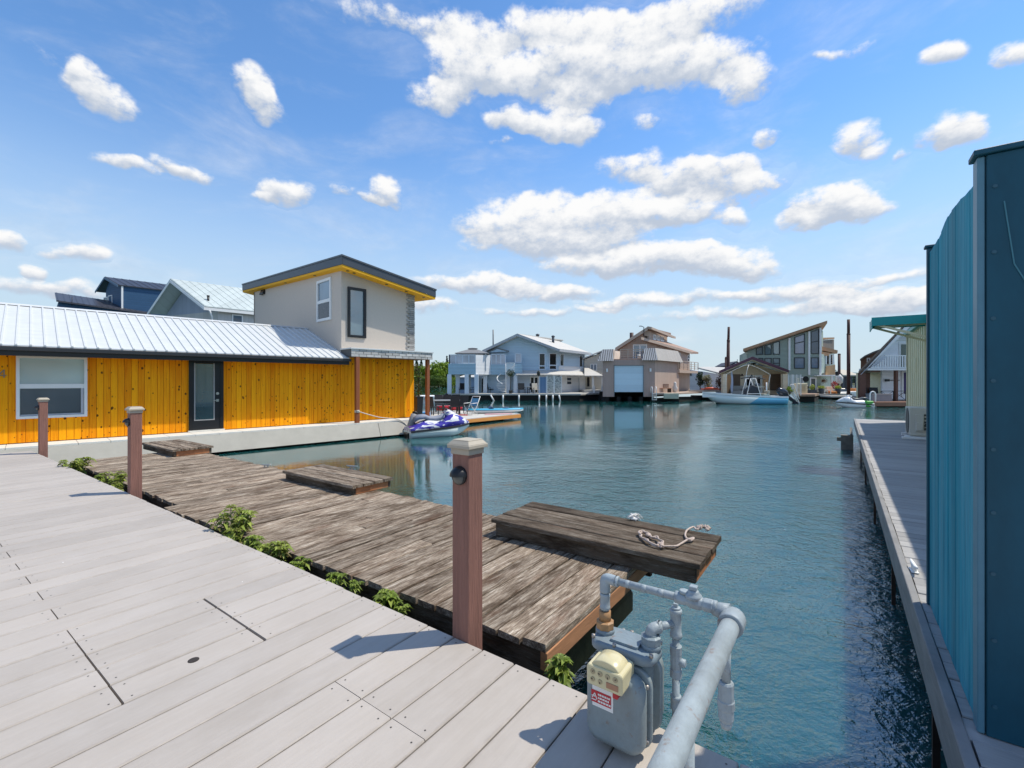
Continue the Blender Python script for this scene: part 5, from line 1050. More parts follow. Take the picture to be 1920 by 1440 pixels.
# screens and deck things of the blue house
LAT = siding('blue_screen_boards', (.13, .22, .36), .14, 'x', .75)
def filig(name):
    m_, nt, b = nm(name); t = NT(nt); v = t.n('ShaderNodeTexVoronoi', feature='DISTANCE_TO_EDGE'); v.inputs['Scale'].default_value = 7; t.l(t.tc, v.inputs['Vector'])
    t.l(t.ramp(v.outputs['Distance'], [(.05, (.16, .17, .16)), (.12, (.58, .58, .54))]), b.inputs['Base Color']); b.inputs['Roughness'].default_value = .6; return m_
FIL = filig('cut_pattern')
for i, (x0, x1, y0, mat, lab, nme) in enumerate(((1270, 1338, 537, LAT, 'dark blue board privacy screen on the blue house deck', 'privacy_screen'), (1341, 1408, 533, FIL, 'left one of the two white leaf patterned screens on the blue house deck', 'privacy_screen'), (1411, 1480, 533, FIL, 'right one of the two white leaf patterned screens, next to the small window', 'privacy_screen'))):
    q0, q1 = at(*Z3(x0, 698), 50.6), at(*Z3(x1, y0), 50.6); t = T(nme, lab, 'screen', (q0.x, 50.6, dz), 0, 'privacy screens'); w = q1.x-q0.x; h = q1.z-dz
    MB().box(.05, w-.05, .0, .04, .05, h-.05).build('screen_panel', mat, t); m = MB(); m.box(0, .06, -.02, .06, 0, h+.05); m.build('screen_post', WHITE if i else TRIM, t); m = MB(); m.box(w-.06, w, -.02, .06, 0, h+.05); m.build('screen_post', WHITE if i else TRIM, t)
# patio chairs under the terrace
def patio_chair(mat, legs, w=.55, h=.95, arms=True):
    r = T('patio_chair', 'x', 'chair')
    m = MB(); m.box(-w/2, w/2, -.25, .25, .40, .45); m.build('seat', mat, r); m = MB(); m.prism([(-w/2, .22, .46), (w/2, .22, .46), (w/2, .32, h), (-w/2, .32, h)], (0, .035, 0)); m.build('backrest', mat, r)
    for sx in (-1, 1):
        for sy in (-1, 1): MB().bar((sx*(w/2-.03), sy*.22, 0), (sx*(w/2-.03), sy*.22, .4), .04, .04).build('leg', legs, r)
        if arms: m = MB(); m.bar((sx*(w/2+.01), -.24, .63), (sx*(w/2+.01), .27, .66), .05, .03); m.bar((sx*(w/2+.01), -.23, .4), (sx*(w/2+.01), -.23, .63), .035, .035); m.build('armrest', legs, r)
    return r
WICK = M('dark_wicker', (.022, .024, .028), .7, .3, 40, bump=.4); PLAST = M('black_frame', (.02, .02, .02), .5)
pc = patio_chair(WICK, PLAST, .75, 1.15)
GP = 'dark wicker chairs on the blue house deck'
for i, (x, d, rot, lab) in enumerate(((540, 51.6, .2, 'dark wicker chair between the first and second blue terrace posts'), (640, 53, -1.2, 'dark chair behind the white terrace corner post'), (812, 54, .9, 'dark chair by the glazed door under the terrace'), (870, 54.5, -.6, 'dark chair left of the white spiral stair'), (1105, 51.2, .3, 'dark chair on the open deck right of the blue deck post'), (1195, 51.4, -.5, 'dark chair in front of the white framed glass door'), (925, 55, 0, 'dark chair behind the spiral stair'))):
    p = at(*Z3(x, 0), d); place(pc, (p.x, d, dz), rot, lab, i == 0, GP)
pb = copy_tree(pc); pb.name = 'patio_chair.020'; p = at(*Z3(1240, 0), 51.0); pb.matrix_basis = Matrix.Translation((p.x, 51, dz)) @ Matrix.Rotation(.6, 4, 'Z'); pb['label'] = 'pale beige patio chair left of the dark blue screen'
for c in pb.children:
    c.data = c.data.copy(); c.data.materials[0] = M('beige_sling', (.45, .42, .36), .7)
def topiary(loc, h, r, label, seed, potm=None):
    random.seed(seed); t = T('potted_tree', label, 'plant', loc); MB().lathe([(.16, 0), (.22, .35), (.24, .36), (.2, .37)], n=12).build('pot', potm or M('dark_pot', (.04, .045, .05), .6), t)
    MB().tube([(0, 0, .3), (.02, 0, h-r)], .03, 6).build('trunk', BARK, t); c = MB(); leaf_cloud(c, Vector((0, 0, h-r)), r, r, r, 260, .06); leaf_cloud(c, Vector((0, 0, h-r)), r*.6, r*.6, r*.6, 120, .06); c.build('crown', LV3, t)
p = at(*Z3(998, 0), 51); topiary((p.x, 51, dz), 2.75, .5, 'ball shaped potted tree beside the white spiral stair', 5)
p = at(*Z3(1160, 0), 51.8); tb = T('patio_table', 'small dark table on the blue house deck', 'table', (p.x, 51.8, dz)); MB().lathe([(.5, .7), (.5, .74), (.1, .75)], n=16).build('table_top', M('glass_top', (.3, .33, .34), .2), tb); MB().tube([(0,0,0), (0,0,.7)], .05, 8).build('leg', PLAST, tb)
m = MB(); p = at(*Z3(1262, 505), 52.4); m.ball(p, .2, .2, .3, 10, 6); tag(m.build('hanging_basket', M('dark_basket', (.03, .035, .03), .8)), 'dark round hanging basket under the blue house skirt roof', 'basket')
gb = T('floating_house', 'blue grey shed with pale roof seen through the terrace posts', 'house', at(*Z3(580, 690), 75)*1, 0)
q0, q1 = at(*Z3(508, 545), 75), at(*Z3(665, 545), 75); m = MB(); m.box(q0.x, q1.x+2, 75, 80, WATER, zz(545, 75)); m.build('wall', siding('shed_blue', (.20, .26, .36), .2), gb, world=True); m = MB(); m.prism([(q0.x-.2, 74.7, zz(547, 75)), (q1.x+2.2, 74.7, zz(547, 75)), (q1.x+2.2, 77, zz(522, 75)), (q0.x+1.0, 77, zz(522, 75))], (0, 0, .12)); m.build('roof', ROOFL, gb, world=True)

# ------------------------------------------------------------------ beige house behind, between blue and mauve
bg2 = T('floating_house', 'beige house with lean-to pale roof squeezed between the blue and mauve houses', 'house', at(1125, 745, 60), 0)
BEI = siding('beige_siding', (.55, .51, .44), .2, 'z', .9)
m = MB(); m.prism([at(*ZB(1150, 1170), 60), at(*ZB(1800, 1170), 60), at(*ZB(1800, 250), 60), at(*ZB(1560, 250), 60), at(*ZB(1150, 410), 60)], (0, 6, 0)); m.build('wall', BEI, bg2, world=True)
m = MB(); m.prism([at(*ZB(1120, 400), 59.6), at(*ZB(1590, 215), 59.6), at(*ZB(1900, 215), 59.6), at(*ZB(1900, 190), 59.6), at(*ZB(1580, 190), 59.6), at(*ZB(1120, 375), 59.6)], (0, 6.8, 0)); m.build('roof', ROOFL, bg2, world=True)
window(bg2, PL((0, 59.98), (1, 0)).rect(*ZB(1280, 505), *ZB(1430, 660)), (0, -1, 0), WHITE, GLBLUE, .1, (('v', .5),))
m = MB(); m.prism([at(*ZB(1150, 570), 59.9), at(*ZB(1190, 575), 59.9), at(*ZB(1600, 735), 56.5), at(*ZB(1600, 770), 56.5), at(*ZB(1150, 770), 56.5)], (0, 0, -.1)); m.build('lean_to_roof', ROOFL, bg2, world=True)
for x in (1340, 1555): p = at(*ZB(x, 780), 56.8); m = MB(); m.box(p.x-.12, p.x+.12, 56.7, 56.9, WATER+.6, p.z); m.build('porch_post', CREAM if 0 else WHITE, bg2, world=True)
window(bg2, PL((0, 59.97), (1, 0)).rect(*ZB(1190, 790), *ZB(1280, 1035)), (0, -1, 0), M('beige_trim', (.5, .47, .4)), GLD, .1)
m = MB(); p0, p1 = at(*ZB(1150, 1100), 55), at(*ZB(1590, 1100), 55); m.box(p0.x, p1.x, 55, 60.2, WATER+.1, p0.z); m.build('float_deck', DKW, bg2, world=True)
for x in (1362, 1550): p = at(*ZB(x, 0), 54.9); m = MB(); m.box(p.x-.11, p.x+.11, 54.8, 54.99, WATER+.2, zat(ZB(0, 995)[1], 54.9)); m.build('mooring_post', WHITE, bg2, world=True)
# ------------------------------------------------------------------ mauve boathouse with loft
MAUV = siding('mauve_boards', (.42, .305, .26), .3, 'xy', .85, .75, .06); MAUL = siding('mauve_panels', (.47, .36, .29), .3, 'xy', .85, .75, .06); PINKT = M('salmon_trim', (.50, .385, .30), .65, .1); BRNT = M('brown_fascia', (.33, .215, .16), .7, .15)
CORR = siding('corrugated_navy', (.42, .43, .45), .19, 'x', .18, .45, .5); CORT = siding('corrugated_tan', (.42, .38, .33), .5, 'xy', .8, .5, .08); GDOOR = siding('pale_blue_door', (.58, .72, .80), .62, 'z', .86, .5, .06, .05)
mh = T('floating_house', 'mauve boathouse with pale blue garage door, loft above and mansard roof pieces', 'house', at(*ZT(530, 1300), 48), 0)
FPm = PL((0, 48), (1, 0)); zb = WATER+.15
L0, Rr = FPm.pt(*ZT(97, 700)), FPm.pt(*ZT(970, 700)); SV = Vector((.645, .765, 0)); ztp = zat(ZT(0, 668)[1], 48)
dl, dr_, dt, db = FPm.pt(*ZT(278, 762)).x, FPm.pt(*ZT(785, 762)).x, zat(ZT(0, 762)[1], 48), zat(ZT(0, 1215)[1], 48)
zf = zat(ZT(0, 1295)[1], 48)
m = MB(); m.prism([(L0.x, 48, zf), (dl, 48, zf), (dl, 48, dt), (dr_, 48, dt), (dr_, 48, zf), (Rr.x, 48, zf), (Rr.x, 48, ztp), (L0.x, 48, ztp)], (0, .2, 0)); m.build('front_wall', MAUV, mh, world=True)
SLEN = 6.9; m = MB(); rr = Vector((Rr.x, 48.0, 0)); m.prism([dn(rr, zf)+SV*.02, dn(rr, zf)+SV*SLEN, dn(rr, ztp)+SV*SLEN, dn(rr, ztp)+SV*.02], (-.2, .17, 0)); m.prism([(L0.x, 48.2, zf), (L0.x+2, 56, zf), (L0.x+2, 56, ztp), (L0.x, 48.2, ztp)], (.2, 0, 0)); m.build('side_wall', MAUL, mh, world=True)
MB().prism([(dl-.02, 48.06, db), (dr_+.02, 48.06, db), (dr_+.02, 48.06, dt+.02), (dl-.02, 48.06, dt+.02)], (0, .08, 0)).build('garage_door', GDOOR, mh, world=True)
m = MB(); m.box(dl, dl+.06, 47.97, 48.05, zf, dt); m.box(dr_-.06, dr_, 47.97, 48.05, zf, dt); m.box(dl, dr_, 47.97, 48.05, dt-.07, dt); m.build('door_frame', M('grey_frame', (.22, .22, .22)), mh, world=True)
for x, y in ((160, 845), (893, 840)): p = FPm.pt(*ZT(x, y)); m = MB(); m.box(p.x-.08, p.x+.08, 47.85, 48, p.z-.2, p.z+.15); m.build('wall_lamp', WHITE, mh, world=True)
m = MB(); m.prism([(L0.x+.1, 48.25, zf+.5), (Rr.x-.2, 48.25, zf+.5), (Rr.x+4, 55, zf+.5), (L0.x+2, 55, zf+.5)], (0, 0, .1)); m.box(L0.x+.1, Rr.x-.1, 50.5, 50.6, WATER-.1, zf+.5); m.build('float_base', DARK, mh, world=True)
for i in range(5):
    x = lerp(L0.x+.3, Rr.x-.4, i/4); m = MB(); m.box(x, x+.35, 48.05, 52, WATER-.2, zf-.02); m.build('float_beam', DARK, mh, world=True)
def mans(pts, mat, name, vec): m = MB(); m.prism(pts, vec); m.build(name, mat, mh, world=True)
F2 = lambda x, y, d=47.7: at(*ZT(x, y), d)
mans([F2(2, 690, 47.5), F2(270, 690, 47.5), F2(272, 492, 48.2), F2(92, 496, 48.2)], CORR, 'mansard_left', (0, .12, 0)); mans([F2(755, 678, 47.5), F2(1022, 678, 47.5), F2(972, 472, 48.2), F2(795, 478, 48.2)], CORR, 'mansard_right', (0, .12, 0))
r0, r1 = F2(1022, 678, 47.5), F2(972, 472, 48.2); mans([r0, Vector((r0.x, r0.y, r0.z))+SV*7.3, r1+SV*6.6, r1+Vector((.02, 0, 0))], CORT, 'mansard_side', (-.1, .1, 0))
m = MB(); m.prism([F2(232, 690, 47.6), F2(272, 690, 47.6), F2(300, 502, 48.3), F2(272, 492, 48.2)], (0, .25, 0)); m.prism([F2(282, 668, 48.4), F2(372, 668, 48.4), F2(392, 530, 49.6), F2(300, 520, 49.6)], (0, .1, 0)); m.build('mansard_cheek', PINKT, mh, world=True)
m = MB(); m.prism([(L0.x, 48.2, ztp-.05), (Rr.x-.1, 48.2, ztp-.05), (Rr.x+4, 54, ztp-.05), (L0.x+2, 54, ztp-.05)], (0, 0, .12)); m.build('balcony_floor', BRNT, mh, world=True)
def rails(root, pts, zs, r=.035, posts=6, mat=PINKT, name='railing'):
    m = MB()
    for z in zs:
        for a, b in zip(pts, pts[1:]): m.bar(dn(a, z), dn(b, z), r*1.6, r*1.6)
    for a, b in zip(pts, pts[1:]):
        for k in range(posts+1): p = lerp(a, b, k/posts); m.bar(dn(p, min(zs)-.15), dn(p, max(zs)), r*1.8, r*1.8)
    return m.build(name, mat, root, world=True)
zz = lambda y, d: zat(ZT(0, y)[1], d)
rails(mh, [F2(390, 600, 48.4), F2(770, 600, 48.4)], [zz(y, 48.4) for y in (497, 537, 575, 612, 650)], .04, 3)
# upper storey
wl0, wl1 = F2(330, 600, 51), F2(838, 600, 51); A = F2(845, 150, 50.3); EL = F2(300, 505, 50.3)
m = MB(); m.prism([dn(wl0, ztp), dn(wl1, ztp), F2(838, 330, 51), F2(740, 215, 51), F2(345, 500, 51)], (0, .2, 0)); m.build('upper_wall', siding('upper_mauve', (.46, .335, .26), .3, 'x', .85), mh, world=True)
window(mh, PL((0, 50.98), (1, 0)).rect(*ZT(598, 412), *ZT(835, 662)), (0, -1, 0), WHITE, GLBLUE, .12, (('v', .5),), .06, 'sliding_door')
BV = Vector((.60, .80, 0))
u_ = Vector((0, 0, .14)); m = MB(); m.prism([A, EL, EL+u_*1.6, A+u_*1.6], (BV*8).to_tuple()); m.build('main_roof', BRNT, mh, world=True)
m = MB(); m.prism([A+u_*1.7, EL+u_*1.7, EL-u_*.8, A-u_*1.0], (0, -.08, 0))
m.build('rake_board', PINKT, mh, world=True)
# clerestory
k0 = F2(872, 240, 50.8); k1 = F2(1180, 300, 56); cz0, cz1 = zz(325, 50.8), zz(180, 50.8); 
m = MB(); m.prism([dn(k0, cz0-.3), dn(k1, cz0-.3), dn(k1, cz1), dn(k0, cz1)], (-.15, .1, 0)); m.prism([F2(790, 262, 50.8), dn(k0, cz0+.3), dn(k0, cz1), F2(790, 190, 50.8)], (0, .15, 0)); m.build('clerestory', MAUL, mh, world=True)
CPm = PL(k0, k1-k0)
for (xa, xb) in ((942, 988), (1004, 1050), (1068, 1118)): window(mh, CPm.rz(ZT(xa, 0)[0], ZT(xb, 0)[0], lerp(cz0, cz1, .06), lerp(cz0, cz1, .70)), CPm.n, WHITE, GLD, .14, (('v', .55),), .05)
m = MB(); e0, e1 = F2(845, 142, 50.3), F2(1262, 262, 56.6); e1.z = e0.z-.45; m.prism([e0, e1, e1+Vector((.35, -.25, -.12)), e0+Vector((.35, -.35, -.12))], (0, 0, .24)); m.build('clerestory_roof', PINKT, mh, world=True)
# lower shed roof to the right with its wall and balcony
q0, q1 = F2(738, 322, 49.6), F2(1600, 570, 57); q2, q3 = F2(1705, 572, 59.5), F2(1190, 412, 56.4)
m = MB(); m.prism([q0, q1, q2, F2(1180, 400, 56)], (0, 0, .22)); m.build('shed_roof', BRNT, mh, world=True)
m = MB(); m.prism([q0+Vector((0,-.02,.22)), q1+Vector((0,-.02,.22)), q1-Vector((0,.02,.06)), q0-Vector((0,.02,.06))], (0, -.06, 0)); m.build('shed_fascia', PINKT, mh, world=True)
b0, b1 = F2(838, 600, 51.02), F2(1560, 700, 57.2); zt0, zt1 = zz(345, 51), zz(548, 57.2)
zfl = zz(1222, 51.5)
m = MB(); m.prism([dn(b0, ztp), dn(b1, ztp-.4), dn(b1, zt1), dn(b0, zt0)], (-.15, .12, 0)); w0 = F2(1280, 900, 54.3); m.prism([dn(w0, zfl), dn(b1, zfl), dn(b1, ztp-.4), dn(w0, ztp)], (-.15, .12, 0)); m.build('rear_wall', MAUL, mh, world=True)
BPm = PL(b0, b1-b0)
for (xa, xb, ya, yb, nme) in ((1365, 1395, 552, 800, 'window'), (1520, 1556, 578, 700, 'window'), (1350, 1392, 915, 1155, 'glazed_door')): window(mh, BPm.rz(ZT(xa, 0)[0], ZT(xb, 0)[0], zz(yb, 55.5), zz(ya, 55.5)), BPm.n, WHITE, GLD, .10, (('h', .5),), .05, nme)
m = MB(); pd = BPm.rz(ZT(1296, 0)[0], ZT(1340, 0)[0], zfl, zz(918, 55)); m.prism(pd, BPm.n*.05); m.build('door', M('dark_door', (.05, .035, .03)), mh, world=True)
bz = zz(850, 54); f0, f1, f2_ = F2(1285, 850, 53), F2(1390, 850, 52.8), F2(1700, 850, 57.5)
m = MB(); m.prism([dn(f0, bz), dn(f1, bz), dn(f2_, bz), dn(b1, bz), dn(w0, bz)], (0, 0, -.3)); m.build('side_balcony', PINKT, mh, world=True)
rails(mh, [dn(f0, 0), dn(f1, 0), dn(f2_, 0)], [bz+.25, bz+.5, bz+.75, bz+1.05], .035, 5)
# float deck in front of the mauve side, ladder, box
g0, g1 = F2(925, 1232, 47.2), F2(1800, 1232, 55.5); m = MB(); gz0 = zz(1228, 48); m.prism([dn(g0, gz0), dn(F2(1370, 1232, 47.6), gz0), dn(F2(1800, 1200, 53), gz0), dn(F2(1800, 1200, 60), gz0), dn(rr, gz0)+SV*.1], (0, 0, -.16)); m.build('float_deck', M('pinkish_deck', (.45, .34, .27), .8, .15), mh, world=True)
m = MB(); m.prism([dn(F2(960, 1232, 47.9), WATER-.1), dn(F2(1380, 1232, 48.2), WATER-.1), dn(F2(1780, 1200, 53.5), WATER-.1), dn(rr, WATER-.1)+SV*5], (0, 0, .45)); m.build('deck_float', DARK, mh, world=True)
la = T('swim_ladder', 'white swim ladder at the corner of the mauve boathouse deck', 'ladder', dn(g0, gz0), 0); m = MB()
for s in (0, .42): m.tube([(s, .5, 0), (s, .5, .45), (s, .35, .62), (s, .05, .62), (s, -.05, .45), (s, -.05, -.75)], .04, 7)
for k in range(4): m.tube([(0, -.05, -.1-k*.2), (.42, -.05, -.1-k*.2)], .03, 6)
m.build('rails', WHITE, la)
p0, p1 = F2(1125, 1240, 47.3), F2(1362, 1240, 47.5); m = MB(); m.box(p0.x, p1.x, 47.25, 47.5, zz(1330, 47.3), zz(1240, 47.3)); tag(m.build('dock_fender_panel', M('pale_green_panel', (.42, .44, .34), .7), bevel=.03), 'pale green float panel hung on the mauve boathouse deck edge', 'fender panel')
p = F2(1100, 1160, 49.3); b = T('deck_bench', 'brown slatted bench on the mauve boathouse deck', 'bench', dn(p, gz0), .25); m = MB()
for k in range(3): m.box(-.95, .95, -.25+k*.17, -.1+k*.17, .42, .46)
m.build('seat', PORCHW, b); m = MB()
for k in range(3): m.box(-.95, .95, .28, .32, .52+k*.14, .62+k*.14)
m.build('backrest', M('bench_brown', (.22, .12, .08), .7), b)
for sx in (-.85, .85): MB().box(sx-.05, sx+.05, -.25, .32, 0, .42).build('leg', BLACK, b)
p = F2(700, 640, 48.8); m = MB(); m.lathe([(.13, 0), (.17, .02), (.18, .5), (.14, .52)], dn(p, ztp+.07), 12); tag(m.build('bucket', WHITE), 'white bucket on the mauve boathouse balcony', 'bucket')
p = F2(1310, 1200, 50.2); random.seed(2); m = MB(); m.lathe([(.02, 0), (.22, .05), (.3, .5), (.14, .8), (.18, 1.0), (.05, 1.15)], dn(p, gz0), 9); tag(m.build('covered_grill', M('white_cover', (.6, .58, .55), .8, .15)), 'white covered grill by the door of the mauve boathouse', 'grill')
p = F2(578, 215, 53); m = MB(); m.tube([p-Vector((0,0,2.2)), p], .22, 10); m.build('chimney', M('dark_flue', (.06, .03, .03)), mh, world=True)
p = F2(785, 120, 50.2); m = MB(); m.tube([p-Vector((0,0,1.0)), p, p+Vector((-.28, 0, .12)), p+Vector((-.5, 0, .1))], .045, 6); m.build('vent_pipe', SLATE, mh, world=True)

# white low house with plants right of it
wh = T('floating_house', 'low whitewashed house with pale roof behind shrubs, left of the tan garage', 'house', at(1315, 738, 58), 0)
m = MB(); pts = [Z4(975, 555), Z4(1280, 590)]; p0, p1 = at(*pts[0], 62), at(*pts[1], 56); hz = zat(Z4(0, 720)[1], 57)
m.prism([dn(p0, hz), dn(p1, hz), dn(p1, zat(Z4(0, 572)[1], 56)), dn(p0, zat(Z4(0, 520)[1], 62))], (2.5, 4, 0)); m.build('wall', siding('white_lap', (.64, .63, .65), .2, 'z', .9), wh, world=True)
e0, e1 = at(*Z4(970, 525), 61.5), at(*Z4(1285, 580), 55.2); m = MB(); m.prism([at(*Z4(1050, 512), 61), at(*Z4(1290, 572), 55.4), at(*Z4(1340, 512), 59), at(*Z4(1120, 505), 64)], (0, 0, .18)); m.build('roof', ROOFL, wh, world=True)
m = MB(); m.prism([at(*Z4(975, 715), 54), at(*Z4(1290, 715), 52), at(*Z4(1290, 715), 58), at(*Z4(975, 715), 60)], (0, 0, -.2)); m.build('float_deck', DKW, wh, world=True); m = MB(); m.prism([dn(at(*Z4(985, 715), 54.2), WATER-.1), dn(at(*Z4(1285, 715), 52.3), WATER-.1), dn(at(*Z4(1285, 715), 57.8), WATER-.1), dn(at(*Z4(985, 715), 59.8), WATER-.1)], (0, 0, .4)); m.build('float_hull', DARK, wh, world=True)
window(wh, PL(p0, p1-p0).rz(Z4(978, 0)[0], Z4(998, 0)[0], zat(Z4(0, 580)[1], 61), zat(Z4(0, 552)[1], 61)), PL(p0, p1-p0).n, M('grey_frame', (.22, .22, .22)), GL, .08)
def bush(px, py, d, w, h, lv, label, seed, n=500, s=.1, zb=None):
    random.seed(seed); b = at(px, py, d); t = T('shrub', label, 'plant', b); m = MB(); m.tube([(0, 0, 0), (.05, 0, h*.6)], [.06, .02], 6)
    for k in range(5): m.tube([(0, 0, h*.2), (w*.4*math.cos(k*1.3), w*.3*math.sin(k*1.3), h*.65)], [.03, .012], 5)
    m.build('stems', BARK, t); c = MB()
    for k in range(9): a = random.uniform(0, 6.28); q = random.random()*.6; leaf_cloud(c, Vector((w*.5*q*math.cos(a), w*.5*q*math.sin(a), h*random.uniform(.25, .85))), w*.2, w*.2, h*.16, n//9, s)
    c.build('foliage', lv, t); return t
LVP = mk_leaf('silver_leaf', (.10, .12, .05), (.25, .26, .14), (.42, .40, .30))
bush(*Z4(1075, 710), 53, 1.7, 2.2, LV3, 'dark round shrub on the deck of the low white house', 81); bush(*Z4(1150, 708), 52.5, 1.6, 1.7, LVP, 'pale silvery flowering shrub beside the dark shrub', 82)
bush(*Z4(1262, 720), 49, 1.0, 2.2, M('copper_leaf', (.10, .05, .03), .8, .4, 8), 'reddish brown climbing plant at the left wall of the tan garage', 83, 400, .08)
p = at(*Z4(1180, 712), 51.5); m = MB(); m.loft([[Vector((p.x+x*1.0, p.y+y*.4, p.z+z)) for x, y in ((-1,-1),(1,-1),(1,1),(-1,1))] for z in (0, .16)]); m.ball(p+Vector((0, 0, .18)), .8, .35, .12, 10, 5); tag(m.build('kayak', M('orange_red', (.62, .12, .06), .4)), 'small orange red kayak on the deck before the silvery shrub', 'kayak')

# ------------------------------------------------------------------ tan gabled boat garage
TANW = siding('tan_siding', (.72, .58, .42), .22, 'z', .92); TAND = siding('tan_soffit', (.68, .58, .40), .4, 'x', .93); MAR = M('maroon_metal', (.10, .035, .055), .4, .15); MARL = M('maroon_roof', (.34, .24, .27), .4, .1)
tg = T('floating_house', 'tan boat garage with maroon gable roof and open porch behind the centre console boat', 'house', at(*ZG(960, 780), 47), 0)
A, EL, ER = at(*ZG(962, 100), 46), at(*ZG(365, 360), 46), at(*ZG(1618, 345), 46); zfl = zat(ZG(0, 780)[1], 46); RV = Vector((.45, .89, 0))*7
u_ = Vector((0, 0, .1)); m = MB(); m.prism([A, ER, ER+u_, A+u_], RV); m.prism([A, EL, EL+u_, A+u_], RV); m.build('roof', MARL, tg, world=True)
tr = Vector((0, 0, -.26)); m = MB(); m.prism([A+u_*1.1, ER+u_*1.1, ER+tr*.6, A+tr*.6], (0, -.08, 0)); m.prism([A+u_*1.1, EL+u_*1.1, EL+tr*.6, A+tr*.6], (0, -.08, 0)); m.build('rake_board', MAR, tg, world=True)
# ceiling under the roof, back wall
WB = PL((0, 48.6), (1, 0)); x0, x1 = at(*ZG(430, 0), 46.4).x, at(*ZG(1590, 0), 46.4).x
m = MB(); a_, l_, r_ = at(*ZG(962, 150), 48.6), at(*ZG(420, 395), 48.6), at(*ZG(1600, 395), 48.6); m.prism([dn(l_, zfl), dn(r_, zfl), dn(r_, l_.z), dn(a_, A.z-.45), dn(l_, l_.z)], (0, .2, 0)); m.build('back_wall', TANW, tg, world=True)
m = MB(); t2 = Vector((0, 0, -.16)); bv = RV*(2.6/7/.89)
m.prism([A+t2*1.4, ER+t2*1.1, ER+t2*1.1+bv, A+t2*1.4+bv], (0, 0, -.03)); m.prism([A+t2*1.4, EL+t2*1.1, EL+t2*1.1+bv, A+t2*1.4+bv], (0, 0, -.03)); m.build('porch_ceiling', TAND, tg, world=True)
for (xa, xb) in ((432, 502), (1510, 1592)): p, q = at(*ZG(xa, 780), 46.3), at(*ZG(xb, 395), 46.3); m = MB(); m.box(p.x, q.x, 46.2, 46.6, zfl, q.z); m.build('porch_pier', TANW, tg, world=True)
m = MB(); p = at(*ZG(1590, 780), 46.6); q = p+RV*.85; zt = zat(ZG(0, 395)[1], 46.6); m.prism([dn(p, zfl), dn(q, zfl), dn(q, zt), dn(p, zt)], (-.15, .1, 0)); p2 = at(*ZG(432, 0), 46.6); m.prism([dn(p2, zfl), dn(p2, zfl)+RV*.85, dn(p2, zt)+RV*.85, dn(p2, zt)], (.15, 0, 0)); m.build('side_wall', TANW, tg, world=True)
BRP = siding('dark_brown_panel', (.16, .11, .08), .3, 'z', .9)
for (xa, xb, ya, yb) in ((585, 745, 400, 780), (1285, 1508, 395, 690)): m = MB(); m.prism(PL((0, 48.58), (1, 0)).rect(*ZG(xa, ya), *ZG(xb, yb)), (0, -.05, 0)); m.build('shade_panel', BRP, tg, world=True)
for (xa, xb) in ((822, 985), (1000, 1140)): window(tg, PL((0, 48.58), (1, 0)).rect(*ZG(xa, 415), *ZG(xb, 780)), (0, -1, 0), WHITE, GLD, .2, (('h', .42),), .06, 'french_door')
for x in (775,): p = at(*ZG(x, 430), 48.5); m = MB(); m.prism([p+Vector((-.16, 0, 0)), p+Vector((.16, 0, 0)), p+Vector((0, 0, .22))], (0, -.15, 0)); m.build('wall_lamp', BLACK, tg, world=True)
p = at(*ZG(992, 215), 48.3); m = MB(); m.ball(p, .15, .1, .14, 8, 6); m.bar(p+Vector((-.25,0,.05)), p+Vector((.25,0,.05)), .1, .1); m.build('flood_lamp', BLACK, tg, world=True)
m = MB(); m.prism([dn(at(*ZG(300, 0), 45.6), zfl), dn(at(*ZG(1610, 0), 45.6), zfl), dn(at(*ZG(1610, 0), 45.6), zfl)+RV*.9, dn(at(*ZG(300, 0), 45.6), zfl)+RV*.9], (0, 0, -.2)); m.build('float_deck', DKW, tg, world=True); m = MB(); m.prism([dn(at(*ZG(310, 0), 45.8), WATER-.2), dn(at(*ZG(1600, 0), 45.8), WATER-.2), dn(at(*ZG(1600, 0), 45.8), WATER-.2)+RV*.85, dn(at(*ZG(310, 0), 45.8), WATER-.2)+RV*.85], (0, 0, .75)); m.build('float_hull', DARK, tg, world=True)
CARV = M('carved_cedar', (.42, .22, .10), .6, .3, 4, (4, 4, 1))
for (x, lean, lab) in ((540, -.25, 'tall curved carved wood panel at the left of the tan garage porch'), (1210, .1, 'twisted carved wood panel right of the white doors in the tan garage')):
    m = MB(); p = at(*ZG(x, 760), 46.8); h = zat(ZG(0, 412)[1], 46.8)-p.z; rings = []
    for k in range(9):
        t = k/8; w = .12+.18*t; cx_ = lean*(t-.6)**2*3*(1 if lean < 0 else math.sin(t*6)*2); rings.append([p+Vector((cx_+a*w-lean*1.2*0, b*.04, t*h)) for a, b in ((-1,-1),(1,-1),(1,1),(-1,1))])
    m.loft(rings, 0, True, False); tag(m.build('carved_panel', CARV, bevel=.01), lab, 'carving')
p = at(*ZG(595, 760), 46.9); m = MB(); rings = []
for k in range(9): t = k/8; w = .16*math.sin(math.pi*(.06+.9*t))**.6; rings.append([p+Vector((w*math.cos(q), .035*math.sin(q), t*2.3+.05)) for q in [k2*math.pi/5 for k2 in range(10)]])
m.loft(rings, 0, True, True); tag(m.build('paddle_board', M('board_white_blue', (.45, .5, .62), .3)), 'pale paddle board standing upright beside the left carved panel', 'board')
sf = T('covered_sofa', 'grey covered sofa in the tan garage porch behind the boat console', 'sofa', dn(at(*ZG(690, 0), 47.6), zfl)); SC = M('grey_cover', (.33, .32, .30), .9, .15)
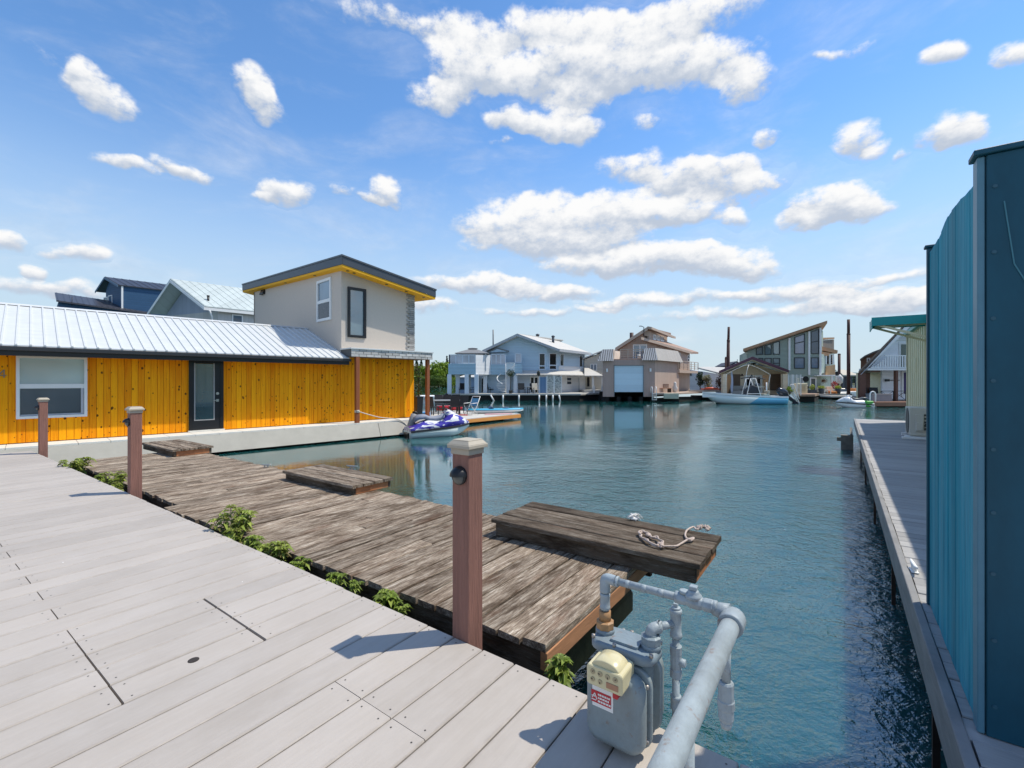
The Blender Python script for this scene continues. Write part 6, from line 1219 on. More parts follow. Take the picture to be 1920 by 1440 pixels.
MB().box(-.75, .75, -.4, .4, 0, .45).build('seat', SC, sf, bevel=.06, seg=2); MB().box(-.75, .75, .25, .45, .45, .95).build('backrest', SC, sf, bevel=.06, seg=2); MB().box(-.75, -.55, -.4, .25, .45, .65).build('armrest', SC, sf, bevel=.05); MB().box(.55, .75, -.4, .25, .45, .65).build('armrest', SC, sf, bevel=.05)
# white lattice trellis with plants on the right side of the garage
tl = T('trellis', 'white lattice trellis with climbing plants on the right end of the tan garage', 'trellis', dn(at(*ZG(1615, 0), 46), zfl), 0); m = MB(); w = 1.25; h = zat(ZG(0, 405)[1], 46)-zfl
for x in (0, .38, .5, .85, w): m.box(x-.03, x+.03, -.03, .03, 0, h)
for k in range(16): m.box(0, w, -.012, .012, .15+k*h/17, .19+k*h/17)
m.build('lattice', WHITE, tl)
bush(*ZG(1640, 780), 45.7, .9, .9, LV1, 'yellow flowering bush at the foot of the white trellis', 85, 260, .07)

# ------------------------------------------------------------------ green modern house
GRN = siding('sage_siding', (.29, .345, .29), .3, 'z', .88, .7, .08, .06); ORT = M('cedar_trim', (.42, .24, .13), .6, .15); GRNL = siding('sage_light', (.40, .48, .43), .3, 'z', .88)
gh = T('floating_house', 'sage green modern house with tall glass corner and steep single slope roof', 'house', at(*Z5(1000, 850), 58), 0)
FG = PL((0, 58), (1, 0)); gz = zat(Z5(0, 835)[1], 56); P5 = lambda x, y, d=58: at(*Z5(x, y), d)
m = MB(); m.prism([dn(P5(570, 0), gz), dn(P5(1350, 0), gz), P5(1350, 135), P5(570, 392)], (0, .2, 0)); GV = Vector((.59, .80, 0)); r_ = P5(1350, 0); m.prism([dn(r_, gz)+GV*.02, dn(r_, gz)+GV*6, dn(r_, P5(1350, 135).z)+GV*6, dn(r_, P5(1350, 135).z)+GV*.02], (-.15, .12, 0)); l_ = P5(570, 0); m.prism([(l_.x, 58.2, gz), (l_.x+3, 66, gz), (l_.x+3, 66, P5(570, 392).z), (l_.x, 58.2, P5(570, 392).z)], (.2, 0, 0)); m.build('wall', GRN, gh, world=True)
a_, b_ = P5(527, 388, 57.2), P5(1418, 90, 57.2); m = MB(); m.prism([a_, b_, b_+Vector((0, 0, .33)), a_+Vector((0, 0, .33))], (4.5, 7.5, 0)); m.build('roof', ORT, gh, world=True)
for x in (1018, 1228, 1346): p0, p1 = P5(x, 640, 57.9), P5(x, 60, 57.9); m = MB(); zt = lerp(P5(570, 392).z, P5(1350, 135).z, (x-570)/780)-.05; m.box(p0.x-.12, p0.x+.12, 57.88, 57.99, P5(0, 640).z if x > 1018 else P5(0, 590).z, zt); m.build('white_trim', WHITE, gh, world=True)
FR2 = M('window_frame_dark', (.045, .05, .05), .5); GLG = mk_glass('green_sky_glass', (.13, .19, .20), 2.2); GLN = mk_glass('blue_sky_glass', (.12, .15, .24), 2.2)
def quadwin(pts, gm, mull=()): window(gh, [FG.pt(*Z5(*p)) for p in pts], (0, -1, 0), FR2, gm, .09, mull, .06)
quadwin(((662, 428), (740, 424), (738, 330), (664, 356)), GLG); quadwin(((752, 428), (828, 424), (828, 306), (752, 328)), GLG); quadwin(((840, 424), (916, 422), (916, 276), (840, 300)), GLG)
quadwin(((690, 545), (740, 545), (740, 458), (690, 458)), GLG); quadwin(((752, 545), (828, 545), (828, 458), (752, 458)), GLG); quadwin(((840, 545), (916, 545), (916, 458), (840, 458)), GLG, (('h', .35),))
quadwin(((1068, 418), (1180, 418), (1180, 198), (1070, 238)), GLN, (('h', .62),)); quadwin(((1066, 572), (1178, 572), (1178, 452), (1066, 452)), GLBLUE); quadwin(((1242, 416), (1332, 416), (1332, 150), (1242, 180)), mk_glass('deep_glass', (.03, .06, .10), 1.8), (('h', .52),)); quadwin(((1242, 570), (1326, 570), (1326, 452), (1242, 452)), GLBLUE)
# rear boxes on the right
m = MB(); p0, p1 = P5(1355, 0, 63), P5(1490, 0, 66); m.prism([dn(p0, P5(0, 640, 63).z), dn(p1, P5(0, 640, 66).z), dn(p1, P5(0, 262, 66).z), dn(p0, P5(0, 272, 63).z)], (-1, 2, 0)); m.build('rear_tower', siding('brown_siding', (.20, .16, .13), .25, 'xy', .85), gh, world=True)
m = MB(); m.prism([P5(1352, 262, 62.6), P5(1494, 258, 65.6), P5(1494, 240, 65.6), P5(1352, 244, 62.6)], (-1.2, 2.4, 0)); m.build('tower_cap', ORT, gh, world=True)
m = MB(); m.prism([P5(1355, 375, 60.5), P5(1525, 412, 61.5), P5(1530, 378, 61.5), P5(1358, 335, 60.5)], (.3, 2.5, 0)); m.build('canopy_beam', ORT, gh, world=True); m = MB(); m.prism([P5(1350, 425, 59.2), P5(1445, 440, 60), P5(1450, 405, 60), P5(1352, 390, 59.2)], (.3, 1.5, 0)); m.build('canopy_beam', ORT, gh, world=True)
m = MB(); m.prism([P5(1348, 625, 58.5), P5(1402, 610, 60), P5(1402, 425, 60), P5(1348, 415, 58.5)], (.2, .3, 0)); m.prism([P5(1402, 610, 60.2), P5(1500, 610, 61.2), P5(1490, 410, 61.2), P5(1402, 425, 60.2)], (.2, 1.5, 0)); m.build('rear_bay', GRNL, gh, world=True)
for (xa, xb) in ((1412, 1440), (1448, 1478)): p0, p1 = P5(xa, 525, 59.9), P5(xb, 425, 60.0); m = MB(); m.box(p0.x, p1.x, 59.95, 60.05, p0.z, p1.z); m.build('bay_glass', GLD, gh, world=True)
for x in (1405, 1445, 1480): p0 = P5(x, 525, 59.8); m = MB(); m.box(p0.x-.09, p0.x+.09, 59.75, 59.9, p0.z, P5(0, 420, 59.8).z); m.build('white_post', WHITE, gh, world=True)
m = MB(); m.prism([P5(1402, 640, 59.5), P5(1502, 640, 59.8), P5(1502, 530, 59.8), P5(1410, 545, 59.5)], (0, .12, 0)); m.build('balcony_panel', siding('cedar_balcony', (.62, .38, .20), .25, 'x', .85), gh, world=True)
m = MB(); m.prism([P5(1310, 650, 57.2), P5(1505, 650, 58), P5(1505, 636, 58), P5(1310, 640, 57.2)], (.3, 2, 0)); m.build('balcony_slab', WHITE, gh, world=True)
m = MB(); m.prism([dn(P5(1310, 0, 59.5), gz), dn(P5(1510, 0, 60.5), gz), dn(P5(1510, 0, 60.5), P5(0, 650, 59).z), dn(P5(1310, 0, 59.5), P5(0, 650, 59).z)], (0, .2, 0)); m.build('lower_wall', GRNL, gh, world=True)
for x in (1465, 1515): p = P5(x, 0, 58.0); m = MB(); m.box(p.x-.1, p.x+.1, 57.9, 58.1, gz, P5(0, 645, 58).z); m.build('porch_post', WHITE, gh, world=True)
for (xa, xb, ya, yb, mt_) in ((1232, 1302, 665, 815, WHITE), (1130, 1165, 658, 770, WHITE), (1090, 1118, 668, 770, CREAM)): window(gh, FG.rect(*Z5(xa, ya), *Z5(xb, yb)), (0, -1, 0), mt_, GL if xa > 1200 else GLD, .14, (), .06, 'glazed_door')
m = MB(); m.prism([dn(P5(1095, 0, 54), gz), dn(P5(1620, 0, 55.5), gz), dn(P5(1620, 0, 62), gz), dn(P5(1095, 0, 60), gz)], (0, 0, -.2)); m.build('float_deck', M('pale_deck', (.5, .48, .45), .8), gh, world=True); m = MB(); m.prism([dn(P5(1100, 0, 54.2), WATER-.1), dn(P5(1610, 0, 55.7), WATER-.1), dn(P5(1610, 0, 61.8), WATER-.1), dn(P5(1100, 0, 59.8), WATER-.1)], (0, 0, .55)); m.build('float_hull', DARK, gh, world=True)
p = P5(1375, 700, 59.3); m = MB()
for k in range(12): a = k*.524; m.bar(p, p+Vector((.62*math.cos(a), 0, .35*math.sin(a))), .07, .04, up=(0, 1, 0))
m.build('wall_ornament', M('copper_ornament', (.22, .12, .07), .6), gh, world=True)
# brown float by the boat stern
pf = T('float_platform', 'brown planked float platform behind the outboard motor', 'dock', dn(at(*ZH(660, 1070), 47.5), zat(ZH(0, 985)[1], 50)), 0)
zt = pf.location.z; m = MB(); q = [at(*ZH(480, 0), 46.6), at(*ZH(790, 0), 46.6), at(*ZH(862, 0), 50), at(*ZH(480, 0), 50)]; m.prism([dn(p, zt) for p in q], (0, 0, -.22)); m.build('deck', M('brown_deck', (.36, .24, .17), .8, .15, 3), pf, world=True); m = MB(); m.prism([dn(p+Vector((.05, .15, 0)), WATER-.1) for p in q], (0, 0, .5)); m.build('float_hull', DARK, pf, world=True)
for (x, d, lab) in ((910, 55, 'grey planter with yellow green plant at the left of the white side table'), (1228, 55.3, 'grey planter with yellow green plant right of the cushioned chair')):
    p = at(*ZH(x, 0), d); t = T('planter', lab, 'planter', dn(p, gz), 0, 'grey planters on the green house deck'); MB().lathe([(.22, 0), (.34, .62), (.3, .63), (.27, .55)], n=14).build('pot', SLATE, t); c = MB(); random.seed(int(x)); leaf_cloud(c, Vector((0, 0, .78)), .34, .34, .2, 160, .08); c.build('foliage', mk_leaf('lime_leaf', (.2, .25, .03), (.35, .4, .05), (.5, .55, .1)) if 'lime_leaf' not in bpy.data.materials else bpy.data.materials['lime_leaf'], t)
p = at(*ZH(1000, 0), 57.2); s2 = T('outdoor_sofa', 'low beige outdoor sofa against the green house wall', 'sofa', dn(p, gz)); BEC = M('beige_cushion', (.5, .46, .36), .9); MB().box(-.95, .95, -.4, .35, .1, .42).build('seat', BEC, s2, bevel=.05); MB().box(-.95, .95, .3, .48, .42, .8).build('backrest', BEC, s2, bevel=.05); MB().box(-1, 1, -.42, .5, 0, .1).build('base', BLACK, s2)
p = at(*ZH(1000, 0), 55.2); s3 = T('side_table', 'small white side table between the two grey planters', 'table', dn(p, gz)); MB().box(-.42, .42, -.3, .3, .42, .48).build('table_top', WHITE, s3)
for sx in (-.37, .37):
    for sy in (-.25, .25): MB().box(sx-.04, sx+.04, sy-.04, sy+.04, 0, .419).build('leg', WHITE, s3)
p = at(*ZH(1108, 0), 55.4); s4 = T('lounge_chair', 'low wooden lounge chair with pale orange cushion by the right planter', 'chair', dn(p, gz)); MB().box(-.38, .38, -.4, .3, .12, .3).build('seat', ORANGE, s4, bevel=.03); MB().prism([(-.38, .25, .3), (.38, .25, .3), (.38, .45, .85), (-.38, .45, .85)], (0, .1, 0)).build('backrest', M('peach_cushion', (.65, .45, .33), .9), s4, bevel=.03)
for sx in (-.34, .34): MB().box(sx-.04, sx+.04, -.4, .4, 0, .12).build('leg', ORANGE, s4)
p = at(*ZH(510, 0), 53.5); b = T('storage_cabinet', 'beige louvred cabinet on the brown float behind the outboard', 'cabinet', dn(at(*ZH(510, 0), 49.5), zt)); MB().box(-.6, .6, -.3, .3, 0, 1.1).build('casing', CREAM, b, bevel=.03); m = MB()
for k in range(8): m.box(-.4+k*.1, -.36+k*.1, -.315, -.301, .2, .9)
m.build('louvres', M('beige_shadow', (.4, .35, .22)), b)
p = at(*ZH(625, 0), 54.5); g = T('kettle_grill', 'black kettle grill with raised lid on the green house deck', 'grill', dn(p, gz)); MB().ball((0, 0, .82), .3, .3, .24, 14, 8).build('bowl', BLACK, g); MB().lathe([(.36, -.03), (.36, .03), (.05, .05)], (0, .1, 1.75), 14, 0, 'y').build('lid', BLACK, g)
for k in range(3): MB().bar((.2*math.cos(k*2.1), .2*math.sin(k*2.1), .7), (.34*math.cos(k*2.1), .34*math.sin(k*2.1), 0), .03, .03).build('leg', SLATE, g)
MB().bar((0, .12, .9), (0, .12, 1.75), .03, .03).build('lid_arm', SLATE, g)
p = at(*ZH(1160, 0), 56.5); m = MB(); random.seed(4); leaf_cloud(m, dn(p, gz+1.0), .35, .3, .5, 200, .09); tag(m.build('red_flowers', M('red_bloom', (.5, .05, .04), .7)), 'red flowering plant by the white post of the green house', 'plant')
p = at(*ZH(735, 0), 55.2); t = T('planter', 'dark planter with a yellow flower bunch left of the green house door', 'planter', dn(p, gz)); MB().box(-.4, .4, -.25, .25, 0, .45).build('box', SLATE, t); c = MB(); random.seed(9); leaf_cloud(c, Vector((0, 0, .8)), .3, .2, .35, 120, .08); c.build('foliage', bpy.data.materials['lime_leaf'], t)
# ------------------------------------------------------------------ white chalet on the right, brown house behind it
WL = siding('white_lap2', (.88, .89, .91), .16, 'z', .9); BRS = siding('brown_boards', (.20, .11, .07), .2, 'xy', .8); RFB = M('brown_shingle', (.20, .15, .12), .9, .2, 5)
P6 = lambda x, y, d=40: at(*Z6(x, y), d)
cl = T('floating_house', 'white chalet with steep brown roof, picket balcony and purple door', 'house', P6(450, 820, 40), 0)
gzc = zat(Z6(0, 818)[1], 38); ap = P6(640, 150, 39); lw = P6(210, 592, 39); 
m = MB(); m.prism([P6(290, 560), P6(900, 560), P6(900, 285), P6(640, 200), P6(560, 262)], (0, .2, 0)); m.build('gable_wall', WL, cl, world=True)
m = MB(); m.prism([dn(P6(400, 0, 41), gzc), dn(P6(900, 0, 41), gzc), P6(900, 565, 41), P6(400, 565, 41)], (0, .2, 0)); m.build('lower_wall', WL, cl, world=True)
rv = Vector((.68, .735, 0))*8; u_ = Vector((0, 0, .16)); rd_ = lerp(ap, lw, 1); m = MB(); m.prism([ap, lw, lw+u_, ap+u_], rv); m.prism([ap, P6(1080, 592, 39), P6(1080, 592, 39)+u_, ap+u_], rv); m.build('roof', RFB, cl, world=True)
m = MB(); m.prism([ap-Vector((0,0,.05)), P6(238, 592, 39), P6(225, 592, 39)+Vector((0,0,-.12)), ap-Vector((0, 0, .55))], (0, -.07, 0)); m.prism([ap-Vector((0,0,.05)), P6(1060, 592, 39), P6(1050, 600, 39), ap-Vector((0, 0, .55))], (0, -.07, 0)); m.build('rake_board', WHITE, cl, world=True)
m = MB(); m.box(P6(500, 0).x, P6(900, 0).x, 39.9, 39.99, zat(Z6(0, 332)[1], 40), zat(Z6(0, 318)[1], 40)); m.build('band_board', WHITE, cl, world=True)
window(cl, PL((0, 39.98), (1, 0)).rect(*Z6(530, 350), *Z6(640, 555)), (0, -1, 0), WHITE, mk_glass('green_glass', (.03, .08, .07), 1.7), .14, (), .05, 'glazed_door')
m = MB(); bz0, bz1 = zat(Z6(0, 558)[1], 39.2), zat(Z6(0, 450)[1], 39.2); x0, x1 = P6(270, 0, 39.2).x, P6(900, 0, 39.2).x; m.box(x0, x1, 39.0, 40, bz0-.12, bz0+.03); m.build('balcony_floor', WHITE, cl, world=True)
m = MB(); m.box(x0+1.5, x1, 39.05, 39.12, bz1-.08, bz1); m.box(x0+.3, x1, 39.05, 39.12, bz0+.08, bz0+.15)
x = x0+.45; k = 0
while x < x1:
    zt = min(bz1, lerp(P6(290, 555, 39.2).z, bz1, min(1, (x-x0-.3)/1.45))); m.box(x, x+.1, 39.06, 39.1, bz0+.08, max(zt-.05, bz0+.2)); x += .21
m.build('picket_railing', WHITE, cl, world=True)
for (xx, dd, w, mt_) in ((237, 39.4, .26, PORCHW), (275, 40.5, .22, PORCHW), (507, 39.2, .10, PORCHW)): p = P6(xx, 0, dd); m = MB(); m.box(p.x-w, p.x+w, dd-.12, dd+.12, gzc, bz0-.13 if xx > 300 else P6(0, 590, dd).z); m.build('porch_post', M('brown_post', (.13, .06, .04), .7, .2), cl, world=True)
pdw = PL((0, 40.97), (1, 0)).rect(*Z6(565, 588), *Z6(602, 755)); m = MB(); m.prism(pdw, (0, -.06, 0)); m.build('door', M('purple_door', (.045, .025, .14), .5), cl, world=True); m = MB(); q = PL((0, 40.97), (1, 0)).rect(*Z6(550, 575), *Z6(564, 780)); m.prism(q, (0, -.08, 0)); m.build('door_trim', WHITE, cl, world=True)
m = MB(); a_, b_ = P6(420, 648, 40.9), P6(535, 648, 40.9); m.bar(a_, b_, .06, .06); m.box(a_.x, a_.x+.38, 40.84, 40.92, a_.z-.1, a_.z+.1); m.build('wall_oar', BLACK, cl, world=True)
window(cl, PL((0, 43), (1, 0)).rect(*Z6(290, 612), *Z6(325, 750)), (0, -1, 0), WHITE, GLBLUE, .1, (), .05); m = MB(); m.box(P6(322, 0, 42).x, P6(400, 0, 42).x, 41.2, 44, gzc, P6(0, 585, 42).z); m.build('side_wall', CREAM, cl, world=True)
DKB = M('redwood_deck', (.26, .13, .08), .7, .2, 3); m = MB(); p0, p1 = P6(300, 0, 37.2), P6(900, 0, 37.2); m.prism([(p0.x, 37.1, gzc), (p1.x+2, 37.1, gzc), (p1.x+9, 45, gzc), (p0.x+6.4, 45, gzc)], (0, 0, -.33)); m.build('float_deck', DKB, cl, world=True); m = MB(); m.prism([(p0.x+.25, 37.3, WATER-.2), (p1.x+2, 37.3, WATER-.2), (p1.x+9, 44.9, WATER-.2), (p0.x+6.6, 44.9, WATER-.2)], (0, 0, gzc-.331-WATER+.2)); m.build('float_hull', DARK, cl, world=True)
p0, p1 = P6(315, 0, 38.3), P6(474, 0, 38.3); db_ = T('deck_box', 'long grey deck box on the chalet deck beside the white hoop rail', 'deck box', ((p0.x+p1.x)/2, 38.6, gzc)); w = (p1.x-p0.x)/2; DBX = M('grey_resin', (.24, .24, .25), .6); MB().box(-w, w, -.35, .35, 0, .56).build('box', DBX, db_, bevel=.02); MB().box(-w-.03, w+.03, -.38, .38, .561, .64).build('lid', DBX, db_, bevel=.02)
hp = P6(300, 0, 37.4); la = T('swim_ladder', 'white hoop rail of a swim ladder at the chalet deck corner', 'ladder', (hp.x-.05, 37.3, gzc)); m = MB(); m.tube([(0, 0, -.6)]+[(.22-.22*math.cos(t*math.pi/8), 0, .6+.25*math.sin(t*math.pi/8)) for t in range(9)]+[(.44, 0, -.6)], .05, 8); m.build('hoop_rail', WHITE, la)
pcb = copy_tree(pc)
pcb.name = 'patio_chair.030'; p = P6(352, 0, 39.8); pcb.matrix_basis = Matrix.Translation((p.x, 39.8, gzc)); pcb['label'] = 'dark armchair under the chalet balcony'; pcb['group'] = 'chalet porch chairs'
pcb = copy_tree(pc); pcb.name = 'patio_chair.031'; p = P6(305, 0, 40.2); pcb.matrix_basis = Matrix.Translation((p.x, 40.2, gzc)) @ Matrix.Rotation(1, 4, 'Z'); pcb['label'] = 'dark chair between the brown chalet posts'; pcb['group'] = 'chalet porch chairs'
fr_ = T('metal_railing', 'black cross braced metal railing in front of the chalet wall', 'railing', (P6(390, 0, 39.3).x, 39.3, gzc)); m = MB(); w = 1.05
m.bar((0, 0, .85), (w*2, 0, .85), .04, .04); m.bar((0, 0, .1), (w*2, 0, .1), .04, .04)
for k in range(3): m.bar((k*w, 0, 0), (k*w, 0, .85), .04, .04)
for k in range(2): m.bar((k*w, 0, .1), ((k+1)*w, 0, .85), .025, .025); m.bar((k*w, 0, .85), ((k+1)*w, 0, .1), .025, .025)
m.build('bars', BLACK, fr_)
br_h = T('floating_house', 'brown barrel roofed house peeking out behind the chalet roof', 'house', P6(300, 590, 47), 0)
m = MB(); m.prism([P6(225, 620, 47), P6(480, 620, 47), P6(480, 380, 47), P6(330, 430, 47), P6(228, 485, 47)], (5.5, 7, 0)); m.build('wall', BRS, br_h, world=True)
m = MB(); pts = [P6(222, 490, 46.6), P6(260, 462, 46.6), P6(330, 430, 46.6), P6(490, 372, 46.6)]; 
for a_, b_ in zip(pts, pts[1:]): m.prism([a_, b_, b_+Vector((0,0,.14)), a_+Vector((0,0,.14))], (5.6, 7, 0))
m.build('roof', DRKROOF, br_h, world=True); window(br_h, PL((0, 46.96), (1, 0)).rect(*Z6(275, 470), *Z6(300, 505)), (0, -1, 0), WHITE, GLD, .1)

# ------------------------------------------------------------------ far clutter in the gap
sh_ = T('boat_shelter', 'open sided boat shelter with tan roof far off in the gap right of the piling', 'shelter', at(*ZH(1480, 830), 78), 0)
p0, p1 = at(*ZH(1320, 660), 78), at(*ZH(1650, 660), 78); m = MB(); m.prism([p0, p1, p1+Vector((-.6, 3, 1.0)), p0+Vector((1.2, 3, 1.0))], (0, 0, .2)); m.build('roof', M('tan_roof', (.5, .45, .36), .8), sh_, world=True)
for x in (1330, 1400, 1480, 1560, 1640): p = at(*ZH(x, 700), 78.2); m = MB(); m.box(p.x-.08, p.x+.08, 78.1, 78.3, WATER+.3, p0.z); m.build('post', SLATE, sh_, world=True)
m = MB(); m.box(p0.x+.3, p1.x, 81, 81.2, WATER+.3, p0.z+.8); m.build('back_wall', M('dark_timber', (.05, .05, .055), .8, .4, 2), sh_, world=True); m = MB(); m.box(p0.x, p1.x, 77.5, 81, WATER-.1, WATER+.35); m.build('float_deck', DKW, sh_, world=True)
def small_boat(px, d, L, w, label, hullm, topm, rot=0, h=.7):
    b = Vector(((px-CX)/F*d, d, WATER)); r = T('small_boat', label, 'boat', b, rot); m = MB(); rings = []
    for k in range(9):
        t = k/8; ww = w/2*min(1, (1-t)**.55*1.25); rings.append([Vector((L*(t-.5), y*ww, z)) for y, z in ((-.75, -.2), (-1, h*.75+.15*t), (-.92, h*.85+.15*t), (.92, h*.85+.15*t), (1, h*.75+.15*t), (.75, -.2))])
    m.loft(rings, 0, True, False); m.build('hull', hullm, r)
    m = MB(); m.prism([(-L*.18, -w*.3, h*.8), (L*.12, -w*.3, h*.8), (.0, -w*.26, h*.8+.55), (-L*.12, -w*.26, h*.8+.55)], (0, w*.55, 0)); m.build('cabin', topm, r, bevel=.04); return r
small_boat(*[ZH(1540, 0)[0]], 66, 4.2, 1.9, 'white powerboat with orange cover moored right of the tall piling', WHITE, ORANGE, .3); small_boat(ZH(1330, 0)[0], 64, 4.6, 1.9, 'white powerboat moored left of the tall piling', WHITE, M('tinted_screen', (.12, .14, .16), .2), -.2)
fd = MB(); q0, q1 = at(*ZH(1060, 1035), 53), at(*ZH(1640, 1035), 53); fd.box(q0.x, q1.x, 52.6, 54.6, q0.z-.16, q0.z); fd.box(q0.x+.2, q1.x-.2, 53, 54.4, WATER-.1, q0.z-.161, 1); tag(fd.build('walk_float', [M('pale_deck', (.5, .48, .45)), DARK]), 'long low pale float walkway before the green house, behind the tall piling', 'float')
m = MB(); random.seed(12); p = at(*ZH(1262, 0), 57); m.lathe([(.03, 0), (.05, 1.2), (.3, 1.3), (.32, 2.0), (.05, 2.35)], dn(p, gz), 10); tag(m.build('closed_umbrella', M('white_canvas', (.7, .7, .68), .8)), 'closed white umbrella at the right edge of the green house deck', 'umbrella')
dh = T('floating_house', 'dark blue gable roof showing just behind the tan garage roof', 'house', at(*ZG(680, 280), 66), 0); m = MB(); q = lambda x, y: at(*ZG(x, y), 66); m.prism([dn(q(570, 0), WATER), dn(q(800, 0), WATER), q(800, 240), q(685, 185), q(570, 245)], (1, 7, 0)); m.build('wall', siding('dk_blue', (.10, .13, .2), .2), dh, world=True)
m = MB(); m.prism([q(550, 250), q(685, 175), q(685, 165), q(550, 238)], (1, 7, 0)); m.prism([q(685, 175), q(820, 250), q(820, 238), q(685, 165)], (1, 7, 0)); m.build('roof', M('navy_roof', (.035, .04, .06), .6), dh, world=True); window(dh, PL((0, 65.97), (1, 0)).rect(*ZG(655, 190), *ZG(688, 228)), (0, -1, 0), WHITE, GLBLUE, .1); m = MB(); m.tube([q(695, 185), q(695, 128)], .04, 6); m.build('mast', SLATE, dh, world=True)

# ------------------------------------------------------------------ centre console boat
boatL = 7.3; bt = T('motor_boat', 'white and light blue centre console boat with raised black outboard motor', 'boat', Vector((at(*ZG(1480, 0), 43.0).x, 43.0, WATER)), math.pi)
def hull_ring(t):                                    # t: 0 stern, 1 bow ; local x runs stern -> bow
    w = 1.18*(1-max(0, (t-.42)/.58)**2.4)+.02; sh = .62+.42*t**1.6; k = -.12+max(0, (t-.72)/.28)**2*1.02; ch = min(sh-.06, max(.05+.5*max(0, t-.45)**1.3, k+.02)); cw = w*(.92-.5*max(0, t-.55))
    x = boatL*t*.965; f = .32*t*t
    return [Vector((x+f*z2, y, z)) for y, z, z2 in ((0, k, 0), (-cw, ch, .3), (-w, sh, 1), (w, sh, 1), (cw, ch, .3))]
n = 22; R_ = [hull_ring(i/n) for i in range(n+1)]
hm_, nt, b_ = nm('hull_two_tone'); t_ = NT(nt); o_ = t_.sep()
ed = t_.math('MULTIPLY_ADD', t_.math('SINE', t_.math('MULTIPLY', o_[0], .95)), .16, .36); s1 = t_.math('LESS_THAN', o_[2], t_.math('ADD', ed, t_.math('MULTIPLY', t_.math('SUBTRACT', 3.0, o_[0]), .55)))
t_.l(t_.mix(s1, (.62, .70, .70), (.13, .42, .62)), b_.inputs['Base Color']); b_.inputs['Roughness'].default_value = .25; b_.inputs['Coat Weight'].default_value = .4
m = MB(); m.loft(R_, 0, True, True); m.build('hull', hm_, bt)
m = MB(); rub = [[Vector((r[2].x, r[2].y*1.02, r[2].z-.05)), Vector((r[2].x, r[2].y*1.02, r[2].z+.1)), Vector((r[2].x, r[2].y*.84, r[2].z+.1)), Vector((r[2].x, r[2].y*.84, r[2].z-.02))] for r in R_]; m.loft(rub); m.loft([[Vector((v.x, -v.y, v.z)) for v in rr_] for rr_ in rub]); m.build('gunwale', WHITE, bt)
m = MB(); m.prism([(R_[i][2].x, R_[i][2].y*.86, .6) for i in (15, 19, 22)]+[(R_[i][2].x, -R_[i][2].y*.86, .6) for i in (22, 19, 15)], (0, 0, .36)); m.box(-.02, .4, -1.1, 1.1, .45, .70); m.build('foredeck', WHITE, bt, bevel=.02)
cx_ = 2.75; m = MB(); m.prism([(cx_-.75, -.42, .4), (cx_+.75, -.42, .4), (cx_+.55, -.42, 1.2), (cx_+.1, -.42, 1.75), (cx_-.5, -.42, 1.55)], (0, .84, 0)); m.build('console', M('console_cover', (.03, .035, .045), .7, .2), bt, bevel=.05)
m = MB()
for y in (-.5, .5):
    for (xa, xb) in ((cx_+.75, cx_+.30), (cx_-.65, cx_-.15)): m.tube([(xa, y, .55), (xb, y*.85, 2.35)], .035, 7)
    m.tube([(cx_+.66, y, .95), (cx_-.55, y, .95)], .03, 6); m.tube([(cx_-.15, y*.85, 2.35), (cx_+.3, y*.85, 2.35)], .035, 6)
m.tube([(cx_, -.45, 2.35), (cx_, .45, 2.35)], .035, 6); m.build('t_top_frame', M('white_tube', (.72, .72, .70), .35), bt)
m = MB(); m.tube([(cx_-1.3, 0, 2.32), (cx_-.5, 0, 2.42), (cx_+.6, 0, 2.45), (cx_+1.0, 0, 2.36)], .045, 7); m.tube([(cx_-.3, -.5, 2.45), (cx_+.1, .3, 2.75), (cx_+.1, -.3, 2.3)], .04, 6); m.build('folded_canopy', M('dark_canvas', (.04, .045, .05), .8), bt)
m = MB(); m.box(cx_-1.2, cx_+.7, -.02, .03, 1.55, 1.63); m.build('wake_rack', M('tan_rack', (.5, .44, .34)), bt); m = MB(); m.lathe([(.20, -.02), (.24, 0), (.20, .02)], (cx_-.55, 0, 1.7), 14, 0, 'y'); m.build('steering_wheel', SLATE, bt)
m = MB(); m.box(cx_-1.5, cx_-.95, -.4, .4, .45, .95); m.box(cx_-1.5, cx_-1.38, -.4, .4, .95, 1.25); m.build('seat', BEC, bt, bevel=.05)
m = MB(); m.tube([(.85, -.9, .6), (.85, -.9, 2.0)], .06, 8); m.build('pole', WHITE, bt)
ob_ = MB(); c = Vector((-.35, 0, .95))
ot = lambda x, z: Vector((-.25-x, 0, z))
prof = [(.0, .45, 1.05, .0, .0)]
cowl = []
for k in range(9):
    t = k/8; r = math.sin(math.pi*(.08+.84*t))**.5; ctr = lerp(Vector((.34, 0, 1.34)), Vector((-.62, 0, .72)), t); ax = Vector((-.54, 0, .84)); cowl.append([ctr+ax*(.40*r*math.cos(q))+Vector((0, .30*r*math.sin(q), 0)) for q in [2*math.pi*i/14 for i in range(14)]])
ob_.loft(cowl, 0, True, True); oc = ob_.build('outboard_cowl', M('motor_black', (.012, .015, .024), .25, .1, coat=.5), bt)
m = MB(); m.loft([[p+Vector((dx*.2, dy*.13, 0)) for dx, dy in ((-1,-1),(1,-1),(1,1),(-1,1))] for p in (Vector((-.5, 0, .78)), Vector((-.95, 0, .42)), Vector((-1.35, 0, .12)))]); m.prism([(-1.1, -.05, .30), (-1.45, -.05, .22), (-1.65, -.05, .0), (-1.3, -.05, -.12)], (0, .1, 0)); m.lathe([(.05, -.2), (.11, -.1), (.11, .25), (.03, .4)], (-1.45, 0, .05), 10, 0, 'x'); m.build('outboard_leg', M('motor_black', (.012, .015, .024)), bt)
m = MB()
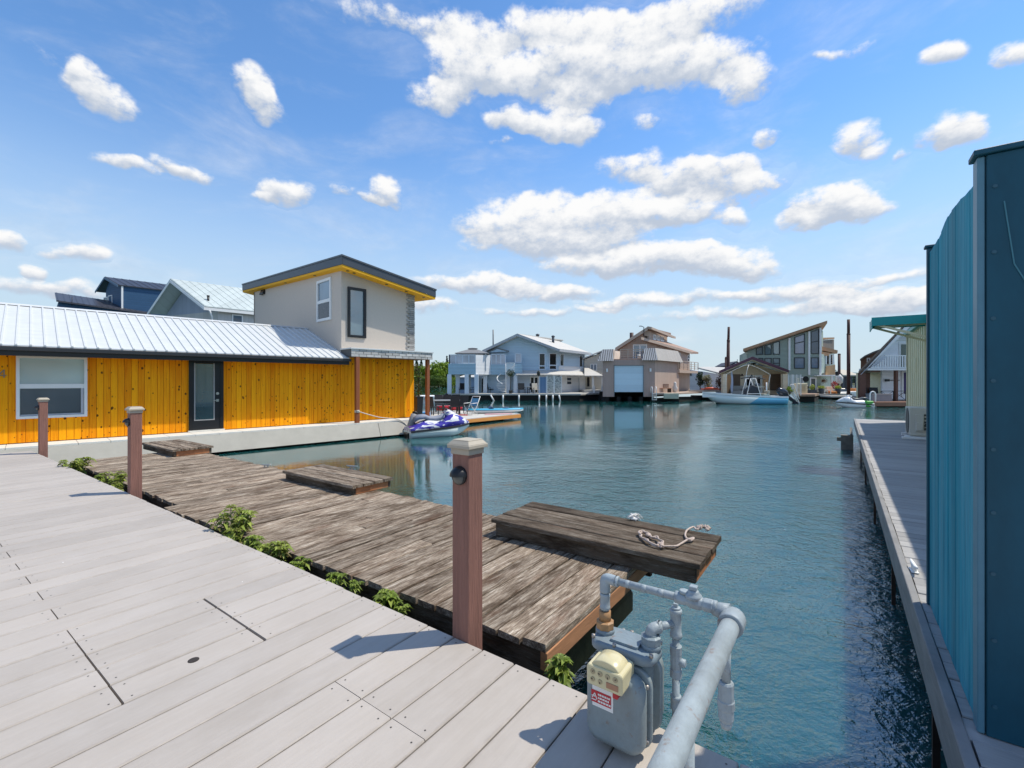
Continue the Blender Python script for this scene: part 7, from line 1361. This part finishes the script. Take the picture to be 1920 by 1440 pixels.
for k in range(3):
    a = k*2.09+.4; m.prism([Vector((-1.68, .04*math.cos(a), .05+.04*math.sin(a))), Vector((-1.64, .19*math.cos(a-.35), .05+.19*math.sin(a-.35))), Vector((-1.72, .22*math.cos(a+.2), .05+.22*math.sin(a+.2)))], (.02, 0, 0))
m.build('propeller', M('steel', (.5, .5, .5), .3, metal=.9), bt)
m = MB(); m.box(-.3, 0, -.4, .4, .05, .6); m.bar((-.1, -.3, .5), (-.7, -.1, .8), .12, .1); m.build('motor_bracket', M('bracket_grey', (.25, .25, .25), .5), bt)
m = MB(); p = [Vector((-1.55, -.6, -.4)), Vector((-1.75, -.6, .6)), Vector((-1.5, -.6, 1.05)), Vector((-1.3, -.6, .95)), Vector((-1.2, -.6, .2))]; m.tube(smooth(p, 4), .05, 7); la = m.build('swim_ladder', WHITE, loc=bt.matrix_basis @ Vector((-1.5, -.6, 0))); 
la.data.transform(Matrix.Translation(-Vector((0, 0, 0))))
bpy.data.objects.remove(la)
# sweep of the folded bimini arch above the boat (part of the porch mooring whips)
m = MB(); m.tube(smooth([at(*ZG(505, 400), 44.6), at(*ZG(720, 285), 44.6), at(*ZG(900, 232), 44.6), at(*ZG(1100, 300), 44.6), at(*ZG(1290, 410), 44.6)], 5), .014, 6); m.tube([at(*ZG(900, 232), 44.6), at(*ZG(870, 330), 44.4), at(*ZG(860, 400), 44.3), Vector((at(*ZG(860, 0), 44.2).x, 44.2, .2))], .02, 6); m.tube([at(*ZG(505, 400), 44.6), Vector((at(*ZG(500, 0), 44.9).x, 45.2, zfl+.55))], .018, 6); m.tube([at(*ZG(1290, 410), 44.6), Vector((at(*ZG(1300, 0), 45).x, 45.6, zfl+.55))], .03, 6)
tag(m.build('canopy_frame', M('white_tube', (.72, .72, .70))), 'thin white arched canopy frame over the centre console boat', 'canopy frame')
ldr = T('swim_ladder', 'white ladder loop beside the outboard motor at the brown float', 'ladder', dn(at(*ZG(1730, 0), 45.8), WATER)); m = MB()
for y in (0, .3): m.tube(smooth([Vector((.45, y, .35)), Vector((.05, y, 1.35)), Vector((-.12, y, 1.75)), Vector((-.3, y, 1.6)), Vector((-.2, y, .95)), Vector((.35, y, .2)), Vector((.4, y, -.3))], 4), .045, 7)
for k in range(3): m.tube([(.38, 0, -.2+k*.22), (.38, .3, -.2+k*.22)], .03, 6)
m.build('loop_rail', WHITE, ldr)

# ------------------------------------------------------------------ jet skis
def jetski(loc, rot, label, body, hullm, seatm, L=2.5, fender=False):
    r = T('jet_ski', label, 'jet ski', loc, rot); n = 16; k_ = L/2.6
    def ring(t, z0, z1, wf):
        w = .52*(1-max(0, (t-.55)/.45)**2.0)*wf+.015; x = L*t; kz = max(0, (t-.6)/.4)**2*.42; return x, w, kz
    m = MB(); rg = []
    for i in range(n+1):
        t = i/n; x, w, kz = ring(t, 0, 0, 1); g = .22+.17*t; rg.append([Vector((x, y, z)) for y, z in ((0, -.14+kz), (-w*.75, -.02+kz*.9), (-w, g), (w, g), (w*.75, -.02+kz*.9))])
    m.loft(rg, 0, True, True); m.build('hull', hullm, r)
    m = MB(); m.loft([[Vector((v[2].x, s*(abs(v[2].y)+dx), v[2].z+dz)) for dx, dz in ((-.03, -.03), (.03, -.03), (.03, .035), (-.03, .035))] for s in (1,) for v in rg]); m.loft([[Vector((v[2].x, -(abs(v[2].y)+dx), v[2].z+dz)) for dx, dz in ((-.03, -.03), (.03, -.03), (.03, .035), (-.03, .035))] for v in rg]); m.build('bumper_rail', M('black_rubber', (.03, .03, .035), .7), r)
    top = [(0, .36, .40, .9), (.08, .40, .42, .9), (.18, .52, .30, .85), (.30, .60, .26, .85), (.45, .56, .28, .9), (.55, .60, .34, .92), (.62, .76, .36, .95), (.68, .84, .36, .95), (.76, .80, .36, .96), (.86, .66, .33, .97), (.94, .54, .22, .97), (1, .46, .04, .97)]
    m = MB(); rg2 = []
    for t, h, tw_, bw in top:
        x, w, kz = ring(t, 0, 0, 1); g = .22+.17*t; wb = w*bw; tw2 = min(tw_, wb); rg2.append([Vector((x, y, z)) for y, z in ((-wb, g), (-lerp(wb, tw2, .35), lerp(g, h, .55)), (-tw2*.8, h), (0, h+.03), (tw2*.8, h), (lerp(wb, tw2, .35), lerp(g, h, .55)), (wb, g))])
    m.loft(rg2, 0, True, True); m.build('deck', body, r)
    m = MB(); rg3 = [[Vector((L*t, y*w, z)) for y, z in ((-1, h-.12), (-.9, h), (-.5, h+.05), (.5, h+.05), (.9, h), (1, h-.12))] for t, h, w in ((.10, .66, .14), (.16, .76, .2), (.26, .78, .21), (.33, .70, .2), (.42, .68, .2), (.52, .72, .2), (.57, .80, .17))]; m.loft(rg3, 0, True, True); m.build('seat', seatm, r)
    m = MB(); m.loft([[Vector((L*t, y*w, z)) for y, z in ((-1, h-.2), (-.7, h), (.7, h), (1, h-.2))] for t, h, w in ((.57, .88, .13), (.62, 1.0, .16), (.67, .96, .17), (.74, .84, .14))], 0, True, True); m.build('steering_hood', body, r)
    m = MB(); m.tube([(L*.56, -.42, .99), (L*.61, -.16, 1.01), (L*.61, .16, 1.01), (L*.56, .42, .99)], .025, 7); m.build('handlebar', BLACK, r)
    for s in (-1, 1): m = MB(); m.tube([(L*.66, s*.16, .95), (L*.63, s*.36, 1.03)], .015, 5); m.ball((L*.63, s*.38, 1.06), .03, .08, .05, 8, 5); m.build('mirror', BLACK, r)
    m = MB(); m.box(-.06, .12, -.28, .28, -.05, .16); m.build('jet_nozzle', BLACK, r, bevel=.02)
    return r
PURP = mk_splash('purple_white_graphics', (.05, .035, .33), (.75, .75, .76), .55, (2.0, 4, 6), (2, 0, 0)); HUL = M('hull_mint', (.62, .70, .70), .3, .05); SEATG = M('grey_seat', (.22, .24, .30), .6, .1)
j0 = Vector((-3.93, 17.2, WATER+.02)); j1 = Vector((-1.78, 18.35, WATER))
jetski(j0, math.atan2(j1.y-j0.y, j1.x-j0.x), 'purple and white jet ski tied at the end of the cedar house float', PURP, HUL, SEATG, 2.5)
fx = T('boat_fender', 'grey cylindrical fender hanging behind the purple jet ski', 'fender', Vector((-3.80, 17.55, WATER+.3)), .6)
m = MB(); m.tube([(-.12, 0, 0), (-.10, 0, .06), (.06, 0, .52), (.09, 0, .58)], [.05, .13, .13, .05], 14); m.build('fender_body', M('grey_vinyl', (.30, .29, .29), .5), fx); m = MB(); m.tube([(.085, 0, .57), (.1, 0, .64)], .10, 14); m.build('end_cap', BLACK, fx)
p = P6(140, 0, 37.0); jetski(Vector((P6(285, 0, 37).x, 36.6, WATER+.02)), math.pi-.25, 'white jet ski with green stern beside the tall piling and chalet', mk_splash('white_grey_graphics', (.72, .73, .73), (.35, .38, .42), .60), WHITE, SLATE, 2.5)
m = MB(); g = P6(283, 845, 36.5); m.box(g.x-.3, g.x+.28, 36.2, 36.6, WATER+.05, WATER+.55); tag(m.build('green_float', M('bright_green', (.08, .38, .06), .5), bevel=.06), 'bright green float at the stern of the white jet ski', 'float')

# ------------------------------------------------------------------ swim deck beyond the cedar house
ZS = -.55; D1 = Vector((-3.15, 20.7, 0)); D2 = Vector((-2.2, 21.9, 0)); D3 = Vector((.44, 25.6, 0)); nv_ = Vector((-.81, .58, 0)); pv_ = [D1, D3, D3+nv_*5.5, D1+nv_*6]
sd_ = T('swim_deck', 'low pale swim deck with orange edge board beyond the cedar house', 'dock', Vector((-2.5, 23, ZS)), 0)
PD = M('pale_grey_deck', (.52, .50, .46), .8, .12, 3); m = MB(); m.prism([dn(p, ZS) for p in pv_], (0, 0, -.05)); m.build('deck', PD, sd_, world=True)
m = MB(); a_, b_ = dn(D1, ZS-.03), dn(D3, ZS-.03); o_ = Vector((.81, -.58, 0))*.03; m.prism([a_+o_, b_+o_, b_+o_+Vector((0,0,-.19)), a_+o_+Vector((0,0,-.15))], (.81*.04, -.58*.04, 0)); m.prism([b_, b_+nv_*5.5, b_+nv_*5.5-Vector((0,0,.19)), b_-Vector((0,0,.19))], (.03, .04, 0)); m.build('edge_board', M('orange_edge', (.66, .27, .06), .6, .12, 2, (1, 1, 6)), sd_, world=True)
m = MB(); q = [D1+nv_*.5, D3+nv_*.5-Vector((.5, .8, 0)), D3+nv_*5, D1+nv_*5.5]; m.prism([dn(p, WATER-.2) for p in q], (0, 0, .25)); m.build('float_hull', DARK, sd_, world=True)
def dpt(px, d): return Vector(((px-CX)/F*d, d, ZS))
sc = patio_chair(WICK, PLAST, .5, 1.0, False)
spots = [(811, 24.6, 2.7, 'dark patio chair nearest the porch post'), (851, 24.9, -2.8, 'dark patio chair at the front of the table, left of the blue folding chair'), (866, 25.4, -2.6, 'dark patio chair partly behind the blue folding chair'), (824, 27.2, .3, 'dark patio chair at the back left of the table'), (838, 27.4, .1, 'dark patio chair at the back middle of the table'), (853, 27.6, -.1, 'dark patio chair at the back right of the table')]
for i, (px, d, rot, lab) in enumerate(spots): place(sc, dpt(px, d), rot, lab, i == 0, 'dark patio chairs round the table on the swim deck')
tb = T('patio_table', 'grey topped patio table on the swim deck', 'table', dpt(833, 26.1), .1); MB().box(-.95, .95, -.5, .5, .70, .74).build('table_top', M('table_grey', (.35, .36, .36), .35), tb, bevel=.008)
for sx in (-.85, .85):
    for sy in (-.42, .42): MB().box(sx-.04, sx+.04, sy-.04, sy+.04, 0, .70).build('leg', PLAST, tb)
fc = T('folding_chair', 'light blue folding chair with white tube frame on the swim deck', 'chair', dpt(883, 24.6), -.7); BL = M('blue_sling', (.10, .32, .55), .8); TU = M('white_tube', (.72, .72, .70))
m = MB(); m.prism([(-.26, .18, .48), (.26, .18, .48), (.26, .38, .88), (-.26, .38, .88)], (0, .02, 0)); m.build('backrest', BL, fc); m = MB(); m.prism([(-.26, -.22, .40), (.26, -.22, .40), (.26, .2, .38), (-.26, .2, .38)], (0, 0, .02)); m.build('seat', M('seat_navy', (.05, .10, .2), .8), fc)
for s in (-.28, .28):
    m = MB(); m.tube([(s, -.25, 0), (s, .15, .42), (s, .42, .98)], .018, 6); m.build('leg', TU, fc); m = MB(); m.tube([(s, .28, 0), (s, -.2, .44), (s, -.26, .62), (s, .2, .64)], .018, 6); m.build('leg', TU, fc)
m = MB(); m.tube([(-.28, .42, .98), (.28, .42, .98)], .018, 6); m.build('top_bar', TU, fc)
ky = T('kayak', 'long turquoise and white kayak lying along the far edge of the swim deck', 'kayak', dpt(929, 25.9)+Vector((0,0,.01)), .30)
KB = M('turquoise', (.05, .36, .55), .35, .1); rg = []; rg2 = []
for k in range(15):
    t = k/14; w = .36*math.sin(math.pi*(.02+.96*t))**.7; z0 = .12*(2*t-1)**4; rg.append([Vector((-1.65+3.3*t, y*w, z)) for y, z in ((-.5, z0), (-1, .17), (1, .17), (.5, z0))]); rg2.append([Vector((-1.65+3.3*t, y*w, z)) for y, z in ((-1.02, .171), (-.8, .23), (0, .27), (.8, .23), (1.02, .171))])
m = MB(); m.loft(rg, 0, True, True); m.build('hull', WHITE, ky); m = MB(); m.loft(rg2, 0, True, True); m.build('deck', KB, ky); m = MB(); m.loft([[Vector((x, y*.2, z)) for y, z in ((-1, .27), (1, .27), (1, .27+h), (-1, .27+h))] for x, h in ((-.4, .02), (-.3, .12), (-.15, .02))]); m.build('seat', M('seat_navy', (.05, .10, .2)), ky); m = MB(); m.ball((.6, 0, .27), .2, .12, .05, 10, 6); m.build('hatch_cover', M('seat_navy', (.05, .10, .2)), ky)
m = MB(); c = dpt(935, 24.95); m.loft([[c+Vector((x*.82-y*.35*.3, x*.35+y, z)) for x, y in ((-.9, -.16), (.9, -.10), (.9, .12), (-.9, .16))] for z in (.003, .05)]); tag(m.build('foam_board', M('pink_board', (.62, .35, .38), .5), bevel=.02), 'flat pink foam board lying before the kayak', 'board')
m = MB(); m.tube([dpt(818, 28)+Vector((0,0,.16)), dpt(866, 28.6)+Vector((0,0,.16))], .15, 12); tag(m.build('rolled_mat', RED), 'red rolled float mat behind the patio table', 'mat')
m = MB(); c = dpt(868, 24.2); m.box(c.x-.35, c.x+.25, c.y-.1, c.y+.1, ZS+.004, ZS+.05); tag(m.build('red_plank', RED), 'red strip lying by the feet of the blue folding chair', 'strip')
m = MB(); c = Vector(((793-CX)/F*21.5, 21.5, FLOOR-.1)); m.box(c.x-.28, c.x+.3, 21.3, 21.8, ZS, ZS+.36); tag(m.build('cooler', M('cooler_blue', (.08, .3, .6), .4), bevel=.03), 'bright blue cooler beside the black planter', 'cooler')
pt = T('planter', 'tall black square planter with climbing shrub at the corner of the cedar house', 'planter', Vector(((784-CX)/F*20.3, 20.3, FLOOR)), HR); m = MB(); m.loft([[Vector((sx*w, sy*w, z)) for sx, sy in ((-1,-1),(1,-1),(1,1),(-1,1))] for w, z in ((.13, 0), (.16, .78), (.175, .79), (.175, .84), (.14, .84), (.13, .78))]); m.build('pot', BLACK, pt)
random.seed(66); MB().tube([(0, 0, .7), (.02, 0, 1.4), (0, .02, 2.2)], [.02, .015, .006], 6).build('stem', BARK, pt); c = MB()
for k in range(7): leaf_cloud(c, Vector((random.uniform(-.04,.06), random.uniform(-.05,.05), .95+k*.2)), .2-.012*k, .2-.012*k, .16, 60, .05)
c.build('foliage', mk_leaf('dark_shrub_leaf', (.015, .03, .01), (.05, .08, .02), (.13, .15, .05)), pt)
# distant white float seen above the chairs
m = MB(); p0, p1 = at(783, 741.5, 45), at(808, 745, 42); m.box(p0.x, p1.x+.6, 43, 47, zat(746, 44), zat(742.5, 44)); m.box(p0.x+.2, p1.x+.3, 43.3, 46.8, WATER-.1, zat(746.1, 44)); tag(m.build('white_float', WHITE), 'low white float in the water behind the porch post', 'float')
jetski(Vector((at(829, 0, 51).x, 51.5, WATER-.05)), .6, 'white jet ski moored behind the left end of the blue house deck', WHITE, WHITE, BLACK, 2.8)
